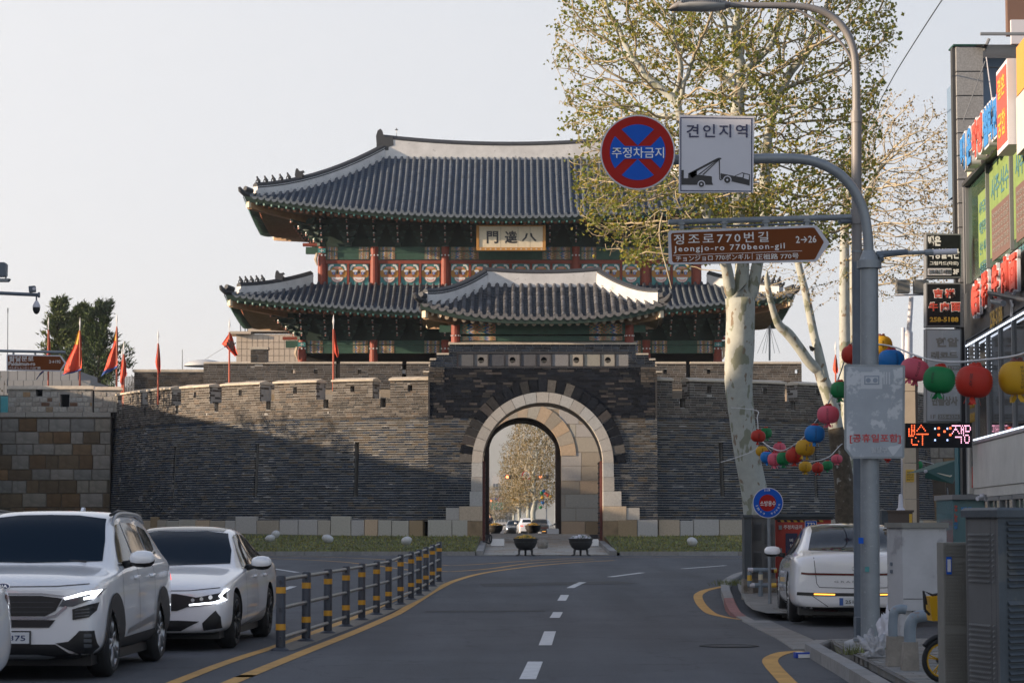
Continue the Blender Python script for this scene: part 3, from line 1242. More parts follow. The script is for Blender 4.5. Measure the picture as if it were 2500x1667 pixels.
# ------------ tiled roofs
def hip_roof(root,cx,cy,A,B,ze,lift,a0,b0,z0,tile='roof_tile',pan='roof_pan_shaded',sp=.313,rt=.078,sag=.30,ridge=None,hipw=(.36,.50),ntile=200,sides='FBLR',oh=3.0,raft=.36,zsof=.30,raftm='rafter_red',beasts=5,name='roof',p=2.0,tl=.40):
 r=A-(A-a0)*B/(B-b0)
 vt=(B-b0)/B
 def zprof(t):
  return ze+(z0-ze)*((1-sag)*t+sag*t*t)
 def xeq(side,u):
  return abs(u)if side in 'FB' else r+(A-r)*abs(u)/B
 def S(side,u,v):
  t=v/vt
  q=xeq(side,u)
  z=zprof(t)+lift*(min(q/A,1.03)**p)*(1-.75*t)
  if side=='F':
   return Vector((cx+u,cy-B*(1-v),z))
  if side=='B':
   return Vector((cx-u,cy+B*(1-v),z))
  d=A-(A-r)*v
  if side=='L':
   return Vector((cx-d,cy-u,z))
  return Vector((cx+d,cy+u,z))
 rf=bpy.data.objects.new(name,None)
 COL.objects.link(rf)
 rf.parent=root
 rf.matrix_parent_inverse=wm(root).inverted()
 pans=MB().m(pan)
 tiles=[]
 ends=[]
 for side in sides:
  H=A if side in 'FB' else B
  full=side in 'FL'
  n=int(2*H/sp)
  off=(2*H-n*sp)/2
  for k in range(n+1):
   u=-H+off+k*sp
   if abs(u)>H-.05:
    continue
   lim=r if side in 'FB' else 0
   vm=vt if abs(u)<=lim else min(vt,(H-abs(u))/max(H-lim,1e-6))
   if vm<.015:
    continue
   u2=u+sp
   vm2=vt if abs(u2)<=lim else min(vt,max(0,(H-abs(u2))/max(H-lim,1e-6)))
   um=u+sp/2
   vmm=vm2 if abs(u2)>abs(u)else vm
   vmm=max(vm,vm2)if abs(um)>lim else vt
   steps=max(2,int(vmm*B/(.20 if full else .8)))
   if vmm>.01 and abs(u2)<=H+.2:
    pv=None
    for i in range(steps+1):
     v=vmm*i/steps
     dz=.0
     a,b_,c=S(side,u,v),S(side,u2,v),S(side,um,v)
     c.z-=.035
     lo=[q-Vector((0,0,.012))for q in(a,c,b_)]
     hi=[q+Vector((0,0,.020))for q in(a,c,b_)]
     if pv is not None:
      pans.add(pv+lo,[(0,1,4,3),(1,2,5,4)])
     if i<steps:
      pans.add(lo+hi,[(0,1,4,3),(1,2,5,4)])
     pv=hi
   length=(S(side,u,vm)-S(side,u,0)).length
   m=max(1,round(length/tl))
   if not full:
    m=max(1,round(length/(tl*3)))
   for i in range(m):
    p0,p1=S(side,u,vm*i/m),S(side,u,min(vt,vm*(i+1)/m+.004))
    tiles.append((p0+Vector((0,0,.03)),p1+Vector((0,0,.03)),side,u))
   ends.append((side,u))
 pans.build('pan_tiles',rf,kind='stuff')
 key=('roll',tile,rt)
 if key not in _UNIT:
  mb=MB().m(tile)
  ns=7
  for y,rr in((0,rt),(1,rt*.93)):
   for i in range(ns):
    an=pi*i/(ns-1)
    mb.v.append((-rr*1.0*cos(an),y,rr*sin(an)))
  for i in range(ns-1):
   mb.face((i,i+1,ns+i+1,ns+i))
  mb.face(tuple(range(ns)))
  _UNIT[key]=mb.mesh('roll_tile',True)
 me=_UNIT[key]
 rest=MB().m(tile)
 tiles.sort(key=lambda t:(0 if t[2]=='F' else 1,abs(t[3]+(3.5 if A>8 else 0))))
 for i,(p0,p1,side,u)in enumerate(tiles):
  d=p1-p0
  L=d.length
  y=d.normalized()
  x=y.cross(Vector((0,0,1))).normalized()
  zz=x.cross(y)
  R=Matrix((x,y,zz)).transposed().to_4x4()
  jit=1+random.uniform(-.06,.06)
  Mx=Matrix.Translation(p0+zz*random.uniform(-.004,.006))@R@Matrix.Diagonal((jit,L,jit,1))
  if i<ntile:
   link('roll_tile',me,rf,mat=Mx)
  else:
   ns=5
   o=len(rest.v)
   for yy,rr in((0,rt),(1,rt*.93)):
    for k in range(ns):
     an=pi*k/(ns-1)
     rest.v.append(tuple(Mx@Vector((-rr*cos(an),yy,rr*sin(an)))))
   for k in range(ns-1):
    rest.face((o+k,o+k+1,o+ns+k+1,o+ns+k))
   rest.face([o+k for k in range(ns)])
 if rest.f:
  rest.build('roll_tiles',rf,smooth=True,kind='stuff')
 em=MB().m(tile)
 for side,u in ends:
  q=S(side,u,0)
  nrm={'F':(0,-1,0),'B':(0,1,0),'L':(-1,0,0),'R':(1,0,0)}[side]
  nv=Vector(nrm)
  t=nv.cross(Vector((0,0,1)))
  em.disc(q+nv*.03+Vector((0,0,.035)),rt*1.12,nrm,12)
  for sg in(.5,):
   w=S(side,u+sp*.5 if side in 'FL' or True else u,0)if abs(u+sp*.5)<(A if side in 'FB' else B)else q
   pts=[w+nv*.05+t*(cos(pi+pi*i/8)*sp*.46)+Vector((0,0,.0+sin(pi+pi*i/8)*.15))for i in range(9)]
   em.poly(pts)
 em.build('eave_tiles',rf,kind='stuff')
 wb_=MB().m('soffit_wood')
 inn={'F':(A-oh,B-oh),'B':(A-oh,B-oh),'L':(B-oh,A-oh),'R':(B-oh,A-oh)}
 def Q(side,u,d,dz):
  H,W=(A,B)if side in 'FB' else(B,A)
  ui=max(-(H-oh),min(H-oh,u))if abs(u)>H-oh else u
  e=S(side,u,0)
  uu=lerp(u,ui,d)
  dep=(W if side in 'FB' else W)-oh*d
  zz=lerp(e.z-zsof,ze-zsof+.42+.2*(z0-ze)*.3,d)+dz
  if side=='F':
   return Vector((cx+uu,cy-dep,zz))
  if side=='B':
   return Vector((cx-uu,cy+dep,zz))
  if side=='L':
   return Vector((cx-dep,cy-uu,zz))
  return Vector((cx+dep,cy+uu,zz))
 for side in sides:
  H=A if side in 'FB' else B
  ns=24
  for i in range(ns):
   u0,u1=lerp(-H,H,i/ns),lerp(-H,H,(i+1)/ns)
   wb_.m('rafter_wood')
   wb_.poly([Q(side,u0,0.02,.06),Q(side,u1,0.02,.06),Q(side,u1,1.0,.12),Q(side,u0,1.0,.12)])
   wb_.m('dark_green_wood')
   a,b_=S(side,u0,0),S(side,u1,0)
   dn=Vector((0,0,.10))
   wb_.poly([Q(side,u0,.03,.0),Q(side,u1,.03,.0),b_-dn*.6,a-dn*.6])
   wb_.m('red_wood')
   wb_.poly([Q(side,u0,.15,-.02),Q(side,u1,.15,-.02),Q(side,u1,.15,.12),Q(side,u0,.15,.12)])
 wb_.build('eave_boards',rf)
 for side in sides:
  if side=='B':
   continue
  H=A if side in 'FB' else B
  n=int(2*(H-.35)/raft)
  for k in range(n+1):
   u=-(H-.35)+2*(H-.35)*k/n
   p0,p1=Q(side,u,.17,-.06),Q(side,u*1.0,1.0,.0)
   mb=MB().m('rafter_wood')
   mb.tube([p0,p1],.085,8,caps=False)
   d=(p0-p1).normalized()
   mb.m(raftm)
   mb.disc(p0+d*.005,.095,d,10)
   mb.m('rafter_cream')
   mb.disc(p0+d*.01,.042,d,8)
   if raftm=='rafter_red':
    q0,q1=Q(side,u+raft/2,.02,-.02),Q(side,u+raft/2,.2,.03)
    x=(q1-q0).cross(Vector((0,0,1))).normalized()*.045
    up=Vector((0,0,.055))
    mb.m('green_wood')
    c8=[q0-x-up,q0+x-up,q0+x+up,q0-x+up,q1-x-up,q1+x-up,q1+x+up,q1-x+up]
    mb.add(c8,[(0,1,2,3),(0,4,5,1),(1,5,6,2),(0,3,7,4)])
    mb.m('teal')
    dd=(q0-q1).normalized()*.006
    mb.add([c8[0]*.75+c8[2]*.25+dd,c8[1]*.75+c8[3]*.25+dd,c8[2]*.75+c8[0]*.25+dd,c8[3]*.75+c8[1]*.25+dd],[(0,1,2,3)])
   mb.build('rafter',rf)
 for sx,sy in((-1,-1),(1,-1),(-1,1),(1,1)):
  e=S('F' if sy<0 else 'B',A*(sx if sy<0 else-sx),0)
  i_=Vector((cx+sx*(A-oh),cy+sy*(B-oh),ze-zsof+.35))
  mb=MB().m('soffit_wood')
  d=(e-i_)
  p0=e-d.normalized()*.35-Vector((0,0,.38))
  for w,dz,m_ in((.16,0,'soffit_wood'),):
   x=d.cross(Vector((0,0,1))).normalized()*w
   up=Vector((0,0,.2))
   c8=[p0-x-up,p0+x-up,p0+x+up,p0-x+up,i_-x-up,i_+x-up,i_+x+up,i_-x+up]
   mb.add(c8,[(0,1,2,3),(0,4,5,1),(1,5,6,2),(3,2,6,7),(0,3,7,4)])
  mb.m('cream')
  o=d.normalized()*.02
  mb.box(p0+o,(.22,.22,.3),Matrix.Rotation(atan2(d.y,d.x),3,'Z'))
  mb.build('hip_beam',rf)
  mb=MB().m('dark_tile')
  h=Vector((d.x,d.y,0)).normalized()
  mb.tube([e-h*.55+Vector((0,0,.0)),e+Vector((0,0,.06)),e+h*.22+Vector((0,0,.2)),e+h*.30+Vector((0,0,.34))],[.13,.13,.12,.07],8)
  mb.tube([e-h*.5+Vector((0,0,.22)),e-h*.05+Vector((0,0,.30))],[.12,.14],8)
  mb.build('corner_tile',rf)
 def ridge_wall(pts,w,h0,h1,capm='dark_tile',nm='hip_ridge',dn=.12):
  mb=MB().m('plaster')
  n=len(pts)
  rows=[]
  for i,q in enumerate(pts):
   a,b_=pts[max(i-1,0)],pts[min(i+1,n-1)]
   t=Vector((b_.x-a.x,b_.y-a.y,0)).normalized()
   x=Vector((t.y,-t.x,0))*(w/2)
   hh=lerp(h0,h1,i/(n-1))
   rows.append([q-x-Vector((0,0,dn)),q-x*.92+Vector((0,0,hh)),q+x*.92+Vector((0,0,hh)),q+x-Vector((0,0,dn))])
  o=len(mb.v)
  mb.add([v for rw in rows for v in rw],[])
  for i in range(n-1):
   for k in range(3):
    mb.face((o+4*i+k,o+4*i+4+k,o+4*i+5+k,o+4*i+1+k))
  mb.face((o,o+1,o+2,o+3))
  mb.face([o+4*(n-1)+k for k in(3,2,1,0)])
  mb.m(capm)
  mb.tube([rw[1].lerp(rw[2],.5)+Vector((0,0,.05))for rw in rows],.12*w/.36,6)
  mb.tube([rw[1].lerp(rw[2],.5)+Vector((0,0,.0))for rw in rows],.19*w/.36,6)
  return mb.build(nm,rf),rows
 info={}
 ntop=9
 for sx,sy in((-1,-1),(1,-1),(-1,1),(1,1)):
  side='F' if sy<0 else 'B'
  pts=[]
  for i in range(ntop+1):
   v=.075+(vt-.075)*i/ntop
   u=(A-(A-r)*v)
   pts.append(S(side,u*(sx if sy<0 else-sx),v))
  ob,rows=ridge_wall(pts,hipw[0],hipw[1]*.82,hipw[1])
  info[(sx,sy)]=pts
  if beasts and sy<0:
   cut=.36
   tops=[rw[1].lerp(rw[2],.5)for rw in rows]
   for b_ in range(beasts):
    f=lerp(.02,.25,b_/(beasts-1))*ntop*(1.3 if a0>7 and ridge is None else 1.0)
    i=int(f)
    q=tops[i].lerp(tops[i+1],f-i)+Vector((0,0,.16))
    mb=MB().m('dark_tile')
    s=.62+.06*(b_%3)
    g=.66
    pitch_=random.uniform(-.05,.05)
    mb.tube([q+g*Vector((.12*sx*-1,0,0)),q+g*Vector((-.10*sx*.8,0,.12)),q+g*Vector((.02*sx,0,.30)),q+g*Vector((.07*sx,0,.40))],[.04,.085,.065,.04],7)
    mb.tube([q+g*Vector((.03*sx,0,.38)),q+g*Vector((.09*sx,0,.45)),q+g*Vector((.13*sx,0,.43))],[.04,.055,.025],7)
    mb.tube([q+g*Vector((.03*sx,.05,.28)),q+g*Vector((.15*sx,.05,.13)),q+g*Vector((.12*sx,.05,-.04))],[.028,.025,.03],6)
    mb.tube([q+g*Vector((.03*sx,-.05,.28)),q+g*Vector((.15*sx,-.05,.13)),q+g*Vector((.12*sx,-.05,-.04))],[.028,.025,.03],6)
    mb.build('roof_figurine',rf,smooth=True)
   i=int(ntop*(.40 if not(a0>7 and ridge is None)else .62))
   q=tops[i]+Vector((0,0,.1))
   mb=MB().m('dark_tile')
   prf=[(-.28,0),(.30,0),(.34,.22),(.30,.55),(.22,.72),(.10,.70),(.02,.55),(-.10,.50),(-.34,.56),(-.42,.46),(-.20,.36),(-.34,.30),(-.40,.20),(-.24,.14)]
   mb.prism([(q.x-a*sx*-.62,q.z+b__*.66)for a,b__ in prf],q.y-.13,q.y+.13)
   mb.build('dragon_head_tile',rf)
 if ridge:
  w,h,bow=ridge
  pts=[Vector((cx+lerp(-a0-.1,a0+.1,i/14),cy,z0-.02+bow*(2*i/14-1)**2))for i in range(15)]
  ridge_wall(pts,w,h,h,nm='main_ridge',dn=.5)
 return rf,S,info
pav=thing('gate_pavilion','two storey wooden gate tower with grey tiled hipped roofs and painted beams','pavilion',(PX,PY,8.3))
AU,BU=12.72,6.75
rfU,SU,inU=hip_roof(pav,PX,PY,AU,BU,16.18,1.0,6.45,.12,19.95,ridge=(.42,.66,.38),hipw=(.36,.47),oh=3.35,ntile=300,name='upper_roof')
rfL,SL,inL=hip_roof(pav,PX,PY,13.55,7.0,11.55,.88,9.75,3.55,13.15,ridge=None,hipw=(.36,.42),oh=3.35,ntile=200,sag=.2,name='lower_roof',p=2.2)
for s in(-1,1):
 x,z=PX+s*6.55,20.78
 mb=MB().m('dark_tile')
 prf=[(-.55,-.1),(.30,-.1),(.30,.3),(.34,.75),(.22,1.08),(.02,1.18),(-.12,1.05),(-.16,.78),(-.3,.68),(-.85,.74),(-.9,.2),(-.55,.1)]
 mb.prism([(x-a*-s*.72*-1 if False else x+a*(-s)*-.72,z+b*.86-.35)for a,b in prf],PY-.22,PY+.22)
 mb.build('ridge_end_tile',rfU)
for px in(968,):
 mb=MB().m('dark_tile')
 q=P(px,355,PY)
 mb.cyl(q-Vector((0,0,.4)),q+Vector((0,0,.5)),.03,.02,6)
 mb.m('paint_white').cyl(q+Vector((0,0,.5)),q+Vector((0,0,.78)),.02,.02,6)
 mb.m('dark_tile').lathe([(0,.0),(.09,.02),(.02,.08),(0,.15)],8,q+Vector((0,0,.76)))
 mb.build('lightning_rod',rfU)
YW=PY-3.4
colx_up=[PX+(px-1243)/50.03 for px in(781,910,1084,1405,1577,1703)]
colx_lo=[PX+(px-1243)/50.03 for px in(734,909,1084,1405,1577,1752)]
def column(x,y,z0,z1,r,parent):
 mb=MB().m('red_wood')
 mb.tube([(x,y,z0),(x,y,z1)],[r,r*.93],14)
 for a in(-1,0,1):
  mb.m('paint_white').box((x+a*r*.75,y-r*.72-(.08 if a==0 else 0)+.0,z1-.42),(.07,.05,.07))
 return mb.build('column',parent)
def painted_beam(x0,x1,y,z0,z1,parent,endf=.27,mid='green_wood'):
 L=x1-x0
 e=min(L*endf,1.5)
 mb=MB().m(mid)
 mb.bb(x0,x1,y-.10,y+.12,z0,z1)
 mb.bb(x0+e,x1-e,y-.125,y-.1,z1-.06,z1-.03)
 b=mb.build('beam',parent)
 for a,c in((x0+.12,x0+e),(x1-e,x1-.12)):
  mb=MB().m('painted_beam')
  mb.bb(a,c,y-.118,y-.1,z0+.02,z1-.02)
  mb.build('painted_end',b)
 return b
def bracket_mesh(s=1.0,hgt=1.25):
 mb=MB()
 z=0
 w=.30
 mb.m('dark_green_wood').box((0,-.05,.08),(.30,.30,.16))
 for t in range(4):
  zz=.16+t*.27
  w=.55+t*.24
  d=.30+t*.36
  mb.m('dark_green_wood')
  mb.prism([(-w/2,.2),(w/2,.2),(w/2,.10),(w/2-.12,0),(-w/2+.12,0),(-w/2,.10)],-.06,.06,lambda a,b,dd,zz=zz,d=d:(a,dd-d*.55,zz+b))
  mb.box((0,-d/2,zz+.1),(.11,d+.1,.16))
  mb.m('green_wood')
  mb.box((0,-d-.06,zz+.13),(.12,.10,.08))
  for sx in(-1,1):
   mb.box((sx*(w/2-.05),-d*.55,zz+.22),(.13,.15,.07))
  mb.m('paint_white').box((0,-d-.115,zz+.13),(.07,.02,.05))
  mb.m('paint_pink').box((0,-d-.11,zz+.03),(.05,.03,.07))
 mb.m('dark_green_wood')
 for sx in(-1,1):
  mb.prism([(0,.95),(sx*.55,1.22),(sx*.55,1.05),(sx*.2,.55),(0,.4)],-.03,.03)
 v=np.array(mb.v)
 mb.v=[tuple(p)for p in(v*np.array([s,s,hgt/1.25]))]
 return mb.mesh('bracket_set')
BR=bracket_mesh(1.0,1.30)
ups=bpy.data.objects.new('upper_storey',None)
los=bpy.data.objects.new('lower_storey',None)
for o in(ups,los):
 COL.objects.link(o)
 o.parent=pav
 o.matrix_parent_inverse=wm(pav).inverted()
for colx,st,zc0,zc1,zb0,zbr in((colx_up,ups,13.0,15.05,14.42,15.08),(colx_lo,los,8.3,10.45,9.80,10.47)):
 hw=colx[-1]-PX
 dp=3.4 if st is ups else 3.55
 yw=PY-dp
 for x in colx:
  column(x,yw,zc0,zc1,.22,st)
 for sx,x in((-1,colx[0]),(1,colx[-1])):
  for yy in(PY,PY+dp):
   column(x,yy,zc0,zc1,.22,st)
 for a,b in zip(colx,colx[1:]):
  painted_beam(a+.15,b-.15,yw,zb0,zb0+.40,st)
  painted_beam(a+.15,b-.15,yw+.05,zb0+.42,zb0+.64,st)
  n=max(1,round((b-a)/1.28))
  for i in range(n+1):
   x=lerp(a,b,i/n)
   if i==0 and a!=colx[0]:
    continue
   link('bracket_set',BR,st,mat=Matrix.Translation((x,yw,zbr)))
 for sx,x in((-1,colx[0]),(1,colx[-1])):
  for y0,y1 in((yw,PY),(PY,PY+dp)):
   mb=MB().m('green_wood')
   mb.bb(x-.1,x+.1,y0+.2,y1-.2,zb0,zb0+.64)
   mb.build('beam',st)
   n=3
   for i in range(1,n+1):
    link('bracket_set',BR,st,mat=Matrix.Translation((x,lerp(y0,y1,i/n),zbr))@Matrix.Rotation(-pi/2*(-sx)*-1 if False else(-pi/2 if sx<0 else pi/2),4,'Z'))
  link('bracket_set',BR,st,mat=Matrix.Translation((x,yw,zbr))@Matrix.Rotation(pi/4*sx,4,'Z')@Matrix.Diagonal((1,1.35,1,1)))
  mb=MB().m('red_wood')
  mb.box((x+sx*.5,yw,zb0+.74),(.9,.3,.14))
  mb.m('green_wood').box((x+sx*.45,yw,zb0+.45),(.7,.22,.34))
  mb.m('teal').box((x,yw-.28,zb0+.42),(.38,.05,.22))
  mb.m('paint_white').box((x,yw-.31,zb0+.42),(.20,.02,.03))
  mb.box((x,yw-.31,zb0+.42),(.03,.02,.14))
  mb.m('rafter_cream').tube([(x+sx*.24,yw-.2,zb0+.3),(x+sx*.3,yw-.22,zb0),(x+sx*.22,yw-.2,zb0-.3)],[.06,.09,.03],6)
  mb.build('corner_beam_nose',st)
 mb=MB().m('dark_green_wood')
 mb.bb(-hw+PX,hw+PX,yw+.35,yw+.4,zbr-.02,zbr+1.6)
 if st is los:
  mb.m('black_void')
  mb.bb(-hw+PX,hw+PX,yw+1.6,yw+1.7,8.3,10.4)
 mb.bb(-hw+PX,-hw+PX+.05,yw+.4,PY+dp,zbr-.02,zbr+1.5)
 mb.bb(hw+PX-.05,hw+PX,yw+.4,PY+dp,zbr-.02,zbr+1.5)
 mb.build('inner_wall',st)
mb=MB().m('red_wood')
ux0,ux1=colx_up[0],colx_up[-1]
mb.bb(ux0,ux1,YW-.06,YW+.1,14.22,14.40)
mb.bb(ux0,ux1,YW-.06,YW+.1,13.02,13.16)
mb.bb(ux0,ux1,YW+.06,YW+.12,13.1,14.3)
mb.bb(ux0-.1,ux0,YW,PY+3.4,13.0,14.45)
mb.bb(ux1,ux1+.1,YW,PY+3.4,13.0,14.45)
mb.build('shutter_frame',ups)
def mask_mesh():
 mb=MB()
 mb.m('teal').box((0,.02,0),(1,.04,1))
 lay=[0]
 def el(m,x,z,rx,rz,a0=0,a1=2*pi,n=14):
  lay[0]+=.0016
  mb.m(m).poly([(x+rx*cos(lerp(a0,a1,i/n)),-lay[0],z+rz*sin(lerp(a0,a1,i/n)))for i in range(n if a1-a0>6.2 else n+1)])
 el('ochre',-.40,.06,.11,.2)
 el('ochre',.40,.06,.11,.2)
 el('ochre',0,.08,.37,.36)
 el('teal',0,.46,.3,.16)
 el('paint_pink',0,.33,.2,.06)
 for s in(-1,1):
  for i in range(5):
   an=lerp(.1,1.7,i/4)
   el('paint_white',s*(.27+.17*cos(an)),.22+.22*sin(an),.065,.05,n=8)
  el('paint_white',s*.21,.17,.14,.055)
  el('paint_blue',s*.19,.06,.085,.075)
  el('paint_white',s*.19,.06,.04,.04)
  el('paint_black',s*.19,.06,.02,.025,n=6)
 el('rafter_red',0,-.08,.17,.08)
 el('rafter_red',0,-.12,.34,.26,pi,2*pi)
 el('paint_white',0,-.13,.30,.23,pi,2*pi)
 el('paint_pink',0,-.20,.22,.12,pi,2*pi)
 el('paint_white',0,-.205,.15,.05)
 el('paint_black',0,.10,.055,.07)
 el('paint_black',0,.19,.022,.07)
 return mb.mesh('beast_shutter')
MASK=mask_mesh()
for(a,b),n in zip(zip(colx_up,colx_up[1:]),(2,3,6,3,2)):
 w=(b-a-.44)
 for i in range(n):
  x=a+.22+w*(i+.5)/n
  link('beast_shutter',MASK,ups,mat=Matrix.Translation((x,YW-.02,13.69))@Matrix.Diagonal((min(w/n*.86,.93),1,1.04,1)))
  if i:
   xm=a+.22+w*i/n
   mb=MB().m('red_wood')
   mb.bb(xm-.05,xm+.05,YW-.075,YW+.05,13.16,14.22)
   mb.build('shutter_post',ups)
q0,q1=P(1163,612,115.8),P(1332,550,115.8)
bx,bz,bw,bh=(q0.x+q1.x)/2,(q0.z+q1.z)/2,q1.x-q0.x,q1.z-q0.z
brd=thing('name_board','cream wooden name board with three black brush characters under the upper eaves','name board',(bx,115.8,bz))
mb=MB().m('ochre_frame' if 'ochre_frame' in MATS else 'ochre')
for x0,x1,z0,z1 in((-bw/2,bw/2,-bh/2,-bh/2+.15),(-bw/2,bw/2,bh/2-.06,bh/2),(-bw/2,-bw/2+.13,-bh/2+.15,bh/2-.06),(bw/2-.13,bw/2,-bh/2+.15,bh/2-.06)):
 mb.bb(bx+x0,bx+x1,115.74,115.86,bz+z0,bz+z1)
mb.m('rafter_cream')
for i in range(13):
 mb.disc((bx-bw/2+.2+i*(bw-.4)/12,115.735,bz-bh/2+.075),.045,(0,-1,0),10)
mb.build('frame',brd)
iw=bw-.26
for i,(f0,f1)in enumerate(((0,.34),(.34,.61),(.61,.80),(.80,1))):
 mb=MB().m('cream')
 mb.bb(bx-iw/2+iw*f0+.006,bx-iw/2+iw*f1-.006,115.78,115.84,bz-bh/2+.15,bz+bh/2-.06)
 mb.build('board_plank',brd)
for ch,fx,w,h in(('門',-.29,.56,.60),('達',.0,.60,.62),('八',.285,.72,.40)):
 text('lettering',ch,h,face_cam(bx+fx*iw,115.778,bz+.03),'paint_black',brd,bold=.028,width=w,depth=.006)
SY=102.0
spav=thing('barbican_pavilion','small single storey tiled pavilion standing over the barbican gate arch','pavilion',(CX,SY,9.0))
rfS,SS,inS=hip_roof(spav,CX,SY,5.06,2.75,9.98,.62,2.42,.1,11.55,tile='roof_tile_old',pan='roof_pan_old',sp=.345,rt=.092,ridge=(.34,.52,.12),hipw=(.34,.50),oh=1.2,raft=.36,zsof=.30,raftm='rafter_cream',beasts=0,ntile=260,tl=.36,p=2.6)
for x in(CX-3.62,CX+3.62):
 for y in(SY-1.45,SY+1.45):
  mb=MB().m('red_wood')
  mb.tube([(x,y,8.0),(x,y,9.75)],[.20,.19],12)
  for k in range(5):
   an=pi+pi*(k+.5)/5
   mb.m('paint_white').box((x+.2*cos(an),y+.2*sin(an),9.3),(.05,.05,.05))
  mb.build('column',spav)
painted_beam(CX-3.45,CX+3.45,SY-1.42,9.36,9.82,spav,endf=.26)
painted_beam(CX-3.45,CX+3.45,SY-1.36,9.08,9.3,spav,endf=.24)
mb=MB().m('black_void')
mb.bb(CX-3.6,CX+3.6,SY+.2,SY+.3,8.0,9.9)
mb.m('green_wood')
for s in(-1,1):
 mb.bb(CX+s*3.62,CX+s*4.3,SY-1.5,SY-1.34,9.45,9.75)
 mb.bb(CX+s*3.55,CX+s*3.7,SY-1.4,SY+1.4,9.1,9.8)
mb.m('soffit_wood').bb(CX-4,CX+4,SY-1.4,SY+1.4,9.95,10.0)
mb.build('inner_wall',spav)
# ------------------- grass strip, gate path, garden stones, planters
M('grass_soil',(.085,.092,.036),.95,noise=(2,.3))
M('grass_blade',(.135,.155,.048),.8,noise=(.6,.35),tint=True)
M('flower_yellow',(.70,.40,.02),.6)
M('flower_white',(.72,.70,.76),.6)
M('leaf_green',(.05,.10,.03),.7)
M('iron_pot',(.030,.029,.028),.55,noise=(8,.25),bump=(20,.2))
M('white_stone',(.50,.50,.50),.7,noise=(5,.12),bump=(14,.2))
PXL,PXR=-1.05,3.55
def zlawn(x,y):
 return zg(y)+.10+.25*max(0,min(1,(y-88.2)/11))
mb=MB().m('grass_soil')
for x0,x1 in((-26,PXL-.25),(PXR+.25,24)):
 nx=24
 for i in range(nx):
  for j in range(8):
   xa,xb=lerp(x0,x1,i/nx),lerp(x0,x1,(i+1)/nx)
   ya,yb=lerp(88.2,102+6*(abs(xa)>9)+8*(abs(xa)>15),j/8),lerp(88.2,102+6*(abs(xa)>9)+8*(abs(xa)>15),(j+1)/8)
   mb.poly([(xa,ya,zlawn(xa,ya)),(xb,ya,zlawn(xb,ya)),(xb,yb,zlawn(xb,yb)),(xa,yb,zlawn(xa,yb))])
tag(mb.build('lawn'),kind='structure')
mb=MB()
rg=random.Random(3)
for i in range(15000):
 x=rg.uniform(-20,PXL-.3)if rg.random()<.62 else rg.uniform(PXR+.3,15)
 y=88.25+11.5*rg.random()**1.2
 z=zlawn(x,y)
 h=rg.uniform(.03,.085)*(1.5 if y>98 else 1)
 dx,dy=rg.uniform(-.07,.07),rg.uniform(-.05,.05)
 w=rg.uniform(.012,.03)
 v=rg.uniform(.5,1.6)
 k=rg.random()
 mb.m('grass_blade',(v*(1.5 if k>.6 else 1),v*(1.15 if k>.6 else 1),v))
 mb.add([(x-w,y,z),(x+w,y,z),(x+dx,y+dy,z+h)],[(0,1,2)])
tag(mb.build('grass'),kind='stuff')
path=bpy.data.objects.new('gate_path',None)
COL.objects.link(path)
path['kind']='structure'
mb=MB().m('mortar_dark')
yy=[88.0,92,96,100,104,108,112,126,133,140]
for a,b in zip(yy,yy[1:]):
 mb.poly([(-3 if a>103 else PXL,a,zg(a)+.01),(6 if a>103 else PXR,a,zg(a)+.01),(6 if a>103 else PXR,b,zg(b)+.01),(-3 if a>103 else PXL,b,zg(b)+.01)])
mb.build('path_bed',path)
y=88.0
PALP=palette((.34,.31,.27),8,.18,.08)
sp_=[]
while y<126:
 d=random.uniform(.42,.6)if y<112 else 1.0
 x=PXL+random.uniform(-.2,0)
 while x<PXR:
  w=random.uniform(.5,1.0)
  e=min(x+w,PXR)
  s=max(x,PXL)
  if e-s>.1:
   z0=zg(y+d/2)
   sl=math.atan2(zg(y+d)-zg(y),d)
   sp_.append((Matrix.Translation(((s+e)/2,y+d/2,z0-.02))@Matrix.Rotation(sl,4,'X')@Matrix.Rotation(-pi/2,4,'X'),(e-s-.02,.1,d-.02),random.randrange(len(PALP))))
  x=e
 y+=d
emit(path,sp_,'paving_grey',PALP,name='paving_stone',rest='paving_stones',maxn=300,key=lambda s:s[0].translation.y)
for x,s in((PXL,-1),(PXR,1)):
 for i in range(11):
  y0,y1=88+i*1.05+.01,88+(i+1)*1.05-.01
  mb=MB().m('kerb_stone',tnt(.12))
  z0,z1=zg(y0)+.17,zg(y1)+.17+.02*i/11
  mb.add([(x,y0,z0-.4),(x+s*.25,y0,z0-.4),(x+s*.25,y0,z0),(x,y0,z0),(x,y1,z1-.4),(x+s*.25,y1,z1-.4),(x+s*.25,y1,z1),(x,y1,z1)],[(0,1,2,3),(3,2,6,7),(0,3,7,4),(1,5,6,2)])
  mb.build('edging_stone',path)
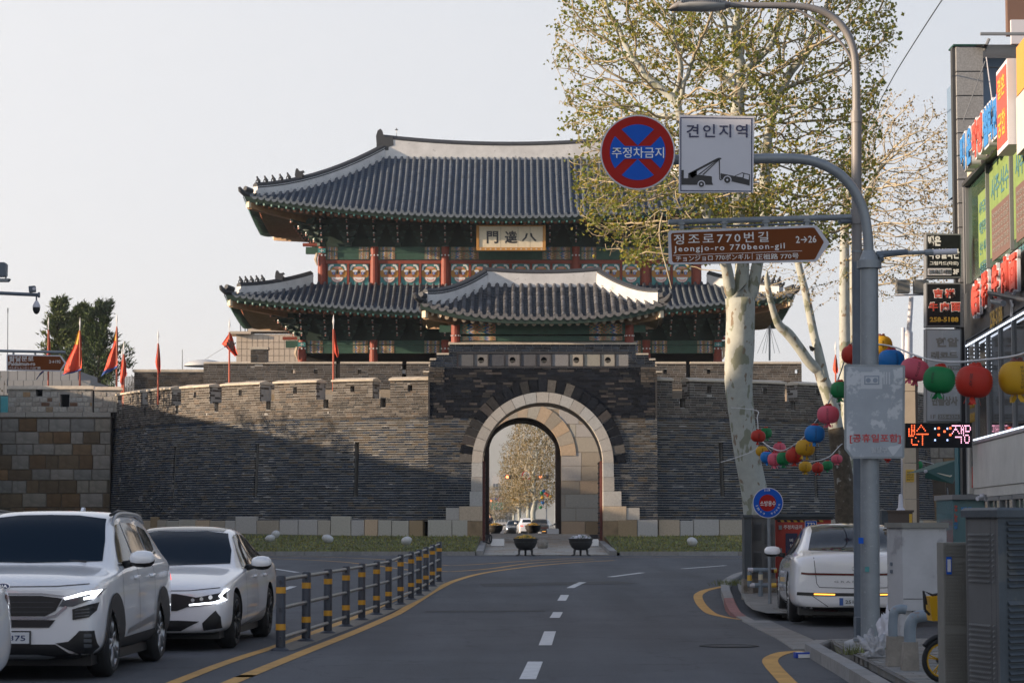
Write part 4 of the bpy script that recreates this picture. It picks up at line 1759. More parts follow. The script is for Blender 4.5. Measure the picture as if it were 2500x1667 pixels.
for(px,py,rx,rz),lab in zip(((659,1314,13,7.5),(800,1315,13,8.5),(992.5,1320,13.5,9),(1690,1322,13,9),(673,1304,10,8)),('smooth white boulder on the grass beside the white sedan','smooth white boulder on the lawn, middle one of the three left of the path','smooth white boulder on the lawn behind the striped fence','smooth white boulder half sunk in the right lawn by the kerb','grey boulder standing behind the white one by the sedan')):
 Y=90.5 if py>1310 else 96
 c=P(px,py,Y)
 k=Y/FPX
 mb=MB().m('white_stone')
 a=rx*k
 b=rz*k*1.25
 prof=[(0,-b)]+[(a*cos(t)*(1+.06*sin(3*t)),b*sin(t))for t in[-1.2,-.8,-.4,0,.4,.8,1.1,1.35]]+[(0,b)]
 mb.lathe(prof,14,(0,0,0))
 rr=random.Random(px)
 mb.v=[(x*(1+.10*sin(3*y/a+px)),y,z+.12*x*(1 if px%2 else-1))for x,y,z in mb.v]
 o=mb.build('boulder',smooth=True)
 o.location=c
 tag(o,lab,'boulder','round stones on the lawn')
def planter(loc,flower,label,s=1.0,parts=True):
 t=thing('flower_planter',label,'planter',loc,0,'iron flower bowls along the gate path')
 mb=MB().m('iron_pot')
 mb.lathe([(0,.20),(.2,.21),(.33,.30),(.405,.44),(.42,.56),(.44,.585),(.44,.62),(.40,.63),(.38,.58),(0,.56)],28)
 mb.lathe([(.413,.47),(.428,.48),(.428,.50),(.415,.51)],28)
 mb.build('bowl',t,smooth=True,world=False,sharp=50)
 for k in range(3):
  an=pi/6+k*2*pi/3+pi/3
  d=Vector((cos(an),sin(an),0))
  mb=MB().m('iron_pot')
  mb.tube([d*.24+Vector((0,0,.27)),d*.27+Vector((0,0,.15)),d*.27+Vector((0,0,.06)),d*.34+Vector((0,0,.015)),d*.40+Vector((0,0,.0))],[.05,.042,.036,.04,.03],8)
  mb.build('leg',t,smooth=True,world=False)
 mb=MB()
 r=random.Random(5)
 for i in range(420):
  a,q=r.uniform(0,2*pi),.40*sqrt(r.random())
  z=.59+.13*(1-(q/.42)**2)+r.uniform(-.02,.04)
  x,y=q*cos(a),q*sin(a)
  mb.m(flower if r.random()<.72 else 'leaf_green')
  w=r.uniform(.018,.032)
  nrm=Vector((r.uniform(-.7,.7),r.uniform(-1,.3),1))
  mb.disc((x,y,z),w,nrm,5)
 mb.build('flowers',t,world=False,kind='stuff')
 return t
p1=P(1283,1356,87.2)
p1.z=zg(p1.y)
pl1=planter(p1,'flower_yellow','dark iron bowl of yellow flowers standing before the gate path')
p2=P(1418,1356,87.2)
p2.z=zg(p2.y)
planter(p2,'flower_white','dark iron bowl of white flowers standing before the gate path')
for px0,px1,py0,py1,Y,lab in((1198,1231,1308.5,1326,97.5,'white painted block at the left foot of the gate arch'),(1445,1461,1310,1327,97.5,'small white painted block at the right foot of the gate arch'),(1335.5,1364,1279,1292,114.2,'white block inside the gate at the foot of the inner door')):
 a,b=P(px0,py1,Y),P(px1,py0,Y)
 mb=MB().m('paint_white')
 w,h=b.x-a.x,b.z-a.z
 e=.03
 mb.prism([(-w/2,0),(w/2,0),(w/2,h-e),(w/2-e,h),(-w/2+e,h),(-w/2,h-e)],-.25,.25)
 mb.m('mortar_dark').bb(-w/2+.03,w/2-.03,-.22,.22,-.04,0)
 o=mb.build('concrete_block')
 o.location=((a.x+b.x)/2,Y,zg(Y)+.04)
 tag(o,lab,'block','white blocks by the gate')
# ------------------- stone bastion left of the barbican
M('bastion_mortar',(.12,.10,.08),.9,noise=(2,.3))
PAL_BAST=palette((.15,.105,.062),10,.4,.18,odd=[(.24,.22,.20),(.05,.038,.028),(.22,.20,.17)])
PAL_BG=palette((.22,.205,.185),6,.2,.08)
def stone_wall(name,label,cat,x0,x1,Y,ztop,zsplit,z0,merlon,seed,gap=()):
 t=thing(name,label,cat,((x0+x1)/2,Y,z0))
 r=random.Random(seed)
 sp,sm=[],[]
 z=z0
 while z<zsplit-.15:
  h=min(r.uniform(.48,.70),zsplit-z)
  x=x0-r.uniform(0,.5)
  while x<x1:
   w=r.uniform(.55,1.15)
   a,b=max(x,x0),min(x+w,x1)
   if b-a>.08:
    low=(zsplit-z)/(zsplit-z0)
    k=r.choice(range(len(PAL_BAST)))if r.random()<.25+.75*low else 100+r.randrange(6)
    sp.append((Matrix.Translation(((a+b)/2,Y+.2-r.uniform(0,.03),z+h/2+r.uniform(-.015,.015))),(b-a-.02,.4,h-.02),k))
   x+=w
  z+=h
 pal=list(PAL_BAST)+[None]*(100-len(PAL_BAST))+PAL_BG[:6]
 emit(t,sp,'stone_brown',pal,name='wall_stone',rest='wall_stones',maxn=200,key=lambda s:-s[0].translation.x if x1<0 else s[0].translation.x,bev=.03)
 mb=MB().m('bastion_mortar')
 mb.bb(x0,x1,Y+.03,Y+2,z0-.2,zsplit)
 mb.m('granite',(.3,.285,.26))
 n=max(1,round((x1-x0)/1.3))
 for i in range(n):
  mb.bb(lerp(x0,x1,i/n)+.01,lerp(x0,x1,(i+1)/n)-.01,Y-.06,Y+.5,zsplit,zsplit+.22)
 mb.build('core',t)
 for(m0,m1,mt)in merlon:
  z=zsplit+.22
  holes=[(lerp(m0,m1,.33),lerp(m0,m1,.33)+.30,z+.75,z+1.12),(lerp(m0,m1,.62),lerp(m0,m1,.62)+.42,z+.15,z+.85)]if m1-m0>2 else[]
  mm=MB().m('mortar')
  def plx(u,zz):
   return(u,Y,zz),0.0
  backing(mm,plx,m0,m1,z,mt,[h+(.5,)for h in holes],40,'mortar')
  mm.m('mortar')
  for xx in(m0,m1):
   mm.poly([(xx,Y+.016,z),(xx,Y+.7,z),(xx,Y+.7,mt),(xx,Y+.016,mt)])
  mm.poly([(m0,Y+.7,z),(m1,Y+.7,z),(m1,Y+.7,mt),(m0,Y+.7,mt)])
  mm.m('coping_stone')
  mm.prism([(Y-.08,mt),(Y+.78,mt),(Y+.7,mt+.16),(Y,mt+.16)],m0-.06,m1+.06,lambda a,b,d:(d,a,b))
  mm.build('merlon_core',t)
  while z<mt-.1:
   h=min(r.uniform(.20,.28),mt-z)
   for a,b in minus(m0,m1,[(q[0],q[1])for q in holes if q[2]<z+h/2<q[3]]):
    x=a
    while x<b-.03:
     w=r.uniform(.22,.46)
     e=min(x+w,b)
     k=r.randrange(6)if r.random()<.82 else 6+r.randrange(4)
     sm.append((Matrix.Translation(((x+e)/2,Y+.1-r.uniform(0,.03),z+h/2)),(e-x-.035,.2,h-.035),k))
     x=e
   z+=h
 if sm:
  pal2=palette((.33,.31,.28),6,.15,.05)+[(.30,.20,.11),(.14,.08,.05),(.24,.18,.12),(.36,.35,.34)]
  emit(t,sm,'stone_brown',pal2,name='small_stone',rest='small_stones',maxn=100,key=lambda s:-s[0].translation.x if x1<0 else 0,bev=.04)
 return t
YB=113.0
xa,xb=P(-60,1100,YB).x,P(270,1100,YB).x
stone_wall('stone_bastion','stretch of brown and grey stone block fortress wall at the left edge','fortress wall',xa-3,xb,YB,0,P(100,1018,YB).z,.45,[(P(20,950,YB).x,P(226,950,YB).x,P(100,950,YB).z),(P(230,950,YB).x,P(300,950,YB).x,P(260,952,YB).z)],11)
xa,xb=P(2270,1100,YB).x,P(2520,1100,YB).x
stone_wall('stone_bastion','stretch of brown stone fortress wall at right beyond the green awning','fortress wall',xa,xb+3,YB,0,P(2300,1030,YB).z,.45,[],12)
# ------------------- flags on the walls
M('flag_red',(.62,.075,.035),.75)
M('flag_blue',(.03,.09,.32),.75)
M('flag_yellow',(.60,.36,.05),.75)
M('pole_red',(.40,.085,.045),.6)
def flag(px,ytop,ybot,Y,shape,label,trim=None,mark=False,side=1,spear=True):
 b,t=P(px,ybot,Y),P(px,ytop,Y)
 b.z-=.5
 th=thing('flag',label,'flag',b,0,'flags along the fortress wall')
 mb=MB().m('pole_red')
 s=Y/FPX
 mb.tube([b,t],[.045,.035],8)
 mb.m('paint_white')
 mb.tube([t,t+Vector((0,0,.18)),t+Vector((0,0,.32)),t+Vector((0,0,.62))],[.02,.022,.05,.004],6)
 mb.build('pole',th)
 mb=MB()
 L,R_=shape
 n=14
 rows=[]
 for i in range(n+1):
  f=i/n
  j=f*(len(L)-1)
  a=min(int(j),len(L)-2)
  xl=lerp(L[a][0],L[a+1][0],j-a)
  yl=lerp(L[a][1],L[a+1][1],j-a)
  xr=lerp(R_[a][0],R_[a+1][0],j-a)
  yr=lerp(R_[a][1],R_[a+1][1],j-a)
  row=[]
  for k in range(9):
   g=k/8
   q=P(px+lerp(xl,xr,g),ytop+lerp(yl,yr,g),Y)
   q.y+=.13*sin(g*9+f*2.5)*(.3+f)+.05
   row.append(q)
  rows.append(row)
 for i in range(n):
  for k in range(8):
   m_='flag_red'
   if trim and i>=n-2:
    m_='flag_blue'
   if trim and i<3 and k<5:
    m_='flag_yellow'
   mb.m(m_)
   mb.add([rows[i][k],rows[i][k+1],rows[i+1][k+1],rows[i+1][k]],[(0,1,2,3)])
 c=mb.build('cloth',th,smooth=True)
 if mark:
  q=rows[7][5]
  text('emblem','巡',.42,Matrix.Translation((q.x+.02,q.y-.16,q.z))@Matrix.Rotation(pi/2,4,'X')@Matrix.Rotation(-.45,4,'Z'),'paint_black',c,bold=.02)
 return th
flag(195,806,945,115,(((-4,0),(-16,40),(-36,80),(-42,106),(-50,112)),((2,4),(4,40),(5,70),(5,90),(4,98))),'large red flag with blue fringe and yellow top, nearest the brown street sign',trim=True)
flag(285,797,945,115,(((-2,0),(-8,40),(-22,75),(-30,100),(-40,122)),((2,4),(3,40),(3,70),(2,92),(1,100))),'tall narrow red flag with blue fringe before the conifers',trim=True)
flag(118,805,945,116,(((-2,0),(-3,40),(-7,75),(-18,100),(-30,122)),((2,4),(5,40),(5,60),(2,92),(-20,106))),'furled red and yellow flag partly behind the brown street sign',trim=True)
flag(302,864,966,112,(((-2,0),(-6,20),(-8,40),(-10,58),(-8,76)),((2,2),(5,20),(7,40),(8,52),(1,62))),'small red flag hanging limp at the left end of the battlements')
flag(386,838,960,108,(((-2,0),(-4,20),(-8,44),(-6,60),(2,74)),((2,2),(4,20),(6,40),(7,58),(6,70))),'small furled red flag before the arched doorway of the wing wall')
flag(298,880,958,113,(((-2,0),(-4,20),(-6,40),(-7,50),(-4,60)),((1,2),(2,20),(2,30),(2,42),(0,50))),'thin red flag close behind another at the left battlements')
flag(560,811,930,106,(((-1,2),(-8,12),(-20,28),(-8,38),(14,60)),((3,2),(9,16),(14,34),(18,46),(21,54))),'red flag with a black emblem blown out beside the gate tower',mark=True)
flag(814,803,925,102,(((-1,0),(0,20),(1,40),(2,56),(9,70)),((3,2),(6,20),(9,36),(12,50),(13,66))),'red flag hanging on its pole in front of the lower eaves')
flag(2040,866,940,108,(((-1,0),(-3,12),(-5,26),(-5,38),(1,48)),((2,2),(4,12),(5,26),(6,36),(5,44))),'red flag on the right part of the wall between plane trees')
# ------------------- trees
def bark_material(name,base,olive,brown,scale=3.8):
 m=M(name,base,.85,noise=(6,.10),bump=(14,.4))
 N,L=m.node_tree.nodes,m.node_tree.links
 b=N['Principled BSDF']
 src=b.inputs['Base Color'].links[0].from_socket
 tc=N.new('ShaderNodeTexCoord')
 mp=N.new('ShaderNodeMapping')
 mp.inputs['Scale'].default_value=(1,1,.55)
 L.new(tc.outputs['Object'],mp.inputs[0])
 for k,(sc,th,col)in enumerate(((scale,.57,olive),(scale*1.8,.63,brown))):
  nz=N.new('ShaderNodeTexNoise')
  nz.inputs['Scale'].default_value=sc
  nz.inputs['Detail'].default_value=3
  nz.inputs['Roughness'].default_value=.45
  L.new(mp.outputs[0],nz.inputs['Vector'])
  mr=N.new('ShaderNodeMapRange')
  mr.inputs[1].default_value=th
  mr.inputs[2].default_value=th+.025
  L.new(nz.outputs[0],mr.inputs[0])
  mx=N.new('ShaderNodeMix')
  mx.data_type='RGBA'
  L.new(mr.outputs[0],mx.inputs[0])
  L.new(src,mx.inputs[6])
  mx.inputs[7].default_value=(*col,1)
  src=mx.outputs[2]
 L.new(src,b.inputs['Base Color'])
bark_material('plane_bark',(.35,.365,.335),(.20,.21,.155),(.20,.155,.11))
M('twig',(.33,.275,.185),.85,noise=(2,.25))
M('twig_pale',(.42,.36,.26),.85,noise=(2,.25))
M('leaf',(.215,.225,.050),.6,tint=True)
M('leaf_bud',(.20,.15,.06),.7,tint=True)
M('needle',(.042,.068,.024),.8,tint=True)
def translucent(name,f=.5):
 nt=MATS[name].node_tree
 b=nt.nodes['Principled BSDF']
 t=nt.nodes.new('ShaderNodeBsdfTranslucent')
 if b.inputs['Base Color'].links:
  nt.links.new(b.inputs['Base Color'].links[0].from_socket,t.inputs[0])
 else:
  t.inputs[0].default_value=b.inputs['Base Color'].default_value
 mx=nt.nodes.new('ShaderNodeMixShader')
 mx.inputs[0].default_value=f
 nt.links.new(b.outputs[0],mx.inputs[1])
 nt.links.new(t.outputs[0],mx.inputs[2])
 nt.links.new(mx.outputs[0],nt.nodes['Material Output'].inputs[0])
translucent('leaf')
translucent('leaf_bud',.25)
M('moss_bark',(.075,.060,.042),.95,noise=(7,.5),bump=(10,.8),blotch=(4,(.30,.29,.27),.60))
def in_poly(x,y,poly):
 c=False
 j=len(poly)-1
 for i in range(len(poly)):
  xi,yi=poly[i]
  xj,yj=poly[j]
  if(yi>y)!=(yj>y)and x<(xj-xi)*(y-yi)/(yj-yi)+xi:
   c=not c
  j=i
 return c
def colonize(starts,att,step=.22,infl=2.2,kill=.34,iters=130,seed=1,cap=14000):
 rs=np.random.RandomState(seed)
 pts,par=[],[]
 for chain,link_ in starts:
  for i,p in enumerate(chain):
   pts.append(np.array(p,dtype=float))
   par.append(link_ if i==0 else len(pts)-2)
 A=np.array(att,dtype=float)
 dist=np.full(len(A),1e9)
 near=np.zeros(len(A),dtype=int)
 P_=np.array(pts)
 A2=(A*A).sum(1)
 for k in range(0,len(P_),200):
  Q=P_[k:k+200]
  d=np.sqrt(np.maximum(A2[:,None]+(Q*Q).sum(1)[None]-2*A@Q.T,0))
  i=d.argmin(1)
  dm=d[np.arange(len(A)),i]
  u=dm<dist
  dist[u]=dm[u]
  near[u]=i[u]+k
 alive=np.ones(len(A),bool)
 for it in range(iters):
  act=alive&(dist<infl*(3 if it<25 else 1))
  if not act.any():
   break
  ids=np.unique(near[act])
  new=[]
  idx=np.where(act)[0]
  Pn=np.array(pts)
  vec=A[idx]-Pn[near[idx]]
  vec/=np.maximum(np.linalg.norm(vec,axis=1,keepdims=True),1e-6)
  acc=np.zeros((len(pts),3))
  np.add.at(acc,near[idx],vec)
  for n in ids:
   v=acc[n]
   L_=np.linalg.norm(v)
   if L_<1e-3:
    v=rs.randn(3)
    L_=np.linalg.norm(v)
   v=v/L_
   p=par[n]
   if p>=0:
    dv=pts[n]-pts[p]
    dv/=max(np.linalg.norm(dv),1e-6)
    v=v+dv*.35
   v=v+rs.randn(3)*.22
   v/=np.linalg.norm(v)
   q=pts[n]+v*step
   new.append((q,n))
  base=len(pts)
  for q,n in new:
   pts.append(q)
   par.append(n)
  Q=np.array([q for q,n in new])
  ai=np.where(alive)[0]
  d=np.sqrt(np.maximum(A2[ai][:,None]+(Q*Q).sum(1)[None]-2*A[ai]@Q.T,0))
  i=d.argmin(1)
  dm=d[np.arange(len(ai)),i]
  u=dm<dist[ai]
  dist[ai[u]]=dm[u]
  near[ai[u]]=i[u]+base
  alive&=dist>kill
  if len(pts)>cap:
   break
 return pts,par
def skeleton_meshes(pts,par,rtip,expo,rmax=None,fixed=None,mats=('plane_bark','twig'),thick=.05):
 n=len(pts)
 ch=[[]for _ in range(n)]
 for i,p in enumerate(par):
  if p>=0:
   ch[p].append(i)
 w=np.zeros(n)
 for i in range(n-1,-1,-1):
  w[i]=rtip**expo if not ch[i]else sum(w[c]for c in ch[i])
 r=w**(1/expo)
 if rmax:
  r=np.minimum(r,rmax)
 if fixed:
  for i,v in fixed.items():
   r[i]=v
 big,small=MB().m(mats[0]),MB().m(mats[1])
 done=set()
 roots=[i for i in range(n)if par[i]<0]
 stack=[(i,-1)for i in roots]
 while stack:
  s,p=stack.pop()
  chain=[p]if p>=0 else[]
  i=s
  while True:
   chain.append(i)
   if not ch[i]:
    break
   c=sorted(ch[i],key=lambda k:-r[k])
   for k in c[1:]:
    stack.append((k,i))
   i=c[0]
  if len(chain)<2:
   continue
  rr=[r[k]for k in chain]
  if p>=0:
   rr[0]=min(r[p],rr[1]*1.25)
  cut=next((k for k,v in enumerate(rr)if v<thick),len(rr))
  if cut>=2:
   mx=max(rr[:cut])
   big.tube([pts[k]for k in chain[:min(cut+1,len(chain))]],rr[:min(cut+1,len(chain))],14 if mx>.12 else 7,caps=False)
  st=max(cut-0,0)
  if st<len(chain)-1:
   small.tube([pts[k]for k in chain[st:]],rr[st:],4 if rr[st]>.018 else 3,caps=False)
 return big,small,r,ch
def leaves(mb,centers,mat,n,size,spread,seed,tints):
 r=random.Random(seed)
 mb.m(mat)
 for k in range(n):
  c=centers[r.randrange(len(centers))]
  p=Vector(c)+Vector((r.gauss(0,spread),r.gauss(0,spread),r.gauss(0,spread)))
  a=Vector((r.uniform(-1,1),r.uniform(-1,1),r.uniform(-1,1))).normalized()
  b=a.cross(Vector((r.uniform(-1,1),r.uniform(-1,1),r.uniform(-1,1)))).normalized()
  s=size*r.uniform(.55,1.35)
  t=r.choice(tints)
  v=r.uniform(.75,1.25)
  mb.m(mat,(t[0]*v,t[1]*v,t[2]*v))
  c_=a.cross(b)*s*.25
  mb.add([p-a*s*.55,p+b*s*.5+c_,p+a*s*.25+b*s*.2,p+a*s*.6,p+a*s*.25-b*s*.2,p-b*s*.5+c_],[(0,1,2,3),(0,3,4,5)])
def crown_points(poly,Y,n,depth,seed,bias=1.0):
 r=random.Random(seed)
 xs=[p[0]for p in poly]
 ys=[p[1]for p in poly]
 out=[]
 cx_=(min(xs)+max(xs))/2
 hw_=(max(xs)-min(xs))/2
 while len(out)<n:
  x,y=r.uniform(min(xs),max(xs)),r.uniform(min(ys),max(ys))
  if not in_poly(x,y,poly):
   continue
  d=depth*sqrt(max(.08,1-((x-cx_)/hw_)**2))
  q=P(x,y,Y)
  q.y+=r.uniform(-d,d)
  out.append(tuple(q))
 return out
def px_chain(pp,Y,n=3,dy=0.0):
 c=smooth_path([P(x,y,Y+dy*i/max(1,len(pp)-1))for i,(x,y)in enumerate(pp)],n)
 return[tuple(v)for v in c]
# -- the big plane tree
YT=60.0
root=thing('plane_tree','big plane tree with mottled pale bark and fresh leaves behind the no parking signs','tree',(P(1845,1300,YT).x,YT,zg(YT)))
trunk=px_chain([(1856,1325),(1850,1250),(1838,1180),(1822,1100),(1810,1010),(1803,930),(1806,850),(1808,770),(1806,715)],YT)
trad=[41,35,31.5,30.5,31,34,36,35,37]
stems=[([(1786,730),(1775,660),(1758,600),(1732,535),(1708,470),(1680,370),(1655,260)],[16,14,13.5,13.5,13,11,9],-1.4),([(1809,730),(1812,650),(1808,560),(1802,470),(1802,380),(1800,290),(1806,190)],[19,17.5,17,17,18,18,12],.2),([(1834,730),(1848,650),(1860,590),(1866,510),(1868,430),(1876,330),(1896,240)],[16,14,13.5,13,13,11,9],1.2)]
k=YT/FPX
starts=[(trunk,-1)]
fixed={}
nt_=len(trunk)
tr_s=[lerp(trad[min(int(i/3),7)],trad[min(int(i/3)+1,8)],(i%3)/3)for i in range(nt_)]
for i in range(nt_):
 fixed[i]=tr_s[i]*k
tot=nt_
for pp,rad,dy in stems:
 c=px_chain(pp,YT,3,dy)
 starts.append((c,nt_-1))
 for i in range(len(c)):
  a=min(int(i/3),len(rad)-2)
  fixed[tot+i]=lerp(rad[a],rad[a+1],(i/3-a))*k
 tot+=len(c)
poly=[(1352,60),(1336,140),(1372,230),(1368,300),(1405,340),(1388,410),(1405,490),(1425,560),(1500,615),(1590,640),(1680,610),(1740,560),(1870,560),(1960,620),(2060,590),(2130,500),(2150,380),(2140,260),(2172,150),(2185,40),(2190,-90),(2100,-240),(1800,-330),(1520,-260),(1380,-110)]
att=crown_points(poly,YT,7800,3.6,4)
pts,par=colonize(starts,att,step=.20,infl=2.0,kill=.25,seed=2,cap=21000)
big,small,rr,chd=skeleton_meshes(pts,par,.0090,2.08,.19,fixed)
big.build('trunk',root,smooth=True)
small.build('branches',root,smooth=True)
tips=[tuple(pts[i])for i in range(len(pts))if rr[i]<.020 and i>tot]
lf=MB()
TG=[(1,1,1),(1.25,1.05,.8),(.8,.95,.9),(1.5,1.15,.7),(.7,.85,.8),(1.1,1.15,.9)]
rl_=random.Random(77)
cl_=[rl_.choice(tips)for _ in range(130)]
tips2=[t_ for t_ in tips if rl_.random()<.30 or min((t_[0]-c_[0])**2+(t_[1]-c_[1])**2+(t_[2]-c_[2])**2 for c_ in cl_)<.36]
leaves(lf,tips2,'leaf',25000,.096,.11,8,TG)
lf.build('leaves',root,kind='stuff')
mb=MB().m('moss_bark')
for i in range(90):
 c=Vector(random.choice(tips))+Vector((0,0,-.12))
 mb.lathe([(0,-.022),(.016,-.014),(.022,0),(.016,.014),(0,.022)],6,c)
mb.build('seed_balls',root,kind='stuff')
mb=MB().m('twig_pale')
mb.tube(smooth_path([P(x,y,YT-2.5)for x,y in((1618,520),(1610,560),(1613,600),(1626,650),(1636,690),(1640,705))],4),[.022*(1-i/40)for i in range(21)],5)
mb.build('sprout',root,smooth=True)
# -- leaning double plane tree to the right
YT2=66.0
root2=thing('plane_tree','bare plane tree with dark mossy foot, its two pale stems leaning left over the lanterns','tree',(P(2062,1300,YT2).x,YT2,zg(YT2)))
k=YT2/FPX
mb=MB().m('moss_bark')
mb.tube(px_chain([(2068,1330),(2066,1260),(2061,1180),(2048,1090),(2040,1045)],YT2,4),[lerp(30,19,i/16)*k for i in range(17)],12)
mb.build('trunk',root2,smooth=True)
t0=px_chain([(2043,1060),(2036,1015),(2024,970),(2012,935)],YT2)
starts=[(t0,-1)]
fixed={i:lerp(18,16.5,i/(len(t0)-1))*k for i in range(len(t0))}
tot=len(t0)
for pp,rad,dy in(([(2000,905),(1977,885),(1952,850),(1925,815),(1903,795),(1890,765),(1878,720),(1872,680)],(14,13,12.5,13,11,8.5,7.5,6.5),-.6),([(2005,890),(1996,850),(1988,820),(1978,770),(1968,720),(1958,680),(1946,630),(1938,580)],(12,11,10.5,10,9.5,9,8.5,7),.9)):
 c=px_chain(pp,YT2,3,dy)
 starts.append((c,len(t0)-1))
 for i in range(len(c)):
  a=min(int(i/3),len(rad)-2)
  fixed[tot+i]=lerp(rad[a],rad[a+1],i/3-a)*k
 tot+=len(c)
att=crown_points([(1760,640),(1800,560),(1900,500),(2060,480),(2110,600),(2060,720),(1990,740),(1900,740),(1800,740)],YT2,700,2.0,9)
pts,par=colonize(starts,att,step=.22,infl=2.2,kill=.42,seed=3)
big,small,rr,chd=skeleton_meshes(pts,par,.0055,2.1,.07,fixed,('plane_bark','twig_pale'))
big.build('stems',root2,smooth=True)
small.build('branches',root2,smooth=True)
tips=[tuple(pts[i])for i in range(len(pts))if rr[i]<.012 and i>tot]
lf=MB()
leaves(lf,tips,'leaf_bud',900,.06,.05,10,TG)
lf.build('leaves',root2,kind='stuff')
mb=MB().m('moss_bark')
for x,y,s in((1952,843,16),(1983,852,11),(1924,812,10),(2010,930,12)):
 c=P(x,y,YT2-.12)
 for i in range(7):
  d=Vector((random.uniform(-1,1),random.uniform(-1,.4),random.uniform(-.6,1)))*s*k*.7
  mb.tube([c,c+d*.7,c+d],[s*k*.55,s*k*.3,s*k*.12],6)
mb.build('knot',root2)
# -- bare plane trees further back on the right
YT3=80.0
root3=thing('plane_tree','tall bare twiggy plane tree rising behind the blade signs of the shops','tree',(P(2075,1300,YT3).x,YT3,zg(YT3)))
k=YT3/FPX
starts,fixed,tot=[],{},0
for pp,rad,dy in(([(2080,1300),(2072,1100),(2064,900),(2062,760),(2062,640),(2064,520),(2080,440)],(17,15,14,13,12,10,8),0),([(2100,1300),(2092,1080),(2084,880),(2082,720),(2088,600),(2110,500),(2140,420)],(14,13,12,11,10,8,6),1.5)):
 c=px_chain(pp,YT3,3,dy)
 starts.append((c,-1))
 for i in range(len(c)):
  a=min(int(i/3),len(rad)-2)
  fixed[tot+i]=lerp(rad[a],rad[a+1],i/3-a)*k
 tot+=len(c)
poly=[(2085,330),(2130,250),(2200,250),(2270,285),(2325,290),(2350,360),(2345,480),(2350,640),(2290,700),(2200,720),(2120,690),(2060,640),(2040,480),(2050,380)]
att=crown_points(poly,YT3,4200,3.0,12)
pts,par=colonize(starts,att,step=.24,infl=2.4,kill=.34,seed=5)
big,small,rr,chd=skeleton_meshes(pts,par,.0095,2.1,.12,fixed,('plane_bark','twig_pale'))
big.build('trunk',root3,smooth=True)
small.build('branches',root3,smooth=True)
tips=[tuple(pts[i])for i in range(len(pts))if rr[i]<.016 and i>tot]
lf=MB()
leaves(lf,tips,'leaf_bud',3800,.075,.08,13,TG)
lf.build('leaves',root3,kind='stuff')
# -- conifers behind the bastion
YC2=150.0
def conifer(name,label,px,ybase,ytop,hw,Y,seed,tints,ratio,up):
 b,t=P(px,ybase,Y),P(px,ytop,Y)
 b.z=zg(Y)
 th=thing(name,label,'tree',b)
 r=random.Random(seed)
 mb=MB().m('moss_bark')
 mb.tube([b,t],[.28,.03],8)
 H=t.z-b.z
 w=hw*Y/FPX
 nd=MB()
 n=130
 for i in range(n):
  f=1-(r.random()**1.15)*.62
  z=b.z+H*f
  prof=ratio(f)*w
  an=r.uniform(0,2*pi)
  L=prof*r.choice((r.uniform(.4,.8),r.uniform(.8,1.3)))
  d=Vector((cos(an),sin(an),0))
  p0=Vector((b.x,b.y,z))
  p1=p0+d*L*.6+Vector((0,0,L*up*.3))
  p2=p0+d*L+Vector((0,0,L*up))
  mb.tube([p0,p1,p2],[.05,.03,.01],4)
  tn=r.choice(tints)
  for q in range(110):
   g=1.05-.75*r.random()**1.6
   c=p0.lerp(p1,g/.6)if g<.6 else p1.lerp(p2,(g-.6)/.4)
   c=c+Vector((r.gauss(0,.13),r.gauss(0,.13),r.gauss(0,.10)))
   a=(d*r.uniform(.2,1)+Vector((r.uniform(-.6,.6),r.uniform(-.6,.6),r.uniform(.1,.9)))).normalized()
   s=a.cross(Vector((r.uniform(-1,1),r.uniform(-1,1),r.uniform(-1,1)))).normalized()*r.uniform(.03,.07)
   v=r.uniform(.7,1.3)
   nd.m('needle',(tn[0]*v,tn[1]*v,tn[2]*v))
   l_=r.uniform(.15,.36)
   nd.add([c-s,c+s,c+a*l_],[(0,1,2)])
 mb.build('trunk',th)
 nd.build('needles',th,kind='stuff')
 return th
conifer('juniper_tree','yellow green juniper tree rising left of the dark pine behind the bastion',142,960,742,38,YC2+4,21,[(2.2,1.75,1.0),(1.8,1.5,1),(1.2,1.2,1)],lambda f:min(1,.25+(1-f)*3.0),1.1)
conifer('pine_tree','dark green bushy pine tree behind the bastion, right of the juniper',243,960,748,78,YC2,22,[(1,1,1),(.8,.9,1),(1.3,1.3,.9)],lambda f:min(1,.22+(1-f)*2.3),.55)
conifer('pine_tree','dark green pine between the juniper and the taller pine, mostly behind flags',196,960,752,48,YC2+6,23,[(1.1,1.1,1),(1.5,1.4,.9)],lambda f:min(1,.25+(1-f)*2.6),.7)
# ------------------- the row of buildings along the left side of the street (casts the street's shade)
M('stucco',(.42,.39,.35),.85,noise=(1.2,.12))
M('stucco_b',(.34,.25,.20),.85,noise=(1.2,.12))
M('window_dark',(.03,.04,.05),.1)
def street_block(x0,x1,y0,y1,h,mat,label):
 t=thing('street_building',label,'building',((x0+x1)/2,(y0+y1)/2,0),0,'buildings along the left side of the street')
 mb=MB().m(mat)
 mb.bb(x0,x1,y0,y1,-.2,h)
 mb.bb(x0,x1-.01,y0,y0+.3,h,h+.6)
 mb.bb(x1-.3,x1,y0+.31,y1,h,h+.6)
 if h>10:
  mb.bb(lerp(x0,x1,.3),lerp(x0,x1,.7),lerp(y0,y1,.4),lerp(y0,y1,.6),h+.002,h+2.2)  # roof box added to break up the edge of the cast shadow
 mb.build('wall',t)
 n=int((y1-y0)/2.6)
 for f in range(int(h/3)):
  for i in range(n):
   y=lerp(y0,y1,(i+.5)/n)
   mb=MB().m('window_dark')
   mb.box((x1+.01,y,1.7+f*3),(.06,1.7,1.5))
   w=mb.build('window',t)
 return t
street_block(-38,-27.5,-24,2,12.6,'stucco','beige street building nearest the viewer on the left')
street_block(-38,-27.0,3,26,12.2,'stucco_b','brown street building second along the left side')
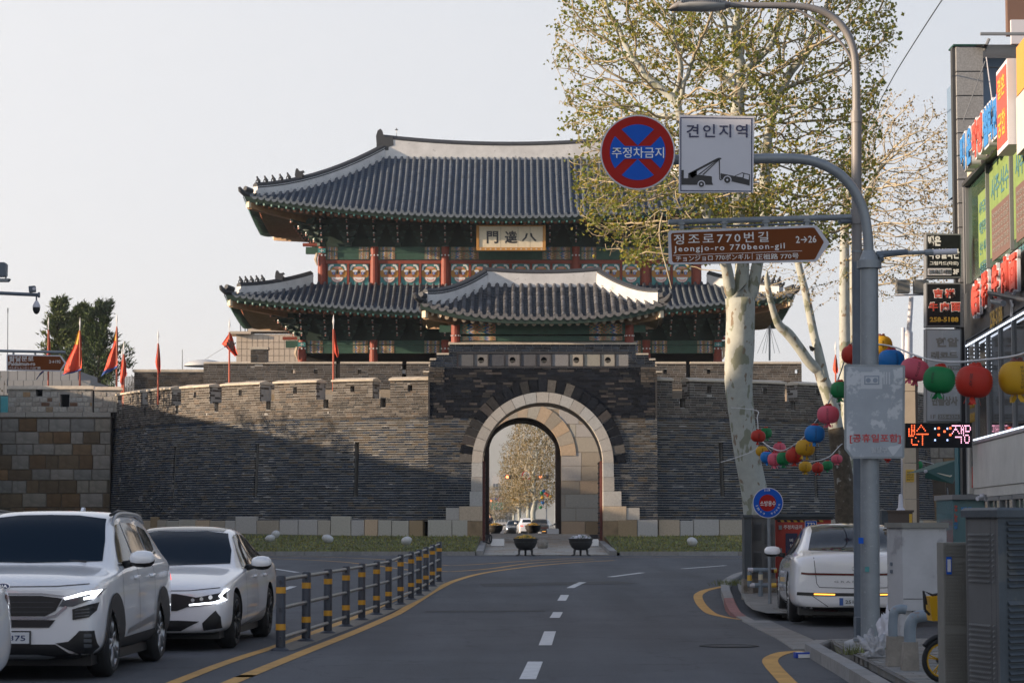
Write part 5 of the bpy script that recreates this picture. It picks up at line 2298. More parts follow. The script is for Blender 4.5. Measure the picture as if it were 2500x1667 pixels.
street_block(-38,-27.5,27,52,12.8,'stucco','beige street building third along the left side')
street_block(-38,-27.0,53,73,11.6,'stucco_b','brown street building fourth along the left side')
street_block(-38,-27.5,74,121,8.6,'stucco','low beige street building last along the left side before the wall')
# ------------------- sign posts on the right
M('galvanised',(.22,.245,.27),.45,metal=.25,noise=(5,.10),blotch=(30,(.30,.33,.35),.62))
M('galvanised_dark',(.10,.125,.16),.5,noise=(5,.12))
M('pole_sunlit',(.20,.19,.19),.5,noise=(4,.08))  # warm grey for the upper lamp post, sunlight put into its colour
M('sign_white',(.56,.56,.61),.6,spec=.18,noise=(1.2,.05))
M('sign_navy',(.012,.016,.07),.4)
M('sign_red',(.33,.012,.008),.6,spec=.18,noise=(2,.06))
M('sign_blue',(.006,.085,.46),.6,spec=.18,noise=(2,.06))
M('sign_brown',(.155,.042,.008),.6,spec=.18,noise=(2,.06))
M('sign_back',(.30,.31,.33),.5)
M('lettering_white',(.74,.74,.74),.5)
M('lettering_red',(.48,.03,.035),.5)
M('lamp_glass',(.35,.36,.36),.2)
def txt(parent,body,x0,x1,y0,y1,Y,mat,bold=.0,rot=0.0,name='lettering',space=1.0,depth=.004,fit=True):
 a,b=P(x0,y1,Y),P(x1,y0,Y)
 c=(a+b)/2
 m=face_cam(c.x,Y,c.z)@Matrix.Rotation(rot,4,'Z')
 return text(name,body,b.z-a.z,m,mat,parent,bold=bold,width=(b.x-a.x)if fit else None,space=space,depth=depth)
def plate(mb,mat,pp,Y,d=.004):
 q=[P(x,y,Y)for x,y in pp]
 mb.m(mat).prism([(v.x,v.z)for v in q],Y,Y+d)
def circ(x,y,r,n=32,a0=0,a1=2*pi):
 full=a1-a0>6.28
 return[(x+r*cos(lerp(a0,a1,i/n)),y+r*sin(lerp(a0,a1,i/n)))for i in range(n if full else n+1)]
YP=27.8
k=YP/FPX
b0=P(2125,1563,YP)
post=thing('sign_post','thick galvanised sign post with curved arm carrying the round and square signs','sign post',b0)
mb=MB().m('galvanised')
t0=P(2122,643,YP)
mb.tube([b0,t0],[23.5*k,22*k],24)
mb.tube([b0,b0+Vector((0,0,.03))],[.2,.2],16)
o=mb.build('pole',post,smooth=True,sharp=50)
mb=MB().m('galvanised')
mb.tube([t0-Vector((0,0,.06)),t0+Vector((0,0,.03))],[30*k,30*k],20)
mb.tube([t0+Vector((0,0,.03)),P(2121,612,YP)],[25*k,15*k],16)
arm=smooth_path([P(x,y,YP)for x,y in((2121,618),(2118,570),(2108,515),(2085,465),(2045,422),(1985,394),(1920,387),(1842,388),(1740,389),(1600,390))],4)
mb.tube(arm,[12.5*k]*len(arm),14)
mb.build('curved_arm',post,smooth=True,sharp=50)
mb=MB().m('galvanised_dark')
mb.tube([P(2140,622,YP),P(2216,615,YP)],[9*k,7*k],8)
mb.tube([P(2146,630,YP),P(2156,628,YP)],[12*k,10*k],8)
mb.m('galvanised').tube([P(2210,618,YP),P(2262,616,YP)],[5*k,5*k],8)
mb.m('sign_white').tube([P(2276,616,YP),P(2336,614,YP)],[7.5*k,7.5*k],10)
mb.m('galvanised').tube([P(2258,617,YP),P(2278,616,YP)],[8*k,8*k],8)
mb.build('side_arm',post,smooth=True,sharp=40)
mb=MB().m('galvanised_dark')
a,b=P(2086,1560,YP+.3),P(2106,1505,YP+.3)
mb.bb(a.x,b.x+.05,YP+.15,YP+.35,a.z,b.z)
mb.build('foot_box',post)
for px,py,m_,r_ in((2117,1389,'teal',5),(2102,1319,'sign_blue',6)):
 mb=MB().m(m_)
 q=P(px,py,YP-23*k)
 mb.box(q,(r_*2*k,.01,r_*2.4*k))
 mb.build('sticker',post)
YS=27.62
rs=thing('traffic_sign','round red and blue no parking sign with white lettering on the curved arm','road sign',P(1557,372,YS))
mb=MB()
plate(mb,'sign_white',circ(1557,372,91.5,48),YS,.03)
mb.build('plate',rs)
mb=MB()
plate(mb,'sign_red',circ(1557,372,88,48),YS-.004,.004)
mb.build('red_face',rs)
for i in range(4):
 a0=pi/4+i*pi/2
 mb=MB()
 h=11.5
 R_=68
 da=math.asin(h/R_)
 pts_=[(1557+h*1.414*cos(a0+pi/4),372+h*1.414*sin(a0+pi/4))]+circ(1557,372,R_,14,a0+da,a0+pi/2-da)
 plate(mb,'sign_blue',pts_,YS-.008,.004)
 mb.build('blue_field',rs)
mb=MB()
plate(mb,'sign_blue',[(1557-63,357),(1557+63,357),(1557+66,372),(1557+63,388),(1557-63,388),(1557-66,372)],YS-.010,.002)
mb.build('blue_band',rs)
txt(rs,'주정차금지',1494,1621,360,386,YS-.012,'lettering_white',bold=.004)
mb=MB().m('galvanised')
mb.bb(P(1545,372,YS).x,P(1569,372,YS).x,YS+.03,YP-.05,P(0,400,YS).z,P(0,376,YS).z)
mb.build('bracket',rs)
sq=thing('traffic_sign','square white tow away zone sign with black tow truck picture on the curved arm','road sign',P(1749,376,YS))
mb=MB()
plate(mb,'sign_white',[(1657,471),(1839,470),(1842,284),(1659,281)],YS,.03)
mb.build('plate',sq)
mb=MB()
for pp in([(1661,286),(1838,289),(1838,291),(1661,288.4)],[(1661,464.5),(1836,466),(1836,468.2),(1661,467)],[(1661,288.4),(1663.4,288.4),(1663.4,464.5),(1661,464.5)],[(1834,291),(1836.4,291),(1836.4,466),(1834,466)]):
 plate(mb,'sign_navy',pp,YS-.003,.003)
mb.build('border',sq)
txt(sq,'견인지역',1676,1825,304,336,YS-.004,'sign_navy',bold=.012,space=1.25)
def c8(*pp):
 return[(1430+x/3.336,250+y/3.336)for x,y in pp]
mb=MB()
for pp in(c8((780,552),(799,552),(799,618),(835,618),(835,580),(905,552),(905,590),(1020,602),(1028,606),(1028,652),(1038,672),(780,672)),c8((835,580),(1065,458),(1085,451),(1105,455),(1105,464),(1085,466),(905,562),(905,590),(870,620)),c8((915,588),(1078,464),(1086,466),(926,590)),c8((948,590),(1084,466),(1090,468),(960,592)),c8((1084,466),(1092,466),(1094,622),(1100,628),(1112,622),(1114,628),(1100,636),(1088,628)),c8((1098,578),(1210,600),(1338,622),(1335,678),(1180,642),(1100,622)),c8((1210,600),(1276,571),(1338,588),(1338,622))):
 plate(mb,'paint_black',pp,YS-.004,.004)
mb.build('tow_truck_picture',sq)
mb=MB()
for x,y,r in((942,667,31),(1153,632,34)):
 plate(mb,'sign_white',circ(*c8((x,y))[0],r/3.336,24),YS-.006,.002)
 plate(mb,'paint_black',circ(*c8((x,y))[0],(r-8)/3.336,24),YS-.008,.002)
 plate(mb,'sign_white',circ(*c8((x,y))[0],8/3.336,14),YS-.010,.002)
for pp in(c8((1222,602),(1273,579),(1284,584),(1277,612)),c8((1292,584),(1331,594),(1327,630),(1286,618))):
 plate(mb,'sign_white',pp,YS-.006,.002)
mb.build('picture_detail',sq)
YL=28.7
k2=YL/FPX
lb=P(2099,1552,YL)
lamp=thing('street_lamp','tall grey street lamp post with curved arm reaching over the no parking signs','street lamp',lb)
mb=MB().m('galvanised_dark')
p500=P(2092,640,YL)
mb.tube([lb,p500],[13.5*k2,12.5*k2],16)
mb.m('pole_sunlit')
ch=[p500]+smooth_path([P(x,y,YL)for x,y in((2091,400),(2091,285),(2090,200),(2086,135),(2070,85),(2038,45),(1990,22),(1930,15),(1850,13.5),(1778,12))],4)
mb.tube(ch,[12.5*k2]*6+[lerp(10.5,7.5,min(1,max(0,i/(len(ch)-8))))*k2 for i in range(len(ch)-6)],14)
mb.build('pole',lamp,smooth=True,sharp=40)
mb=MB().m('pole_sunlit')
for y0,y1,r in((272,300,14.5),(512,548,15)):
 mb.tube([P(2091,y1,YL),P(2091,y0,YL)],[r*k2,r*k2],16)
mb.m('galvanised').tube([P(2092,617,YL),P(2092,612,YL)],[14*k2]*2,16)
mb.build('collar',lamp,smooth=True,sharp=40)
mb=MB().m('pole_sunlit')
mb.tube(smooth_path([P(x,y,YL)for x,y in((2086,165),(2065,120),(2025,75),(1975,40),(1942,22))],4),[3.6*k2]*17,8)
mb.build('brace',lamp,smooth=True)
mb=MB().m('pole_sunlit')
n=12
prof=[(1632,24,2),(1640,20,8),(1655,15,13),(1680,12,17),(1710,12,19),(1745,13,17),(1768,13,12),(1780,12.5,7)]
rows=[]
for x,y,h in prof:
 c=P(x,y,YL)
 rows.append([c+Vector((0,.30*(h/19)**.5*cos(2*pi*i/n)*.5,h*k2*sin(2*pi*i/n)*(.8 if sin(2*pi*i/n)>0 else .95)))for i in range(n)])
o=len(mb.v)
mb.v+=[tuple(v)for r in rows for v in r]
for i in range(len(rows)-1):
 for j in range(n):
  j2=(j+1)%n
  mb.m('lamp_glass' if(5<j<11 and 1<i<6)else 'pole_sunlit')
  mb.face((o+i*n+j,o+i*n+j2,o+(i+1)*n+j2,o+(i+1)*n+j))
mb.m('pole_sunlit')
hd=mb.build('lamp_head',lamp,smooth=True)
mb=MB().m('galvanised_dark')
for i in range(22):
 x=lerp(1662,1758,i/21)
 c=P(x,3,YL)
 mb.box(c+Vector((0,-.02,-.02)),(.008,.24,.05))
mb.build('cooling_fin',hd)
mb=MB().m('galvanised_dark')
mb.tube([P(x,y,YL+.02*i)for i,(x,y)in enumerate(((2079,343),(2098,330),(2106,318)))],[.012]*3,6)
mb.build('cable_tie',lamp)
YN=28.45
sn=thing('street_sign','brown arrow shaped street name sign hanging from its own arm under the tow sign','street sign',P(1830,597,YN))
mb=MB().m('galvanised')
mb.tube([P(2082,530,YL),P(1632,543,YN)],[7.6*k2,7*k2],10)
mb.m('galvanised_dark').tube([P(2078,541,YL),P(2050,542,YN)],[5*k2,5*k2],8)
mb.tube([P(1642,556,YN),P(1990,545,YN)],[2.6*k2]*2,6)
mb.build('arm',sn,smooth=True,sharp=50)
mb=MB().m('galvanised')
for x in(1664,1768,1870,1970):
 y=lerp(542,532,(x-1632)/450)
 q=P(x,y+9,YN)
 mb.box(q,(.05,.05,.10))
 mb.box(P(x,y+6,YN),(.085,.075,.018))
mb.build('clamp',sn)
mb=MB()
plate(mb,'sign_white',[(1638,646),(1633,642),(1631,568),(1636,563),(1985,549.5),(1994,551),(2023,590),(2025,595),(1996,636),(1990,639)],YN-.03,.03)
mb.build('plate',sn)
mb=MB()
plate(mb,'sign_brown',[(1645,641),(1641,638),(1638,573),(1641,569),(1984,555.5),(1989,557),(2010,588),(2011,592),(1990,632),(1986,634)],YN-.034,.004)
mb.build('brown_face',sn)
rt_=radians(1.7)
YF=YN-.036
txt(sn,'정조로770번길',1645,1876,569,594,YF,'lettering_white',.006,rt_,space=1.3)
txt(sn,'Jeongjo-ro 770beon-gil',1645,1916,597,615,YF,'lettering_white',.014,rt_,space=1.25)
txt(sn,'2→26',1943,1993,576,593,YF,'lettering_white',.012,rt_)
txt(sn,'チョンジョロ 770ポンギル',1650,1831,622,636,YF,'lettering_white',.004,rt_)
txt(sn,'正祖路 770号',1845,1950,619,633,YF,'lettering_white',.006,rt_)
mb=MB()
plate(mb,'lettering_white',[(1643,623),(1958,612),(1958,613),(1643,624)],YF,.002)
plate(mb,'lettering_white',[(1836,618),(1837,618),(1837,634),(1836,634)],YF,.002)
mb.build('ruled_line',sn)
M('faded_face',(.30,.335,.38),.55,noise=(3,.08),blotch=(7,(.47,.50,.54),.53))
M('faded_light',(.45,.48,.52),.6)
M('faded_dark',(.22,.26,.32),.6)
YG=YP-.16
gs=thing('notice_sign','faded peeling grey parking notice with red lettering strapped to the thick post','sign',P(2135,1004,YG))
mb=MB()
plate(mb,'galvanised',[(2080,1119),(2062,1096),(2061,893),(2066,889),(2206,891),(2210,894),(2208,1115),(2204,1119)],YG,.03)
mb.build('plate',gs)
mb=MB()
plate(mb,'faded_face',[(2083,1115),(2067,1094),(2066,895),(2204,896),(2203,1114)],YG-.003,.003)
mb.build('peeling_face',gs)
mb=MB()
plate(mb,'faded_light',[(2102,908),(2154,908),(2154,949),(2102,949)],YG-.005,.002)
plate(mb,'faded_dark',[(2110,917),(2147,917),(2147,939),(2110,939)],YG-.007,.002)
plate(mb,'faded_light',[(2113,920),(2144,920),(2144,936),(2113,936)],YG-.009,.002)
for x in(2120,2137):
 plate(mb,'faded_dark',circ(x,928,6,14),YG-.011,.002)
for x in(2157,2163,2170):
 plate(mb,'faded_light',[(x,908),(x+3,908),(x+3,938),(x,938)],YG-.005,.002)
plate(mb,'faded_light',[(2166,1092),(2203,1084),(2185,1108),(2180,1112)],YG-.005,.002)
mb.build('faded_picture',gs,kind='stuff')
txt(gs,'[공휴일포함]',2075,2199,1059,1082,YG-.006,'lettering_red',.012)
txt(gs,'팔달구',2127,2166,1091,1105,YG-.006,'faded_light',.01)
mb=MB().m('galvanised')
for z in(910,1100):
 q=P(2125,z,YP)
 mb.tube([q-Vector((0,0,.02)),q+Vector((0,0,.02))],[25*k]*2,18)
mb.build('strap',gs)
# ------------------- left street sign, camera arms
YQ=70.0
k3=YQ/FPX
ls=thing('street_sign','small brown arrow street name sign on an arm above the left bastion','street sign',P(88,884,YQ))
mb=MB().m('galvanised')
mb.tube([P(-60,855,YQ),P(160,860,YQ)],[3.4*k3]*2,8)
for x in(33,86):
 mb.box(P(x,863,YQ),(.05,.05,.1))
mb.build('arm',ls)
mb=MB()
plate(mb,'sign_white',[(16,904),(16,866),(19,865),(148,867),(162,886),(148,906),(145,906.5)],YQ-.03,.03)
mb.build('plate',ls)
mb=MB()
plate(mb,'sign_brown',[(19,901.5),(19,868),(146,870),(157,886),(146,903.5)],YQ-.035,.005)
mb.build('brown_face',ls)
txt(ls,'팔달문로',22,82,869,882,YQ-.04,'lettering_white',.012)
txt(ls,'Paldalmun-ro',21,86,883,892.5,YQ-.04,'lettering_white',.012)
txt(ls,'2→192',120,148,879,886.5,YQ-.04,'lettering_white',.012)
txt(ls,'パルダルムンロ | 八达门路',21,99,895,902,YQ-.04,'lettering_white',.004)
YD=52.0
k4=YD/FPX
ca=thing('surveillance_camera','grey pole arm with a white and black dome camera at the left edge','camera arm',P(40,718,YD))
mb=MB().m('galvanised_dark')
mb.tube([P(-80,712,YD),P(95,720,YD)],[4.6*k4]*2,10)
mb.tube([P(93,720,YD),P(97,720,YD)],[7*k4]*2,10)
mb.tube([P(89,722,YD),P(89,735,YD)],[2*k4]*2,8)
mb.build('arm',ca,smooth=True,sharp=50)
mb=MB().m('sign_white')
c=P(89,748,YD)
mb.lathe([(0,15*k4),(3*k4,14*k4),(7*k4,7*k4),(9.8*k4,0),(9.8*k4,-2.5*k4)],16,c)
mb.m('paint_black').lathe([(9*k4,-2*k4),(9*k4,-9*k4),(6.5*k4,-15*k4),(3*k4,-18.5*k4),(0,-19.5*k4)],16,c)
mb.build('dome_camera',ca,smooth=True,sharp=60)
mb=MB().m('galvanised_dark')
mb.box(P(79,706,YD),(15*k4,.14,15*k4),Matrix.Rotation(-.1,3,'Y'))
mb.m('sign_white').tube([P(83,705,YD-.05),P(83,705,YD-.14)],[4*k4]*2,10)
mb.build('box_camera',ca)
fl=thing('floodlight','dark boxy floodlight on a bracket at the left edge above the dome camera','floodlight',P(4,660,YD))
mb=MB().m('galvanised_dark')
a,b=P(-40,676,YD),P(17,642,YD)
mb.prism([(a.x,a.z),(b.x-.02,a.z),(b.x,a.z+.03),(b.x,b.z-.03),(b.x-.03,b.z),(a.x,b.z)],YD-.15,YD+.1)
mb.build('housing',fl)
mb=MB().m('galvanised')
mb.tube([P(16,660,YD-.17),P(16,676,YD-.17),P(11,683,YD)],[1.5*k4]*3,6)
mb.prism([(v.x,v.z)for v in(P(-40,688,YD),P(20,688,YD),P(25,681,YD),P(-40,681,YD))],YD-.1,YD+.1)
mb.build('bracket',fl)
an=thing('antenna_mast','thin dark antenna mast standing behind the left bastion','antenna',P(19,910,118))
mb=MB().m('galvanised_dark').tube([P(18,960,118),P(19,764,118)],[.03,.02],6)
mb.tube([P(19,764,118),P(19,752,118)],[.035,.035],6)
mb.build('mast',an)
# ------------------- vehicles
M('car_white',(.80,.80,.82),.35,coat=1.0)
M('car_black',(.02,.021,.024),.35,coat=1.0)
M('car_glass',(.004,.010,.020),.05,coat=.0,spec=.26)
M('car_windshield',(.010,.020,.034),.06,spec=.10)
MATS['car_windshield'].node_tree.nodes['Principled BSDF'].inputs['IOR'].default_value=1.22
M('car_trim',(.014,.014,.015),.45)
M('car_cladding',(.022,.022,.024),.65,noise=(20,.1))
M('seam_dark',(.03,.03,.032),.8)
M('chrome',(.6,.6,.62),.18,metal=1.0)
M('silver_trim',(.33,.34,.36),.35,metal=.6)
M('tyre_rubber',(.016,.016,.017),.8,bump=(40,.2))
M('rim_grey',(.34,.345,.36),.35,metal=.7)
M('rim_dark',(.03,.03,.032),.4,metal=.5)
M('lamp_clear',(.10,.105,.115),.12)
M('drl',(.9,.92,1),.3,emit=((.88,.93,1.0),2.2))
M('amber_lit',(.9,.4,.05),.3,emit=((1.0,.42,.06),1.2))
M('tail_red',(.10,.005,.006),.15)
M('tail_lit',(.5,.02,.02),.3,emit=((1.0,.08,.06),.9))
M('plate_white',(.62,.64,.66),.5)
M('plate_blue',(.03,.10,.34),.5)
M('badge_blue',(.01,.025,.11),.3)
def loft(st):
 rows=[]
 for y,zb,zsh,ze_,zt,w,wsh,wt in st:
  half=[(0,zb),(.72*w,zb),(.95*w,zb+.05),(w,zb+.22*(zsh-zb)+.03),(w,lerp(zb,zsh,.62)),(wsh,zsh),(lerp(wsh,wt,.16),lerp(zsh,ze_,.10)),(lerp(wsh,wt,.84),lerp(zsh,ze_,.86)),(wt,ze_),(.62*wt,lerp(ze_,zt,.78)),(0,zt)]
  rows.append([(x,y,z)for x,z in half]+[(-x,y,z)for x,z in half[-2:0:-1]])
 n=len(rows[0])
 v=[p for r in rows for p in r]
 f=[]
 for i in range(len(rows)-1):
  for j in range(n):
   j2=(j+1)%n
   f.append((i*n+j,(i+1)*n+j,(i+1)*n+j2,i*n+j2))
 h=n//2
 for base,flip in((0,False),((len(rows)-1)*n,True)):
  for j in range(h):
   a,b=base+j,base+j+1
   c,d=base+(n-j-1)%n,base+(n-j)%n
   q=[a,b,c,d]
   q=list(dict.fromkeys(q))
   f.append(tuple(q[::-1]if flip else q))
 me=bpy.data.meshes.new('body')
 me.from_pydata(v,[],f)
 me.update()
 return me
def evaluated(o):
 dg=bpy.context.evaluated_depsgraph_get()
 return bpy.data.meshes.new_from_object(o.evaluated_get(dg))
class Decal:
 def __init__(s,me):
  bm=bmesh.new()
  bm.from_mesh(me)
  s.bvh=BVHTree.FromBMesh(bm)
  bm.free()
 def cast(s,axis,a,b):
  if axis=='F':
   o,d=Vector((a,-6,b)),Vector((0,1,0))
  elif axis=='R':
   o,d=Vector((a,6,b)),Vector((0,-1,0))
  elif axis=='S':
   o,d=Vector((6,a,b)),Vector((-1,0,0))
  elif axis=='T':
   o,d=Vector((a,b,6)),Vector((0,0,-1))
  h=s.bvh.ray_cast(o,d)
  if h[0]is None:
   q=s.bvh.find_nearest(o+d*(6-(2.2 if axis in 'FR' else .9)))
   return q[0],q[1]
  return h[0],h[1]
 def mesh(s,axis,poly,mat,off=.006,h=.07,mirror=False,thick=0.0):
  bm=bmesh.new()
  vs=[bm.verts.new((a,b,0))for a,b in poly]
  bm.faces.new(vs)
  bmesh.ops.triangulate(bm,faces=bm.faces[:])
  for _ in range(6):
   le=[e for e in bm.edges if e.calc_length()>h]
   if not le:
    break
   bmesh.ops.subdivide_edges(bm,edges=le,cuts=1)
   bmesh.ops.triangulate(bm,faces=[f for f in bm.faces if len(f.verts)>3])
  for v in bm.verts:
   p,n=s.cast(axis,v.co.x,v.co.y)
   v.co=p+n*off
  if thick:
   g=bmesh.ops.extrude_face_region(bm,geom=bm.faces[:])
   for v in g['geom']:
    if isinstance(v,bmesh.types.BMVert):
     p=s.bvh.find_nearest(v.co)
     v.co=v.co+p[1]*thick
  if mirror:
   for v in bm.verts:
    v.co.x=-v.co.x
   bmesh.ops.reverse_faces(bm,faces=bm.faces[:])
  bmesh.ops.recalc_face_normals(bm,faces=bm.faces[:])
  me=bpy.data.meshes.new('decal')
  bm.to_mesh(me)
  bm.free()
  me.materials.append(MATS[mat])
  me.polygons.foreach_set('use_smooth',[True]*len(me.polygons))
  return me
def wheel_meshes(R,wd,rimr,n_sp,rimmat):
 t=MB().m('tyre_rubber')
 X=Matrix.Rotation(pi/2,3,'Y')
 t.lathe([(rimr,-wd/2+.02),(rimr+.02,-wd/2),(R-.05,-wd/2-.004),(R-.012,-wd/2+.03),(R,-wd/2+.06),(R,wd/2-.06),(R-.012,wd/2-.03),(R-.05,wd/2+.004),(rimr+.02,wd/2),(rimr,wd/2-.02)],36,(0,0,0),X)
 m=MB().m('rim_dark')
 m.lathe([(.03,.02),(rimr*.96,.0),(rimr*.96,-.05),(.03,-.06)],28,(0,0,0),X)
 m.m(rimmat)
 m.lathe([(rimr+.004,wd/2-.015),(rimr+.004,wd/2-.004),(rimr-.014,wd/2-.006),(rimr-.022,wd/2-.05)],36,(0,0,0),X)
 for i in range(n_sp):
  for s_ in(-1,1):
   an=2*pi*i/n_sp
   a2=an+s_*.20
   a1=an+s_*.05
   c,sn_=cos(a1),sin(a1)
   p=[Vector((wd/2-.035,.05*c,.05*sn_)),Vector((wd/2-.018,rimr*.55*cos(lerp(a1,a2,.5)),rimr*.55*sin(lerp(a1,a2,.5)))),Vector((wd/2-.014,rimr*.98*cos(a2),rimr*.98*sin(a2)))]
   m.tube(p,[.022,.017,.02],5)
 m.lathe([(0,wd/2-.012),(.045,wd/2-.016),(.055,wd/2-.04)],14,(0,0,0),X)
 return t.mesh('tyre',True),m.mesh('rim',True)
def make_car(name,label,sp,cat='car'):
 root=thing(name,label,cat)
 me=loft(sp['st'])
 o=bpy.data.objects.new('body',me)
 COL.objects.link(o)
 md=o.modifiers.new('s','SUBSURF')
 md.levels=md.render_levels=2
 solid=evaluated(o)
 o.modifiers.clear()
 o.data=solid
 dc=Decal(solid)
 cut=MB().m('car_trim')
 R,w=sp['R'],sp['w']
 for y in(sp['yf'],sp['yr']):
  for s_ in(-1,1):
   cut.tube([(s_*(w-.30),y,R),(s_*(w+.3),y,R)],[R+.05,R+.05],40)
 co=cut.build('cutter')
 solid.materials.append(MATS[sp.get('paint','car_white')])
 solid.materials.append(MATS['car_trim'])
 co.data.materials.clear()
 co.data.materials.append(MATS[sp.get('paint','car_white')])
 co.data.materials.append(MATS['car_trim'])
 co.data.polygons.foreach_set('material_index',[1]*len(co.data.polygons))
 b=o.modifiers.new('b','BOOLEAN')
 b.operation='DIFFERENCE'
 b.solver='EXACT'
 b.object=co
 body=evaluated(o)
 body.name='body'
 o.modifiers.clear()
 o.data=body
 bpy.data.objects.remove(co)
 body.polygons.foreach_set('use_smooth',[True]*len(body.polygons))
 sharp_edges(body,40)
 o.parent=root
 mb=MB().m('car_trim')
 mb.bb(-w+.12,w-.12,sp['st'][0][0]+.25,sp['st'][-1][0]-.25,.14,.30)
 mb.build('under_tray',root,world=False)
 def part(nm,axis,poly,mat,parent=root,both=False,**kw):
  r=link(nm,dc.mesh(axis,poly,mat,**kw),parent,world=False)
  if both:
   if axis=='S':
    link(nm,dc.mesh(axis,poly,mat,mirror=True,**kw),parent,world=False)
   else:
    link(nm,dc.mesh(axis,[(-a,c)for a,c in poly],mat,**kw),parent,world=False)
  return r
 def line(nm,axis,pts,wd,mat,**kw):
  L=[]
  Rr=[]
  for i,(a,c)in enumerate(pts):
   p0,p1=pts[max(0,i-1)],pts[min(len(pts)-1,i+1)]
   d=Vector((p1[0]-p0[0],p1[1]-p0[1]))
   d=d.normalized()if d.length else Vector((1,0))
   n=Vector((-d.y,d.x))*wd/2
   L.append((a+n.x,c+n.y))
   Rr.append((a-n.x,c-n.y))
  return part(nm,axis,L+Rr[::-1],mat,**kw)
 sp['detail'](root,part,line,dc)
 tm,rm=wheel_meshes(R,.225,sp['rim'],sp.get('spokes',5),sp.get('rimmat','rim_grey'))
 for y in(sp['yf'],sp['yr']):
  for s_ in(-1,1):
   e=bpy.data.objects.new('wheel',None)
   COL.objects.link(e)
   e.parent=root
   e.location=(s_*(w-.125),y,R)
   e.rotation_euler=(0,0,0 if s_>0 else pi)
   e.matrix_basis=Matrix.Translation((s_*(w-.125),y,R))@Matrix.Rotation(0 if s_>0 else pi,4,'Z')@Matrix.Rotation(random.uniform(0,1),4,'X')
   link('tyre',tm,e,world=False)
   link('rim',rm,e,world=False)
 my,mz=sp['mirror']
 for s_ in(-1,1):
  mb=MB().m('car_trim')
  mb.tube([(s_*(w-.06),my+.04,mz-.06),(s_*(w+.07),my,mz-.03)],[.04,.03],8)
  mb.m(sp.get('paint','car_white'))
  c=Vector((s_*(w+.13),my,mz))
  n=12
  rows=[]
  for t,sx in((-1,.2),(-.85,.72),(-.4,.96),(.2,1),(.7,.86),(.95,.5),(1.0,.1)):
   rows.append([c+Vector((s_*.125*t,.085*sx*sin(2*pi*i/n),.085*sx*cos(2*pi*i/n)))for i in range(n)])
  oo=len(mb.v)
  mb.v+=[tuple(q)for r in rows for q in r]
  for i in range(len(rows)-1):
   for j in range(n):
    mb.m('car_trim' if 4<=j<=7 else sp.get('paint','car_white'))
    mb.face((oo+i*n+j,oo+i*n+(j+1)%n,oo+(i+1)*n+(j+1)%n,oo+(i+1)*n+j))
  mb.face([oo+(len(rows)-1)*n+k for k in range(n)])
  mb.build('side_mirror',root,smooth=True,world=False)
 return root
def decal_text(root,dc,axis,body_,a,c,width,h,mat,bold=0.0,off=.012,dz=0.0):
 p,n=dc.cast(axis,a,c)
 if axis=='F':
  m=Matrix.Translation((a,p.y-off,c))@Matrix.Rotation(pi/2,4,'X')
 else:
  m=Matrix.Translation((a,p.y+off,c))@Matrix.Rotation(pi,4,'Z')@Matrix.Rotation(pi/2,4,'X')
 return text('lettering',body_,h,m,mat,root,bold=bold,width=width,world=False,depth=.002)
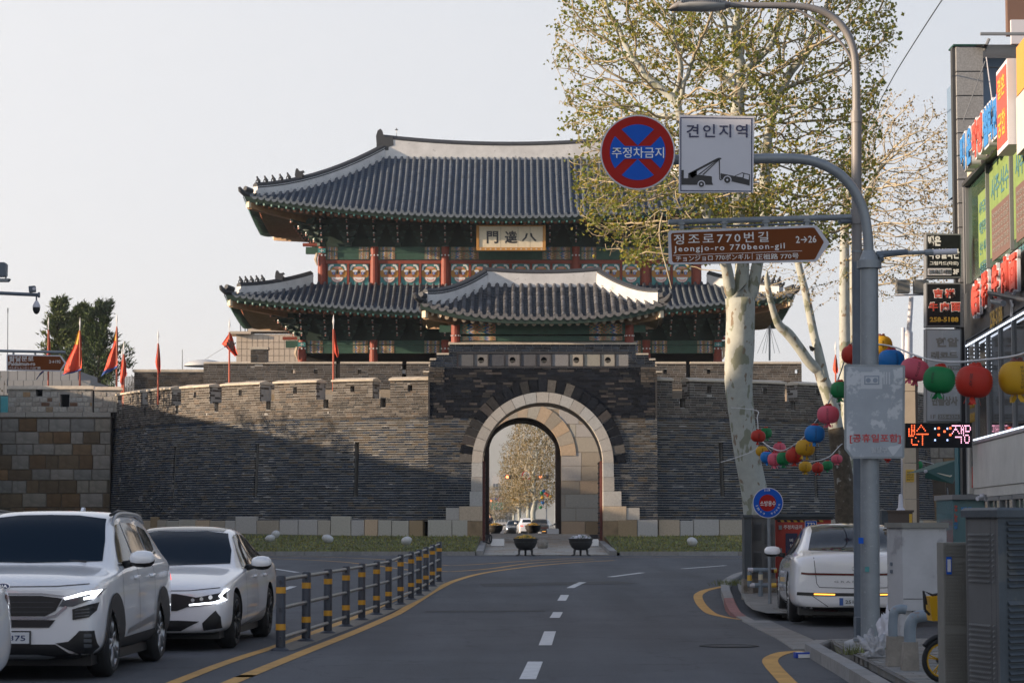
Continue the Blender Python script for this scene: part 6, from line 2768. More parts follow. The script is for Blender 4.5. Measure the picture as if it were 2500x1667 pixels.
# ---- compact SUV
def suv_detail(root,part,line,dc):
 ws=[(-.70,1.10),(0,1.085),(.70,1.10),(.66,1.30),(.585,1.515),(.3,1.55),(0,1.555),(-.3,1.55),(-.585,1.515),(-.66,1.30)]
 part('windshield','F',ws,'car_windshield')
 part('side_window','S',[(-.80,1.08),(-.10,1.09),(-.10,1.47),(-.28,1.455),(-.55,1.30)],'car_glass',both=True)
 part('side_window','S',[(-.03,1.09),(.74,1.11),(.80,1.45),(.5,1.475),(-.03,1.475)],'car_glass',both=True)
 part('side_window','S',[(.83,1.13),(1.30,1.19),(1.38,1.30),(1.30,1.40),(.88,1.445)],'car_glass',both=True)
 line('window_trim','S',[(-.86,1.06),(-.1,1.07),(.75,1.09),(1.33,1.165)],.02,'car_trim',both=True)
 part('rear_window','R',[(-.60,1.20),(.60,1.20),(.52,1.44),(-.52,1.44)],'car_glass')
 for y in(SUV['yf'],SUV['yr']):
  R_=SUV['R']
  a=[(y+(R_+.135)*cos(t),R_+(R_+.135)*sin(t))for t in[lerp(-.30,pi+.30,i/18)for i in range(19)]]
  b=[(y+(R_+.055)*cos(t),R_+(R_+.055)*sin(t))for t in[lerp(pi+.30,-.30,i/18)for i in range(19)]]
  part('arch_cladding','S',a+b,'car_cladding',both=True,off=.014)
 part('sill_cladding','S',[(-.90,.22),(.86,.22),(.84,.38),(-.86,.36)],'car_cladding',both=True,off=.010)
 part('sill_strip','S',[(-.70,.385),(.72,.46),(.76,.53),(-.60,.44)],'silver_trim',both=True,off=.012)
 part('grille','F',[(-.56,.775),(-.36,.80),(.36,.80),(.56,.775),(.50,.66),(.40,.61),(-.40,.61),(-.50,.66)],'car_trim',off=.010)
 for i in range(3):
  z=.65+.045*i
  line('grille_bar','F',[(-.48,z),(.48,z)],.004,'lamp_clear',off=.013)
 line('chrome_strip','F',[(-.60,.70),(-.50,.615),(-.40,.592),(.40,.592),(.50,.615),(.60,.70)],.026,'chrome',off=.018)
 line('chrome_strip','F',[(-.58,.795),(-.36,.818),(.36,.818),(.58,.795)],.012,'silver_trim',off=.016)
 part('lower_intake','F',[(-.50,.575),(.50,.575),(.44,.505),(-.44,.505)],'car_trim',off=.010)
 for s_ in(-1,1):
  hl=link('headlight',dc.mesh('F',[(s_*x,z)for x,z in((.53,.70),(.585,.79),(.80,.845),(.875,.86),(.86,.80),(.78,.745),(.66,.70))],'lamp_clear',off=.012,h=.05),root,world=False)
  link('light_strip',dc.mesh('F',[(s_*x,z)for x,z in((.575,.783),(.80,.838),(.862,.852),(.85,.812),(.83,.772),(.755,.760),(.755,.785),(.80,.79),(.805,.812),(.585,.762))],'drl',off=.018,h=.05),hl,world=False)
  lw=link('lower_lamp',dc.mesh('F',[(s_*x,z)for x,z in((.655,.675),(.86,.735),(.85,.66),(.80,.60),(.66,.575))],'car_trim',off=.014,h=.05),root,world=False)
  for i in range(3):
   z=.60+i*.03
   link('lamp_bar',dc.mesh('F',[(s_*x,zz)for x,zz in((.68,z),(.80,z+.012),(.80,z+.022),(.68,z+.010))],'lamp_clear',off=.02,h=.06),lw,world=False)
  fg=link('fog_lamp',dc.mesh('F',[(s_*x,z)for x,z in((.50,.36),(.62,.375),(.69,.44),(.72,.475),(.84,.475),(.855,.32),(.80,.265),(.70,.27),(.60,.31))],'car_trim',off=.012,h=.05),root,world=False)
  for i in range(3):
   z=.325+i*.045
   link('lamp_bar',dc.mesh('F',[(s_*x,zz)for x,zz in((.76,z),(.815,z),(.815,z+.03),(.76,z+.03))],'lamp_clear',off=.02,h=.06),fg,world=False)
 part('lower_bumper','F',[(-.50,.35),(.50,.35),(.62,.275),(.80,.235),(.80,.205),(-.80,.205),(-.80,.235),(-.62,.275)],'car_trim',off=.010)
 part('skid_plate','F',[(-.50,.245),(-.34,.262),(.34,.262),(.50,.245),(.42,.225),(-.42,.225)],'silver_trim',off=.018)
 line('hood_seam','F',[(-.78,.905),(-.5,.885),(0,.88),(.5,.885),(.78,.905)],.008,'seam_dark',off=.004)
 p,n=dc.cast('F',0,.41)
 mb=MB().m('paint_black')
 mb.bb(-.275,.275,p.y-.022,p.y-.012,.345,.475)
 mb.m('plate_white').bb(-.26,.26,p.y-.027,p.y-.022,.358,.462)
 pl_=mb.build('number_plate',root,world=False)
 text('lettering','04가 7375',.066,Matrix.Translation((0,p.y-.028,.41))@Matrix.Rotation(pi/2,4,'X'),'badge_blue',pl_,bold=.01,width=.45,world=False,depth=.002)
 p,n=dc.cast('F',0,.885)
 mb=MB()
 rot=Matrix.Translation((0,p.y-.012,.885))@Matrix.Rotation(-.25,4,'X')
 for i_,(m_,rx,rz,dy)in enumerate((('chrome',.068,.034,0),('badge_blue',.061,.028,.003))):
  mb.m(m_).poly([rot@Vector((rx*cos(2*pi*i/24),-.004-dy,rz*sin(2*pi*i/24)))for i in range(24)])
 bd=mb.build('badge',root,world=False)
 text('lettering','KIA',.03,rot@Matrix.Translation((0,-.009,0))@Matrix.Rotation(pi/2,4,'X'),'chrome',bd,bold=.02,width=.088,world=False,depth=.002)
 for pts_ in([(-.86,1.05),(-.92,.80),(-.90,.40)],[(-.06,1.07),(-.06,.40)],[(.80,1.10),(.86,.95),(.80,.60),(.72,.40)]):
  line('door_seam','S',pts_,.009,'seam_dark',both=True,off=.003)
 for y in(-.22,.66):
  for s_ in(-1,1):
   mb=MB().m('car_white')
   x=dc.cast('S',y,.93)[0].x
   mb.tube([(s_*(x),y-.10,.93),(s_*(x+.03),y-.07,.93),(s_*(x+.03),y+.07,.935),(s_*x,y+.10,.935)],[.016]*4,6)
   mb.build('door_handle',root,world=False)
 for s_ in(-1,1):
  mb=MB().m('silver_trim')
  path_=[(s_*x,y,z)for x,y,z in((.655,-.34,1.45),(.645,-.16,1.53),(.635,.2,1.568),(.625,1.0,1.562),(.615,1.42,1.53),(.61,1.60,1.47))]
  mb.tube(smooth_path(path_,4),[.022]*21,8)
  mb.m('car_trim').tube([(s_*.635,-.30,1.555),(s_*.62,.2,1.60),(s_*.61,1.5,1.56)],[.016]*3,6)
  mb.build('roof_rail',root,smooth=True,world=False)
 mb=MB().m('car_white')
 mb.prism([(1.30,1.57),(1.50,1.56),(1.48,1.64),(1.42,1.645)],-.015,.015,lambda a,b,d:(d,a,b))
 mb.build('antenna_fin',root,world=False)
 mb=MB().m('car_trim')
 for s_ in(0,1):
  mb.tube([(.55-s_*.62,-1.06,1.10),(.25-s_*.62,-1.02,1.115),(-.02-s_*.55,-.99,1.13)],[.009]*3,5)
 mb.build('wiper',root,world=False)
 for s_ in(-1,1):
  link('tail_light',dc.mesh('R',[(s_*x,z)for x,z in((.50,.92),(.82,.97),(.85,.85),(.52,.84))],'tail_lit',off=.012),root,world=False)
 part('rear_plate','R',[(-.26,.72),(.26,.72),(.26,.62),(-.26,.62)],'plate_white',off=.012)
 part('rear_bumper','R',[(-.74,.44),(.74,.44),(.70,.26),(-.70,.26)],'car_cladding',off=.012)
SUV=dict(R=.335,w=.905,yf=-1.34,yr=1.29,rim=.235,mirror=(-.70,1.12),st=[(-2.185,.33,.78,.84,.86,.74,.73,.60),(-2.16,.23,.82,.89,.91,.82,.80,.66),(-2.02,.20,.90,.955,.98,.885,.855,.70),(-1.6,.20,.95,1.00,1.03,.905,.875,.72),(-1.15,.20,.98,1.03,1.065,.905,.88,.74),(-1.05,.20,.99,1.07,1.10,.905,.88,.745),(-.65,.20,1.00,1.33,1.37,.905,.88,.70),(-.27,.20,1.01,1.54,1.575,.905,.88,.64),(.1,.20,1.015,1.58,1.61,.905,.88,.625),(.9,.20,1.03,1.57,1.605,.905,.88,.62),(1.55,.20,1.05,1.52,1.56,.905,.875,.61),(1.80,.21,1.06,1.40,1.45,.90,.87,.62),(2.05,.24,1.05,1.13,1.17,.875,.85,.66),(2.15,.28,.98,1.03,1.05,.83,.80,.66),(2.185,.36,.85,.9,.92,.76,.72,.6)],detail=suv_detail)
suv=make_car('suv_car','white compact suv with black wheel arches waiting in the front of the queue at left',SUV,'car')
suv.matrix_basis=TR((-4.69,24.85,0),radians(-1.6))
# ---- low sedan
def sedan_detail(root,part,line,dc):
 part('windshield','F',[(-.72,.985),(0,.965),(.72,.985),(.68,1.14),(.56,1.345),(.3,1.375),(-.3,1.375),(-.56,1.345),(-.68,1.14)],'car_windshield')
 part('sunroof','T',[(-.50,.10),(.50,.10),(.49,.95),(-.49,.95)],'car_glass',off=.004)
 part('side_window','S',[(-.62,.945),(.14,.955),(.16,1.335),(-.02,1.30),(-.32,1.14)],'car_glass',both=True)
 part('side_window','S',[(.20,.955),(.98,.985),(1.06,1.22),(.70,1.32),(.22,1.34)],'car_glass',both=True)
 part('side_window','S',[(1.02,.99),(1.42,1.03),(1.12,1.20)],'car_glass',both=True)
 line('window_trim','S',[(-.70,.93),(.2,.94),(1.0,.968),(1.50,1.02)],.016,'chrome',both=True)
 part('rear_window','R',[(-.60,1.06),(.60,1.06),(.50,1.33),(-.50,1.33)],'car_glass')
 part('grille','F',[(-.60,.62),(-.35,.665),(.35,.665),(.60,.62),(.52,.53),(.36,.47),(-.36,.47),(-.52,.53)],'car_trim',off=.008)
 for s_ in(-1,1):
  def mm(pp):
   return[(s_*x,z)for x,z in pp]
  hl=link('headlight',dc.mesh('F',mm(((.42,.60),(.62,.63),(.82,.665),(.875,.70),(.885,.60),(.80,.555),(.60,.525),(.42,.51))),'car_trim',off=.010,h=.05),root,world=False)
  link('light_strip',dc.mesh('F',mm(((.50,.548),(.78,.575),(.845,.60),(.82,.635),(.868,.712),(.885,.705),(.845,.635),(.888,.588),(.80,.555),(.50,.528))),'drl',off=.016,h=.04),hl,world=False)
  for x,z in((.54,.592),(.64,.606),(.74,.622)):
   link('lamp_lens',dc.mesh('F',[(s_*x+.022*cos(t*pi/5),z+.022*sin(t*pi/5))for t in range(10)],'chrome',off=.016,h=.05),hl,world=False)
  link('bumper_intake',dc.mesh('F',mm(((.80,.475),(.85,.40),(.855,.275),(.66,.25),(.65,.33),(.72,.40))),'car_trim',off=.010,h=.05),root,world=False)
 part('lower_intake','F',[(-.62,.35),(-.40,.36),(.40,.36),(.62,.35),(.40,.245),(-.40,.245)],'car_trim',off=.010)
 part('front_lip','F',[(-.80,.225),(.80,.225),(.80,.20),(-.80,.20)],'car_trim',off=.012)
 p,n=dc.cast('F',0,.42)
 mb=MB().m('plate_white').bb(-.26,.26,p.y-.02,p.y-.01,.36,.46)
 mb.build('number_plate',root,world=False)
 line('hood_seam','F',[(-.82,.73),(-.5,.70),(0,.695),(.5,.70),(.82,.73)],.008,'seam_dark',off=.004)
 for pts_ in([(-.70,.93),(-.76,.70),(-.72,.28)],[(.17,.95),(.17,.28)],[(1.0,.97),(1.06,.82),(.98,.50),(.86,.32)]):
  line('door_seam','S',pts_,.009,'seam_dark',both=True,off=.003)
 part('sill_groove','S',[(-.70,.24),(.80,.30),(.95,.40),(-.55,.27)],'silver_trim',both=True,off=.004)
 for y in(.0,.86):
  for s_ in(-1,1):
   mb=MB().m('car_white')
   x=dc.cast('S',y,.82)[0].x
   mb.tube([(s_*x,y-.10,.82),(s_*(x+.03),y-.07,.82),(s_*(x+.03),y+.07,.825),(s_*x,y+.10,.825)],[.015]*4,6)
   mb.build('door_handle',root,world=False)
 for s_ in(-1,1):
  link('tail_light',dc.mesh('R',[(s_*x,z)for x,z in((.30,.83),(.74,.86),(.80,.80),(.30,.78))],'tail_lit',off=.012),root,world=False)
  link('tail_light',dc.mesh('S',[(2.05,.90),(2.40,.86),(2.38,.76),(2.22,.80),(2.02,.87)],'tail_red',off=.005,mirror=s_<0),root,world=False)
 part('rear_bumper','R',[(-.74,.42),(.74,.42),(.70,.30),(-.70,.30)],'car_trim',off=.012)
SED=dict(R=.335,w=.93,yf=-1.52,yr=1.33,rim=.240,rimmat='rim_dark',mirror=(-.50,.99),st=[(-2.45,.30,.60,.65,.67,.78,.76,.62),(-2.41,.20,.66,.71,.74,.86,.83,.67),(-2.2,.17,.74,.78,.81,.915,.875,.70),(-1.6,.17,.82,.86,.90,.93,.89,.74),(-.98,.17,.88,.92,.955,.93,.90,.75),(-.86,.17,.885,.95,.99,.93,.90,.75),(-.40,.17,.90,1.18,1.22,.93,.90,.68),(.02,.17,.91,1.36,1.395,.93,.90,.60),(.5,.17,.92,1.415,1.45,.93,.90,.58),(1.0,.17,.93,1.385,1.42,.93,.90,.57),(1.5,.18,.95,1.24,1.28,.93,.90,.58),(1.95,.20,.97,1.05,1.09,.925,.89,.66),(2.2,.22,.95,1.0,1.03,.905,.87,.70),(2.40,.26,.90,.94,.96,.86,.82,.68),(2.45,.36,.82,.86,.88,.78,.74,.62)],detail=sedan_detail)
sedan=make_car('sedan_car','low white sedan with dark glass roof waiting behind the white suv',SED)
sedan.matrix_basis=TR((-4.13,30.45,0),radians(-2.0))
dup(sedan,TR((-5.08,17.6,0),radians(-3.0)),'white car cut off by the left edge of the photo in front of the suv')
# ---- big sedan seen from behind
def grand_detail(root,part,line,dc):
 part('windshield','F',[(-.72,.985),(.72,.985),(.56,1.345),(-.56,1.345)],'car_windshield')
 part('roof_glass','T',[(-.56,-.05),(.56,-.05),(.56,1.20),(-.56,1.20)],'car_glass',off=.004)
 part('side_window','S',[(-.62,.965),(.14,.975),(.16,1.36),(-.02,1.31),(-.32,1.15)],'car_glass',both=True)
 part('side_window','S',[(.20,.975),(1.0,.99),(1.14,1.22),(.80,1.34),(.22,1.365)],'car_glass',both=True)
 part('side_window','S',[(1.10,.995),(1.45,1.02),(1.28,1.16),(1.20,1.20)],'car_glass',both=True)
 part('rear_window','R',[(-.66,1.065),(0,1.05),(.66,1.065),(.60,1.24),(.55,1.375),(0,1.40),(-.55,1.375),(-.60,1.24)],'car_glass')
 line('tail_light_bar','R',[(-.80,.745),(-.70,.735),(0,.725),(.70,.735),(.80,.745)],.030,'tail_red',off=.008)
 line('bumper_strip','R',[(-.86,.455),(-.60,.445),(0,.44),(.60,.445),(.86,.455)],.045,'car_trim',off=.008)
 for s_ in(-1,1):
  link('indicator_lamp',dc.mesh('R',[(s_*x,z)for x,z in((.32,.452),(.62,.458),(.62,.438),(.32,.432))],'amber_lit',off=.014),root,world=False)
  link('reflector',dc.mesh('R',[(s_*x,z)for x,z in((.28,.235),(.62,.24),(.62,.222),(.28,.218))],'tail_red',off=.020),root,world=False)
  line('bumper_crease','R',[(s_*.42,.27),(s_*.64,.42)],.008,'seam_dark',off=.003)
 part('diffuser','R',[(-.80,.275),(-.5,.265),(.5,.265),(.80,.275),(.74,.20),(-.74,.20)],'car_trim',off=.010)
 line('boot_seam','R',[(-.62,1.02),(-.60,.80),(-.58,.60),(-.54,.545),(0,.53),(.54,.545),(.58,.60),(.60,.80),(.62,1.02)],.009,'seam_dark',off=.004)
 p,n=dc.cast('R',0,.34)
 mb=MB().m('plate_white').bb(-.26,.26,p.y+.01,p.y+.022,.285,.395)
 mb.m('plate_blue').bb(-.26,-.205,p.y+.022,p.y+.025,.288,.392)
 mb.v=[(-x if True else x,y,z)for x,y,z in mb.v]
 pl_=mb.build('number_plate',root,world=False)
 text('lettering','251거 8372',.062,Matrix.Translation((-.03,p.y+.026,.34))@Matrix.Rotation(pi,4,'Z')@Matrix.Rotation(pi/2,4,'X'),'paint_black',pl_,bold=.01,width=.41,world=False,depth=.002)
 decal_text(root,dc,'R','G R A N D E U R',0,.625,.66,.028,'silver_trim',bold=.02)
 p,n=dc.cast('R',0,.81)
 mb=MB().m('chrome')
 pr=[(.075*cos(2*pi*i/24),p.y+.012,.81+.037*sin(2*pi*i/24))for i in range(25)]
 mb.tube(pr,[.005]*25,5)
 mb.tube([(-.03,p.y+.012,.788),(-.022,p.y+.012,.832)],[.005]*2,5)
 mb.tube([(.022,p.y+.012,.788),(.03,p.y+.012,.832)],[.005]*2,5)
 mb.tube([(-.026,p.y+.012,.806),(.026,p.y+.012,.814)],[.004]*2,5)
 mb.build('badge',root,world=False)
 for pts_ in([(-.70,.93),(-.76,.70),(-.72,.28)],[(.17,.95),(.17,.28)],[(1.06,.98),(1.12,.82),(1.0,.50),(.88,.32)]):
  line('door_seam','S',pts_,.009,'seam_dark',both=True,off=.003)
 part('sill_trim','S',[(-1.0,.20),(1.0,.20),(1.0,.25),(-1.0,.24)],'silver_trim',both=True,off=.006)
 for s_ in(-1,1):
  link('headlight',dc.mesh('F',[(s_*x,z)for x,z in((.42,.60),(.82,.665),(.885,.60),(.42,.55))],'lamp_clear',off=.010),root,world=False)
 part('grille','F',[(-.55,.52),(.55,.52),(.48,.28),(-.48,.28)],'car_trim',off=.008)
GRD=dict(R=.355,w=.94,yf=-1.53,yr=1.365,rim=.262,spokes=8,rimmat='rim_grey',mirror=(-.52,1.02),st=[(-2.515,.30,.62,.67,.69,.78,.76,.62),(-2.47,.20,.68,.73,.76,.87,.84,.67),(-2.25,.17,.78,.82,.85,.925,.885,.70),(-1.6,.17,.86,.90,.93,.94,.90,.74),(-.98,.17,.90,.94,.975,.94,.91,.75),(-.86,.17,.905,.97,1.01,.94,.91,.75),(-.40,.17,.92,1.20,1.24,.94,.91,.69),(.02,.17,.93,1.38,1.415,.94,.91,.63),(.5,.17,.94,1.435,1.47,.94,.91,.62),(1.05,.17,.95,1.405,1.445,.94,.91,.62),(1.45,.18,.965,1.27,1.31,.94,.91,.64),(1.88,.19,.98,1.06,1.095,.94,.91,.70),(2.15,.20,.97,1.02,1.06,.93,.90,.74),(2.42,.21,.94,.99,1.03,.90,.87,.75),(2.49,.24,.88,.94,.97,.88,.84,.73),(2.515,.32,.78,.86,.90,.84,.80,.70)],detail=grand_detail)
grand=make_car('large_sedan_car','large white sedan seen from behind, parked half on the pavement by the grey pole',GRD)
grand.matrix_basis=TR((5.10,37.3,.02),pi-radians(3.5))
# ------------------- right pavement, kerbs
SWZ=.13
def flat(name,pts,dz,mat,kind='structure'):
 mb=MB().m(mat)
 mb.poly([(p[0],p[1],zg(p[1])+dz)for p in pts])
 return tag(mb.build(name),kind=kind)
M('pavement_dirt',(.17,.165,.155),.9,noise=(3,.25),bump=(30,.3))
M('pavement_joint',(.135,.13,.125),.9,noise=(4,.25))
kA=[(3.55,28.1),(3.47,27.4),(3.42,26.0),(3.36,24.0),(3.26,21.5),(3.14,18.5),(3.02,15.0),(2.9,11)]
kerb('pavement_kerb',[(5.6,28.35,0),(4.6,28.35,0),(3.85,28.3,0)]+[(x,y,0)for x,y in kA],SWZ,step=.98)
flat('pavement',[(7.9,28.2),(3.72,28.15),(3.62,27.4),(3.56,26),(3.5,24),(3.4,21.5),(3.28,18.5),(3.16,15),(3.0,11),(9,11),(9,28.2)],SWZ-.012,'pavement_joint')
pv=bpy.data.objects.new('pavement_paving',None)
COL.objects.link(pv)
pv['kind']='structure'
PALV=palette((.20,.195,.185),8,.14,.05)
sp_=[]
y=11.0
row=0
while y<28.1:
 x=3.0
 row+=1
 x+=(row%2)*.2
 while x<8.2:
  e=x+.40
  edge=np.interp(y,[11,15,18.5,21.5,24,26,27.4,28.2],[3.1,3.2,3.32,3.44,3.54,3.60,3.66,3.75])
  x=max(x,edge)if e-edge>.06 else x
  if x>=edge:
   sp_.append((Matrix.Translation(((x+e)/2,y+.1,SWZ-.05+random.uniform(-.004,.004)))@Matrix.Rotation(-pi/2,4,'X'),(e-x-.01,.1,.19),random.randrange(8)))
  x=e
 y+=.2
emit(pv,sp_,'paving_grey',PALV,name='paving_brick',rest='paving_bricks',maxn=300,key=lambda s:abs(s[0].translation.y-25)+abs(s[0].translation.x-3.7)*3)
kB=[(3.72,37.0),(3.66,38.6),(3.78,41),(4.02,44.2),(4.22,47),(4.48,50),(5.2,55),(6.3,60.5),(7.6,63),(12,66)]
def hB(t):
 return .13*max(.05,min(1,(t-.0)/.12))
kerb('pavement_kerb',[(x,y,zg(y))for x,y in kB[::-1]],lambda t:hB(1-t),step=.98,red=lambda k,n:k>n-7 and k<n-1)
flat('pavement',[(x+.16,y)for x,y in kB[:8]]+[(16,60),(16,37.2),(7,37.0)],.118,'pavement_dirt')
sp_=[]
y=37.6
while y<47:
 x=3.7
 while x<7.5:
  e=x+.48
  edge=np.interp(y,[37,38.6,41,44.2,47],[3.95,3.9,4.0,4.25,4.45])
  if x>edge:
   sp_.append((Matrix.Translation((x+.24,y+.24,zg(y)+.08+random.uniform(-.006,.006)))@Matrix.Rotation(-pi/2,4,'X'),(.465,.1,.465),random.randrange(8)))
  x=e
 y+=.48
emit(pv,sp_,'paving_grey',PALV,name='paving_slab',rest='paving_slabs',maxn=100,key=lambda s:s[0].translation.x)
gpts=[Vector((3.70,36.9,0)),Vector((3.64,34,0)),Vector((3.60,31,0)),Vector((3.52,28.4,0))]
for i in range(9):
 t0,t1=i/9,(i+1)/9-.003
 yy0,yy1=lerp(36.9,28.4,t0),lerp(36.9,28.4,t1)
 f=lambda yq:np.interp(yq,[28.4,31,34,36.9],[3.50,3.60,3.64,3.70])
 mb=MB().m('gutter_stone',tnt(.14,.03))
 z=.014
 a0,a1=f(yy0),f(yy1)
 mb.add([(a0-.22,yy0,-.02),(a0+.22,yy0,-.02),(a1+.22,yy1,-.02),(a1-.22,yy1,-.02),(a0-.21,yy0-.004,z),(a0+.21,yy0-.004,z),(a1+.21,yy1+.004,z),(a1-.21,yy1+.004,z)],[(4,5,6,7),(0,1,5,4),(1,2,6,5),(2,3,7,6),(3,0,4,7)])
 mb.build('gutter_stone',pv)
mb=MB().m('seam_dark').lathe([(.36,.002),(.36,.006),(.33,.006),(.33,.002)],28,G(1780,1576,.004))
mb.m('asphalt_patch').disc(G(1780,1576,.006),.33,(0,0,1),28)
tag(mb.build('manhole_cover'),kind='structure')
# ------------------- near utility cabinets
M('cabinet_dark',(.050,.062,.075),.5,noise=(3,.18),bump=(30,.1),blotch=(2.2,(.085,.090,.092),.62))
M('cabinet_grey',(.17,.168,.155),.55,noise=(4,.14))
M('cabinet_side',(.105,.108,.112),.5,noise=(3,.16),blotch=(6,(.16,.13,.10),.70))
M('cabinet_white',(.36,.365,.385),.55,noise=(2.0,.14),blotch=(3.0,(.25,.255,.27),.56))
M('pipe_blue',(.17,.21,.25),.45,noise=(6,.12),blotch=(5,(.22,.10,.035),.60))
M('rust',(.17,.085,.035),.85,noise=(9,.35))
M('concrete',(.22,.20,.175),.9,noise=(6,.25),bump=(20,.4),blotch=(4,(.13,.11,.085),.58))
M('bike_yellow',(.62,.34,.012),.4)
M('bag_film',(.50,.51,.54),.3,alpha=.62)
M('fire_red',(.42,.032,.018),.45,noise=(2,.08))
M('cabinet_brown',(.085,.062,.050),.5,noise=(3,.1))
YC_=18.6
cab=thing('utility_cabinet','tall dark grey utility cabinet with studded and louvred sides at the right edge','cabinet',(3.9,YC_,SWZ))
c0=P(2436,1250,YC_)
cz=P(2436,1262,YC_).z
lft=P(2357,1250,YC_+.55)
rgt_d=Vector((.80,.62,0)).normalized()
lft_d=(Vector((lft.x,lft.y,0))-Vector((c0.x,c0.y,0)))
Lw=lft_d.length
lft_d.normalize()
O=Vector((c0.x,c0.y,0))
A_=O+lft_d*Lw
B_=O+rgt_d*1.0
D_=A_+rgt_d*1.0
mb=MB().m('cabinet_side')
mb.add([(*A_.xy,SWZ),(*O.xy,SWZ),(*O.xy,cz),(*A_.xy,cz)],[(0,1,2,3)])
mb.m('cabinet_dark')
mb.add([(*O.xy,SWZ),(*B_.xy,SWZ),(*B_.xy,cz),(*O.xy,cz)],[(0,1,2,3)])
mb.add([(*A_.xy,SWZ),(*D_.xy,SWZ),(*D_.xy,cz),(*A_.xy,cz)],[(0,1,2,3)])
mb.add([(*B_.xy,SWZ),(*D_.xy,SWZ),(*D_.xy,cz),(*B_.xy,cz)],[(0,1,2,3)])
mb.build('body',cab)
mb=MB().m('cabinet_dark')
ov=.035
q=[A_+(lft_d-rgt_d)*ov,O+(-lft_d-rgt_d)*ov,B_+(rgt_d-lft_d)*ov,D_+(lft_d+rgt_d)*ov]
mb.add([(*v.xy,cz)for v in q]+[(*v.xy,cz+.055)for v in q]+[(*(v.lerp((A_+B_)/2,.06)).xy,cz+.075)for v in q],[(0,1,5,4),(1,2,6,5),(2,3,7,6),(3,0,4,7),(4,5,9,8),(5,6,10,9),(6,7,11,10),(7,4,8,11),(8,9,10,11),(3,2,1,0)])
mb.build('lid',cab)
nL=Vector((lft_d.y,-lft_d.x,0))
if nL.y>0:
 nL=-nL
nR=Vector((rgt_d.y,-rgt_d.x,0))
def onface(d,n,s,z,out=0.0):
 p=O+d*s+n*out
 return Vector((p.x,p.y,z))
mb=MB().m('paint_black')
for s in(.045,.125,Lw-.03):
 p0,p1=onface(lft_d,nL,s,SWZ,.001),onface(lft_d,nL,s+.006,cz,.001)
 mb.add([p0,(p1.x,p1.y,p0.z),p1,(p0.x,p0.y,p1.z)],[(0,1,2,3)])
mb.build('seam',cab)
st=MB().m('cabinet_side')
for z0,z1 in((1.02,1.46),(.20,.72)):
 n=int((z1-z0)/.040)
 for i in range(n):
  z=z0+i*.040
  for s in[.085]+[.16+j*.034 for j in range(int((Lw-.18)/.034))]:
   c=onface(lft_d,nL,s,z,0)
   b=[c+lft_d*dx+Vector((0,0,dz))for dx,dz in((-.011,-.008),(.011,-.008),(.011,.011),(-.011,.011))]
   t=[c+nL*.016+lft_d*dx+Vector((0,0,-.008+dz))for dx,dz in((-.009,0),(.009,0),(.009,.006),(-.009,.006))]
   st.add(b+t,[(4,5,6,7),(0,1,5,4),(1,2,6,5),(2,3,7,6),(3,0,4,7)])
st.build('studs',cab,kind='stuff')
for z0,n in((.98,11),(.22,14)):
 for i in range(n):
  z=z0+i*.048
  p0,p1=onface(rgt_d,nR,.10,z,0),onface(rgt_d,nR,.34,z,0)
  mb=MB().m('cabinet_dark')
  up=Vector((0,0,.030))
  mb.add([p0,p1,p1+up,p0+up,p0+nR*.026,p1+nR*.026],[(4,5,2,3),(0,4,3),(1,2,5)])
  mb.m('paint_black').add([p0+nR*.001-up*.3,p1+nR*.001-up*.3,p1+nR*.001,p0+nR*.001],[(0,1,2,3)])
  mb.build('louvre',cab)
Y2_=19.6
a,b=P(2303,1330,Y2_),P(2364,1323,Y2_)
cab2=thing('utility_cabinet','light grey studded utility cabinet with a small blue tag beside the tall dark one','cabinet',(a.x,Y2_,SWZ))
mb=MB().m('cabinet_grey')
mb.bb(a.x,b.x+.12,Y2_,Y2_+.3,SWZ,a.z+.02)
mb.build('body',cab2)
st=MB().m('cabinet_grey')
z=SWZ+.05
while z<a.z-.0:
 if not(1.16<z<1.20 or .60<z<.64):
  x=a.x+.012
  while x<b.x+.1:
   st.prism([(x-.007,z-.004),(x+.007,z-.004),(x+.007,z+.012),(x-.007,z+.012)],Y2_-.010,Y2_)
   x+=.021
 z+=.0285
st.build('studs',cab2,kind='stuff')
mb=MB().m('sign_blue')
q=P(2317,1380,Y2_-.014)
mb.box(q,(.042,.008,.14))
mb.build('tag_plate',cab2)
mb=MB().m('sign_white').box(q-Vector((0,.005,0)),(.028,.004,.10))
mb.build('tag_print',cab2)
Y3_=23.6
cb=thing('control_box','weathered pale grey control box on a short stalk with blotchy sides','control box',(P(2235,1500,Y3_).x,Y3_,SWZ))
x0,x1=P(2180,1400,Y3_).x,P(2312,1400,Y3_).x
xe=P(2204,1400,Y3_).x
zt,zb=P(0,1288,Y3_).z,P(0,1490,Y3_).z
mb=MB().m('cabinet_white')
mb.prism([(x0,Y3_+.22),(xe,Y3_),(x1,Y3_),(x1,Y3_+.35),(x0,Y3_+.35)],zb,zt,lambda a,b,d:(a,b,d))
mb.build('body',cb)
mb=MB().m('cabinet_grey')
mb.prism([(x0-.02,Y3_+.21),(xe-.01,Y3_-.03),(x1+.02,Y3_-.03),(x1+.02,Y3_+.38),(x0-.02,Y3_+.38)],zt,zt+.05,lambda a,b,d:(a,b,d))
mb.build('lid',cb)
mb=MB().m('cabinet_white').bb(xe-.02,xe+.09,Y3_+.05,Y3_+.25,SWZ,zb)
mb.m('rust').bb(xe-.025,xe+.095,Y3_+.045,Y3_+.255,SWZ,SWZ+.12)
mb.build('stalk',cb)
mb=MB().m('galvanised_dark')
for px,py in((2177,1372),(2177,1390)):
 mb.tube([P(px,py,Y3_+.18),P(px,py+8,Y3_+.18)],[.018]*2,8)
mb.build('hinge',cb)
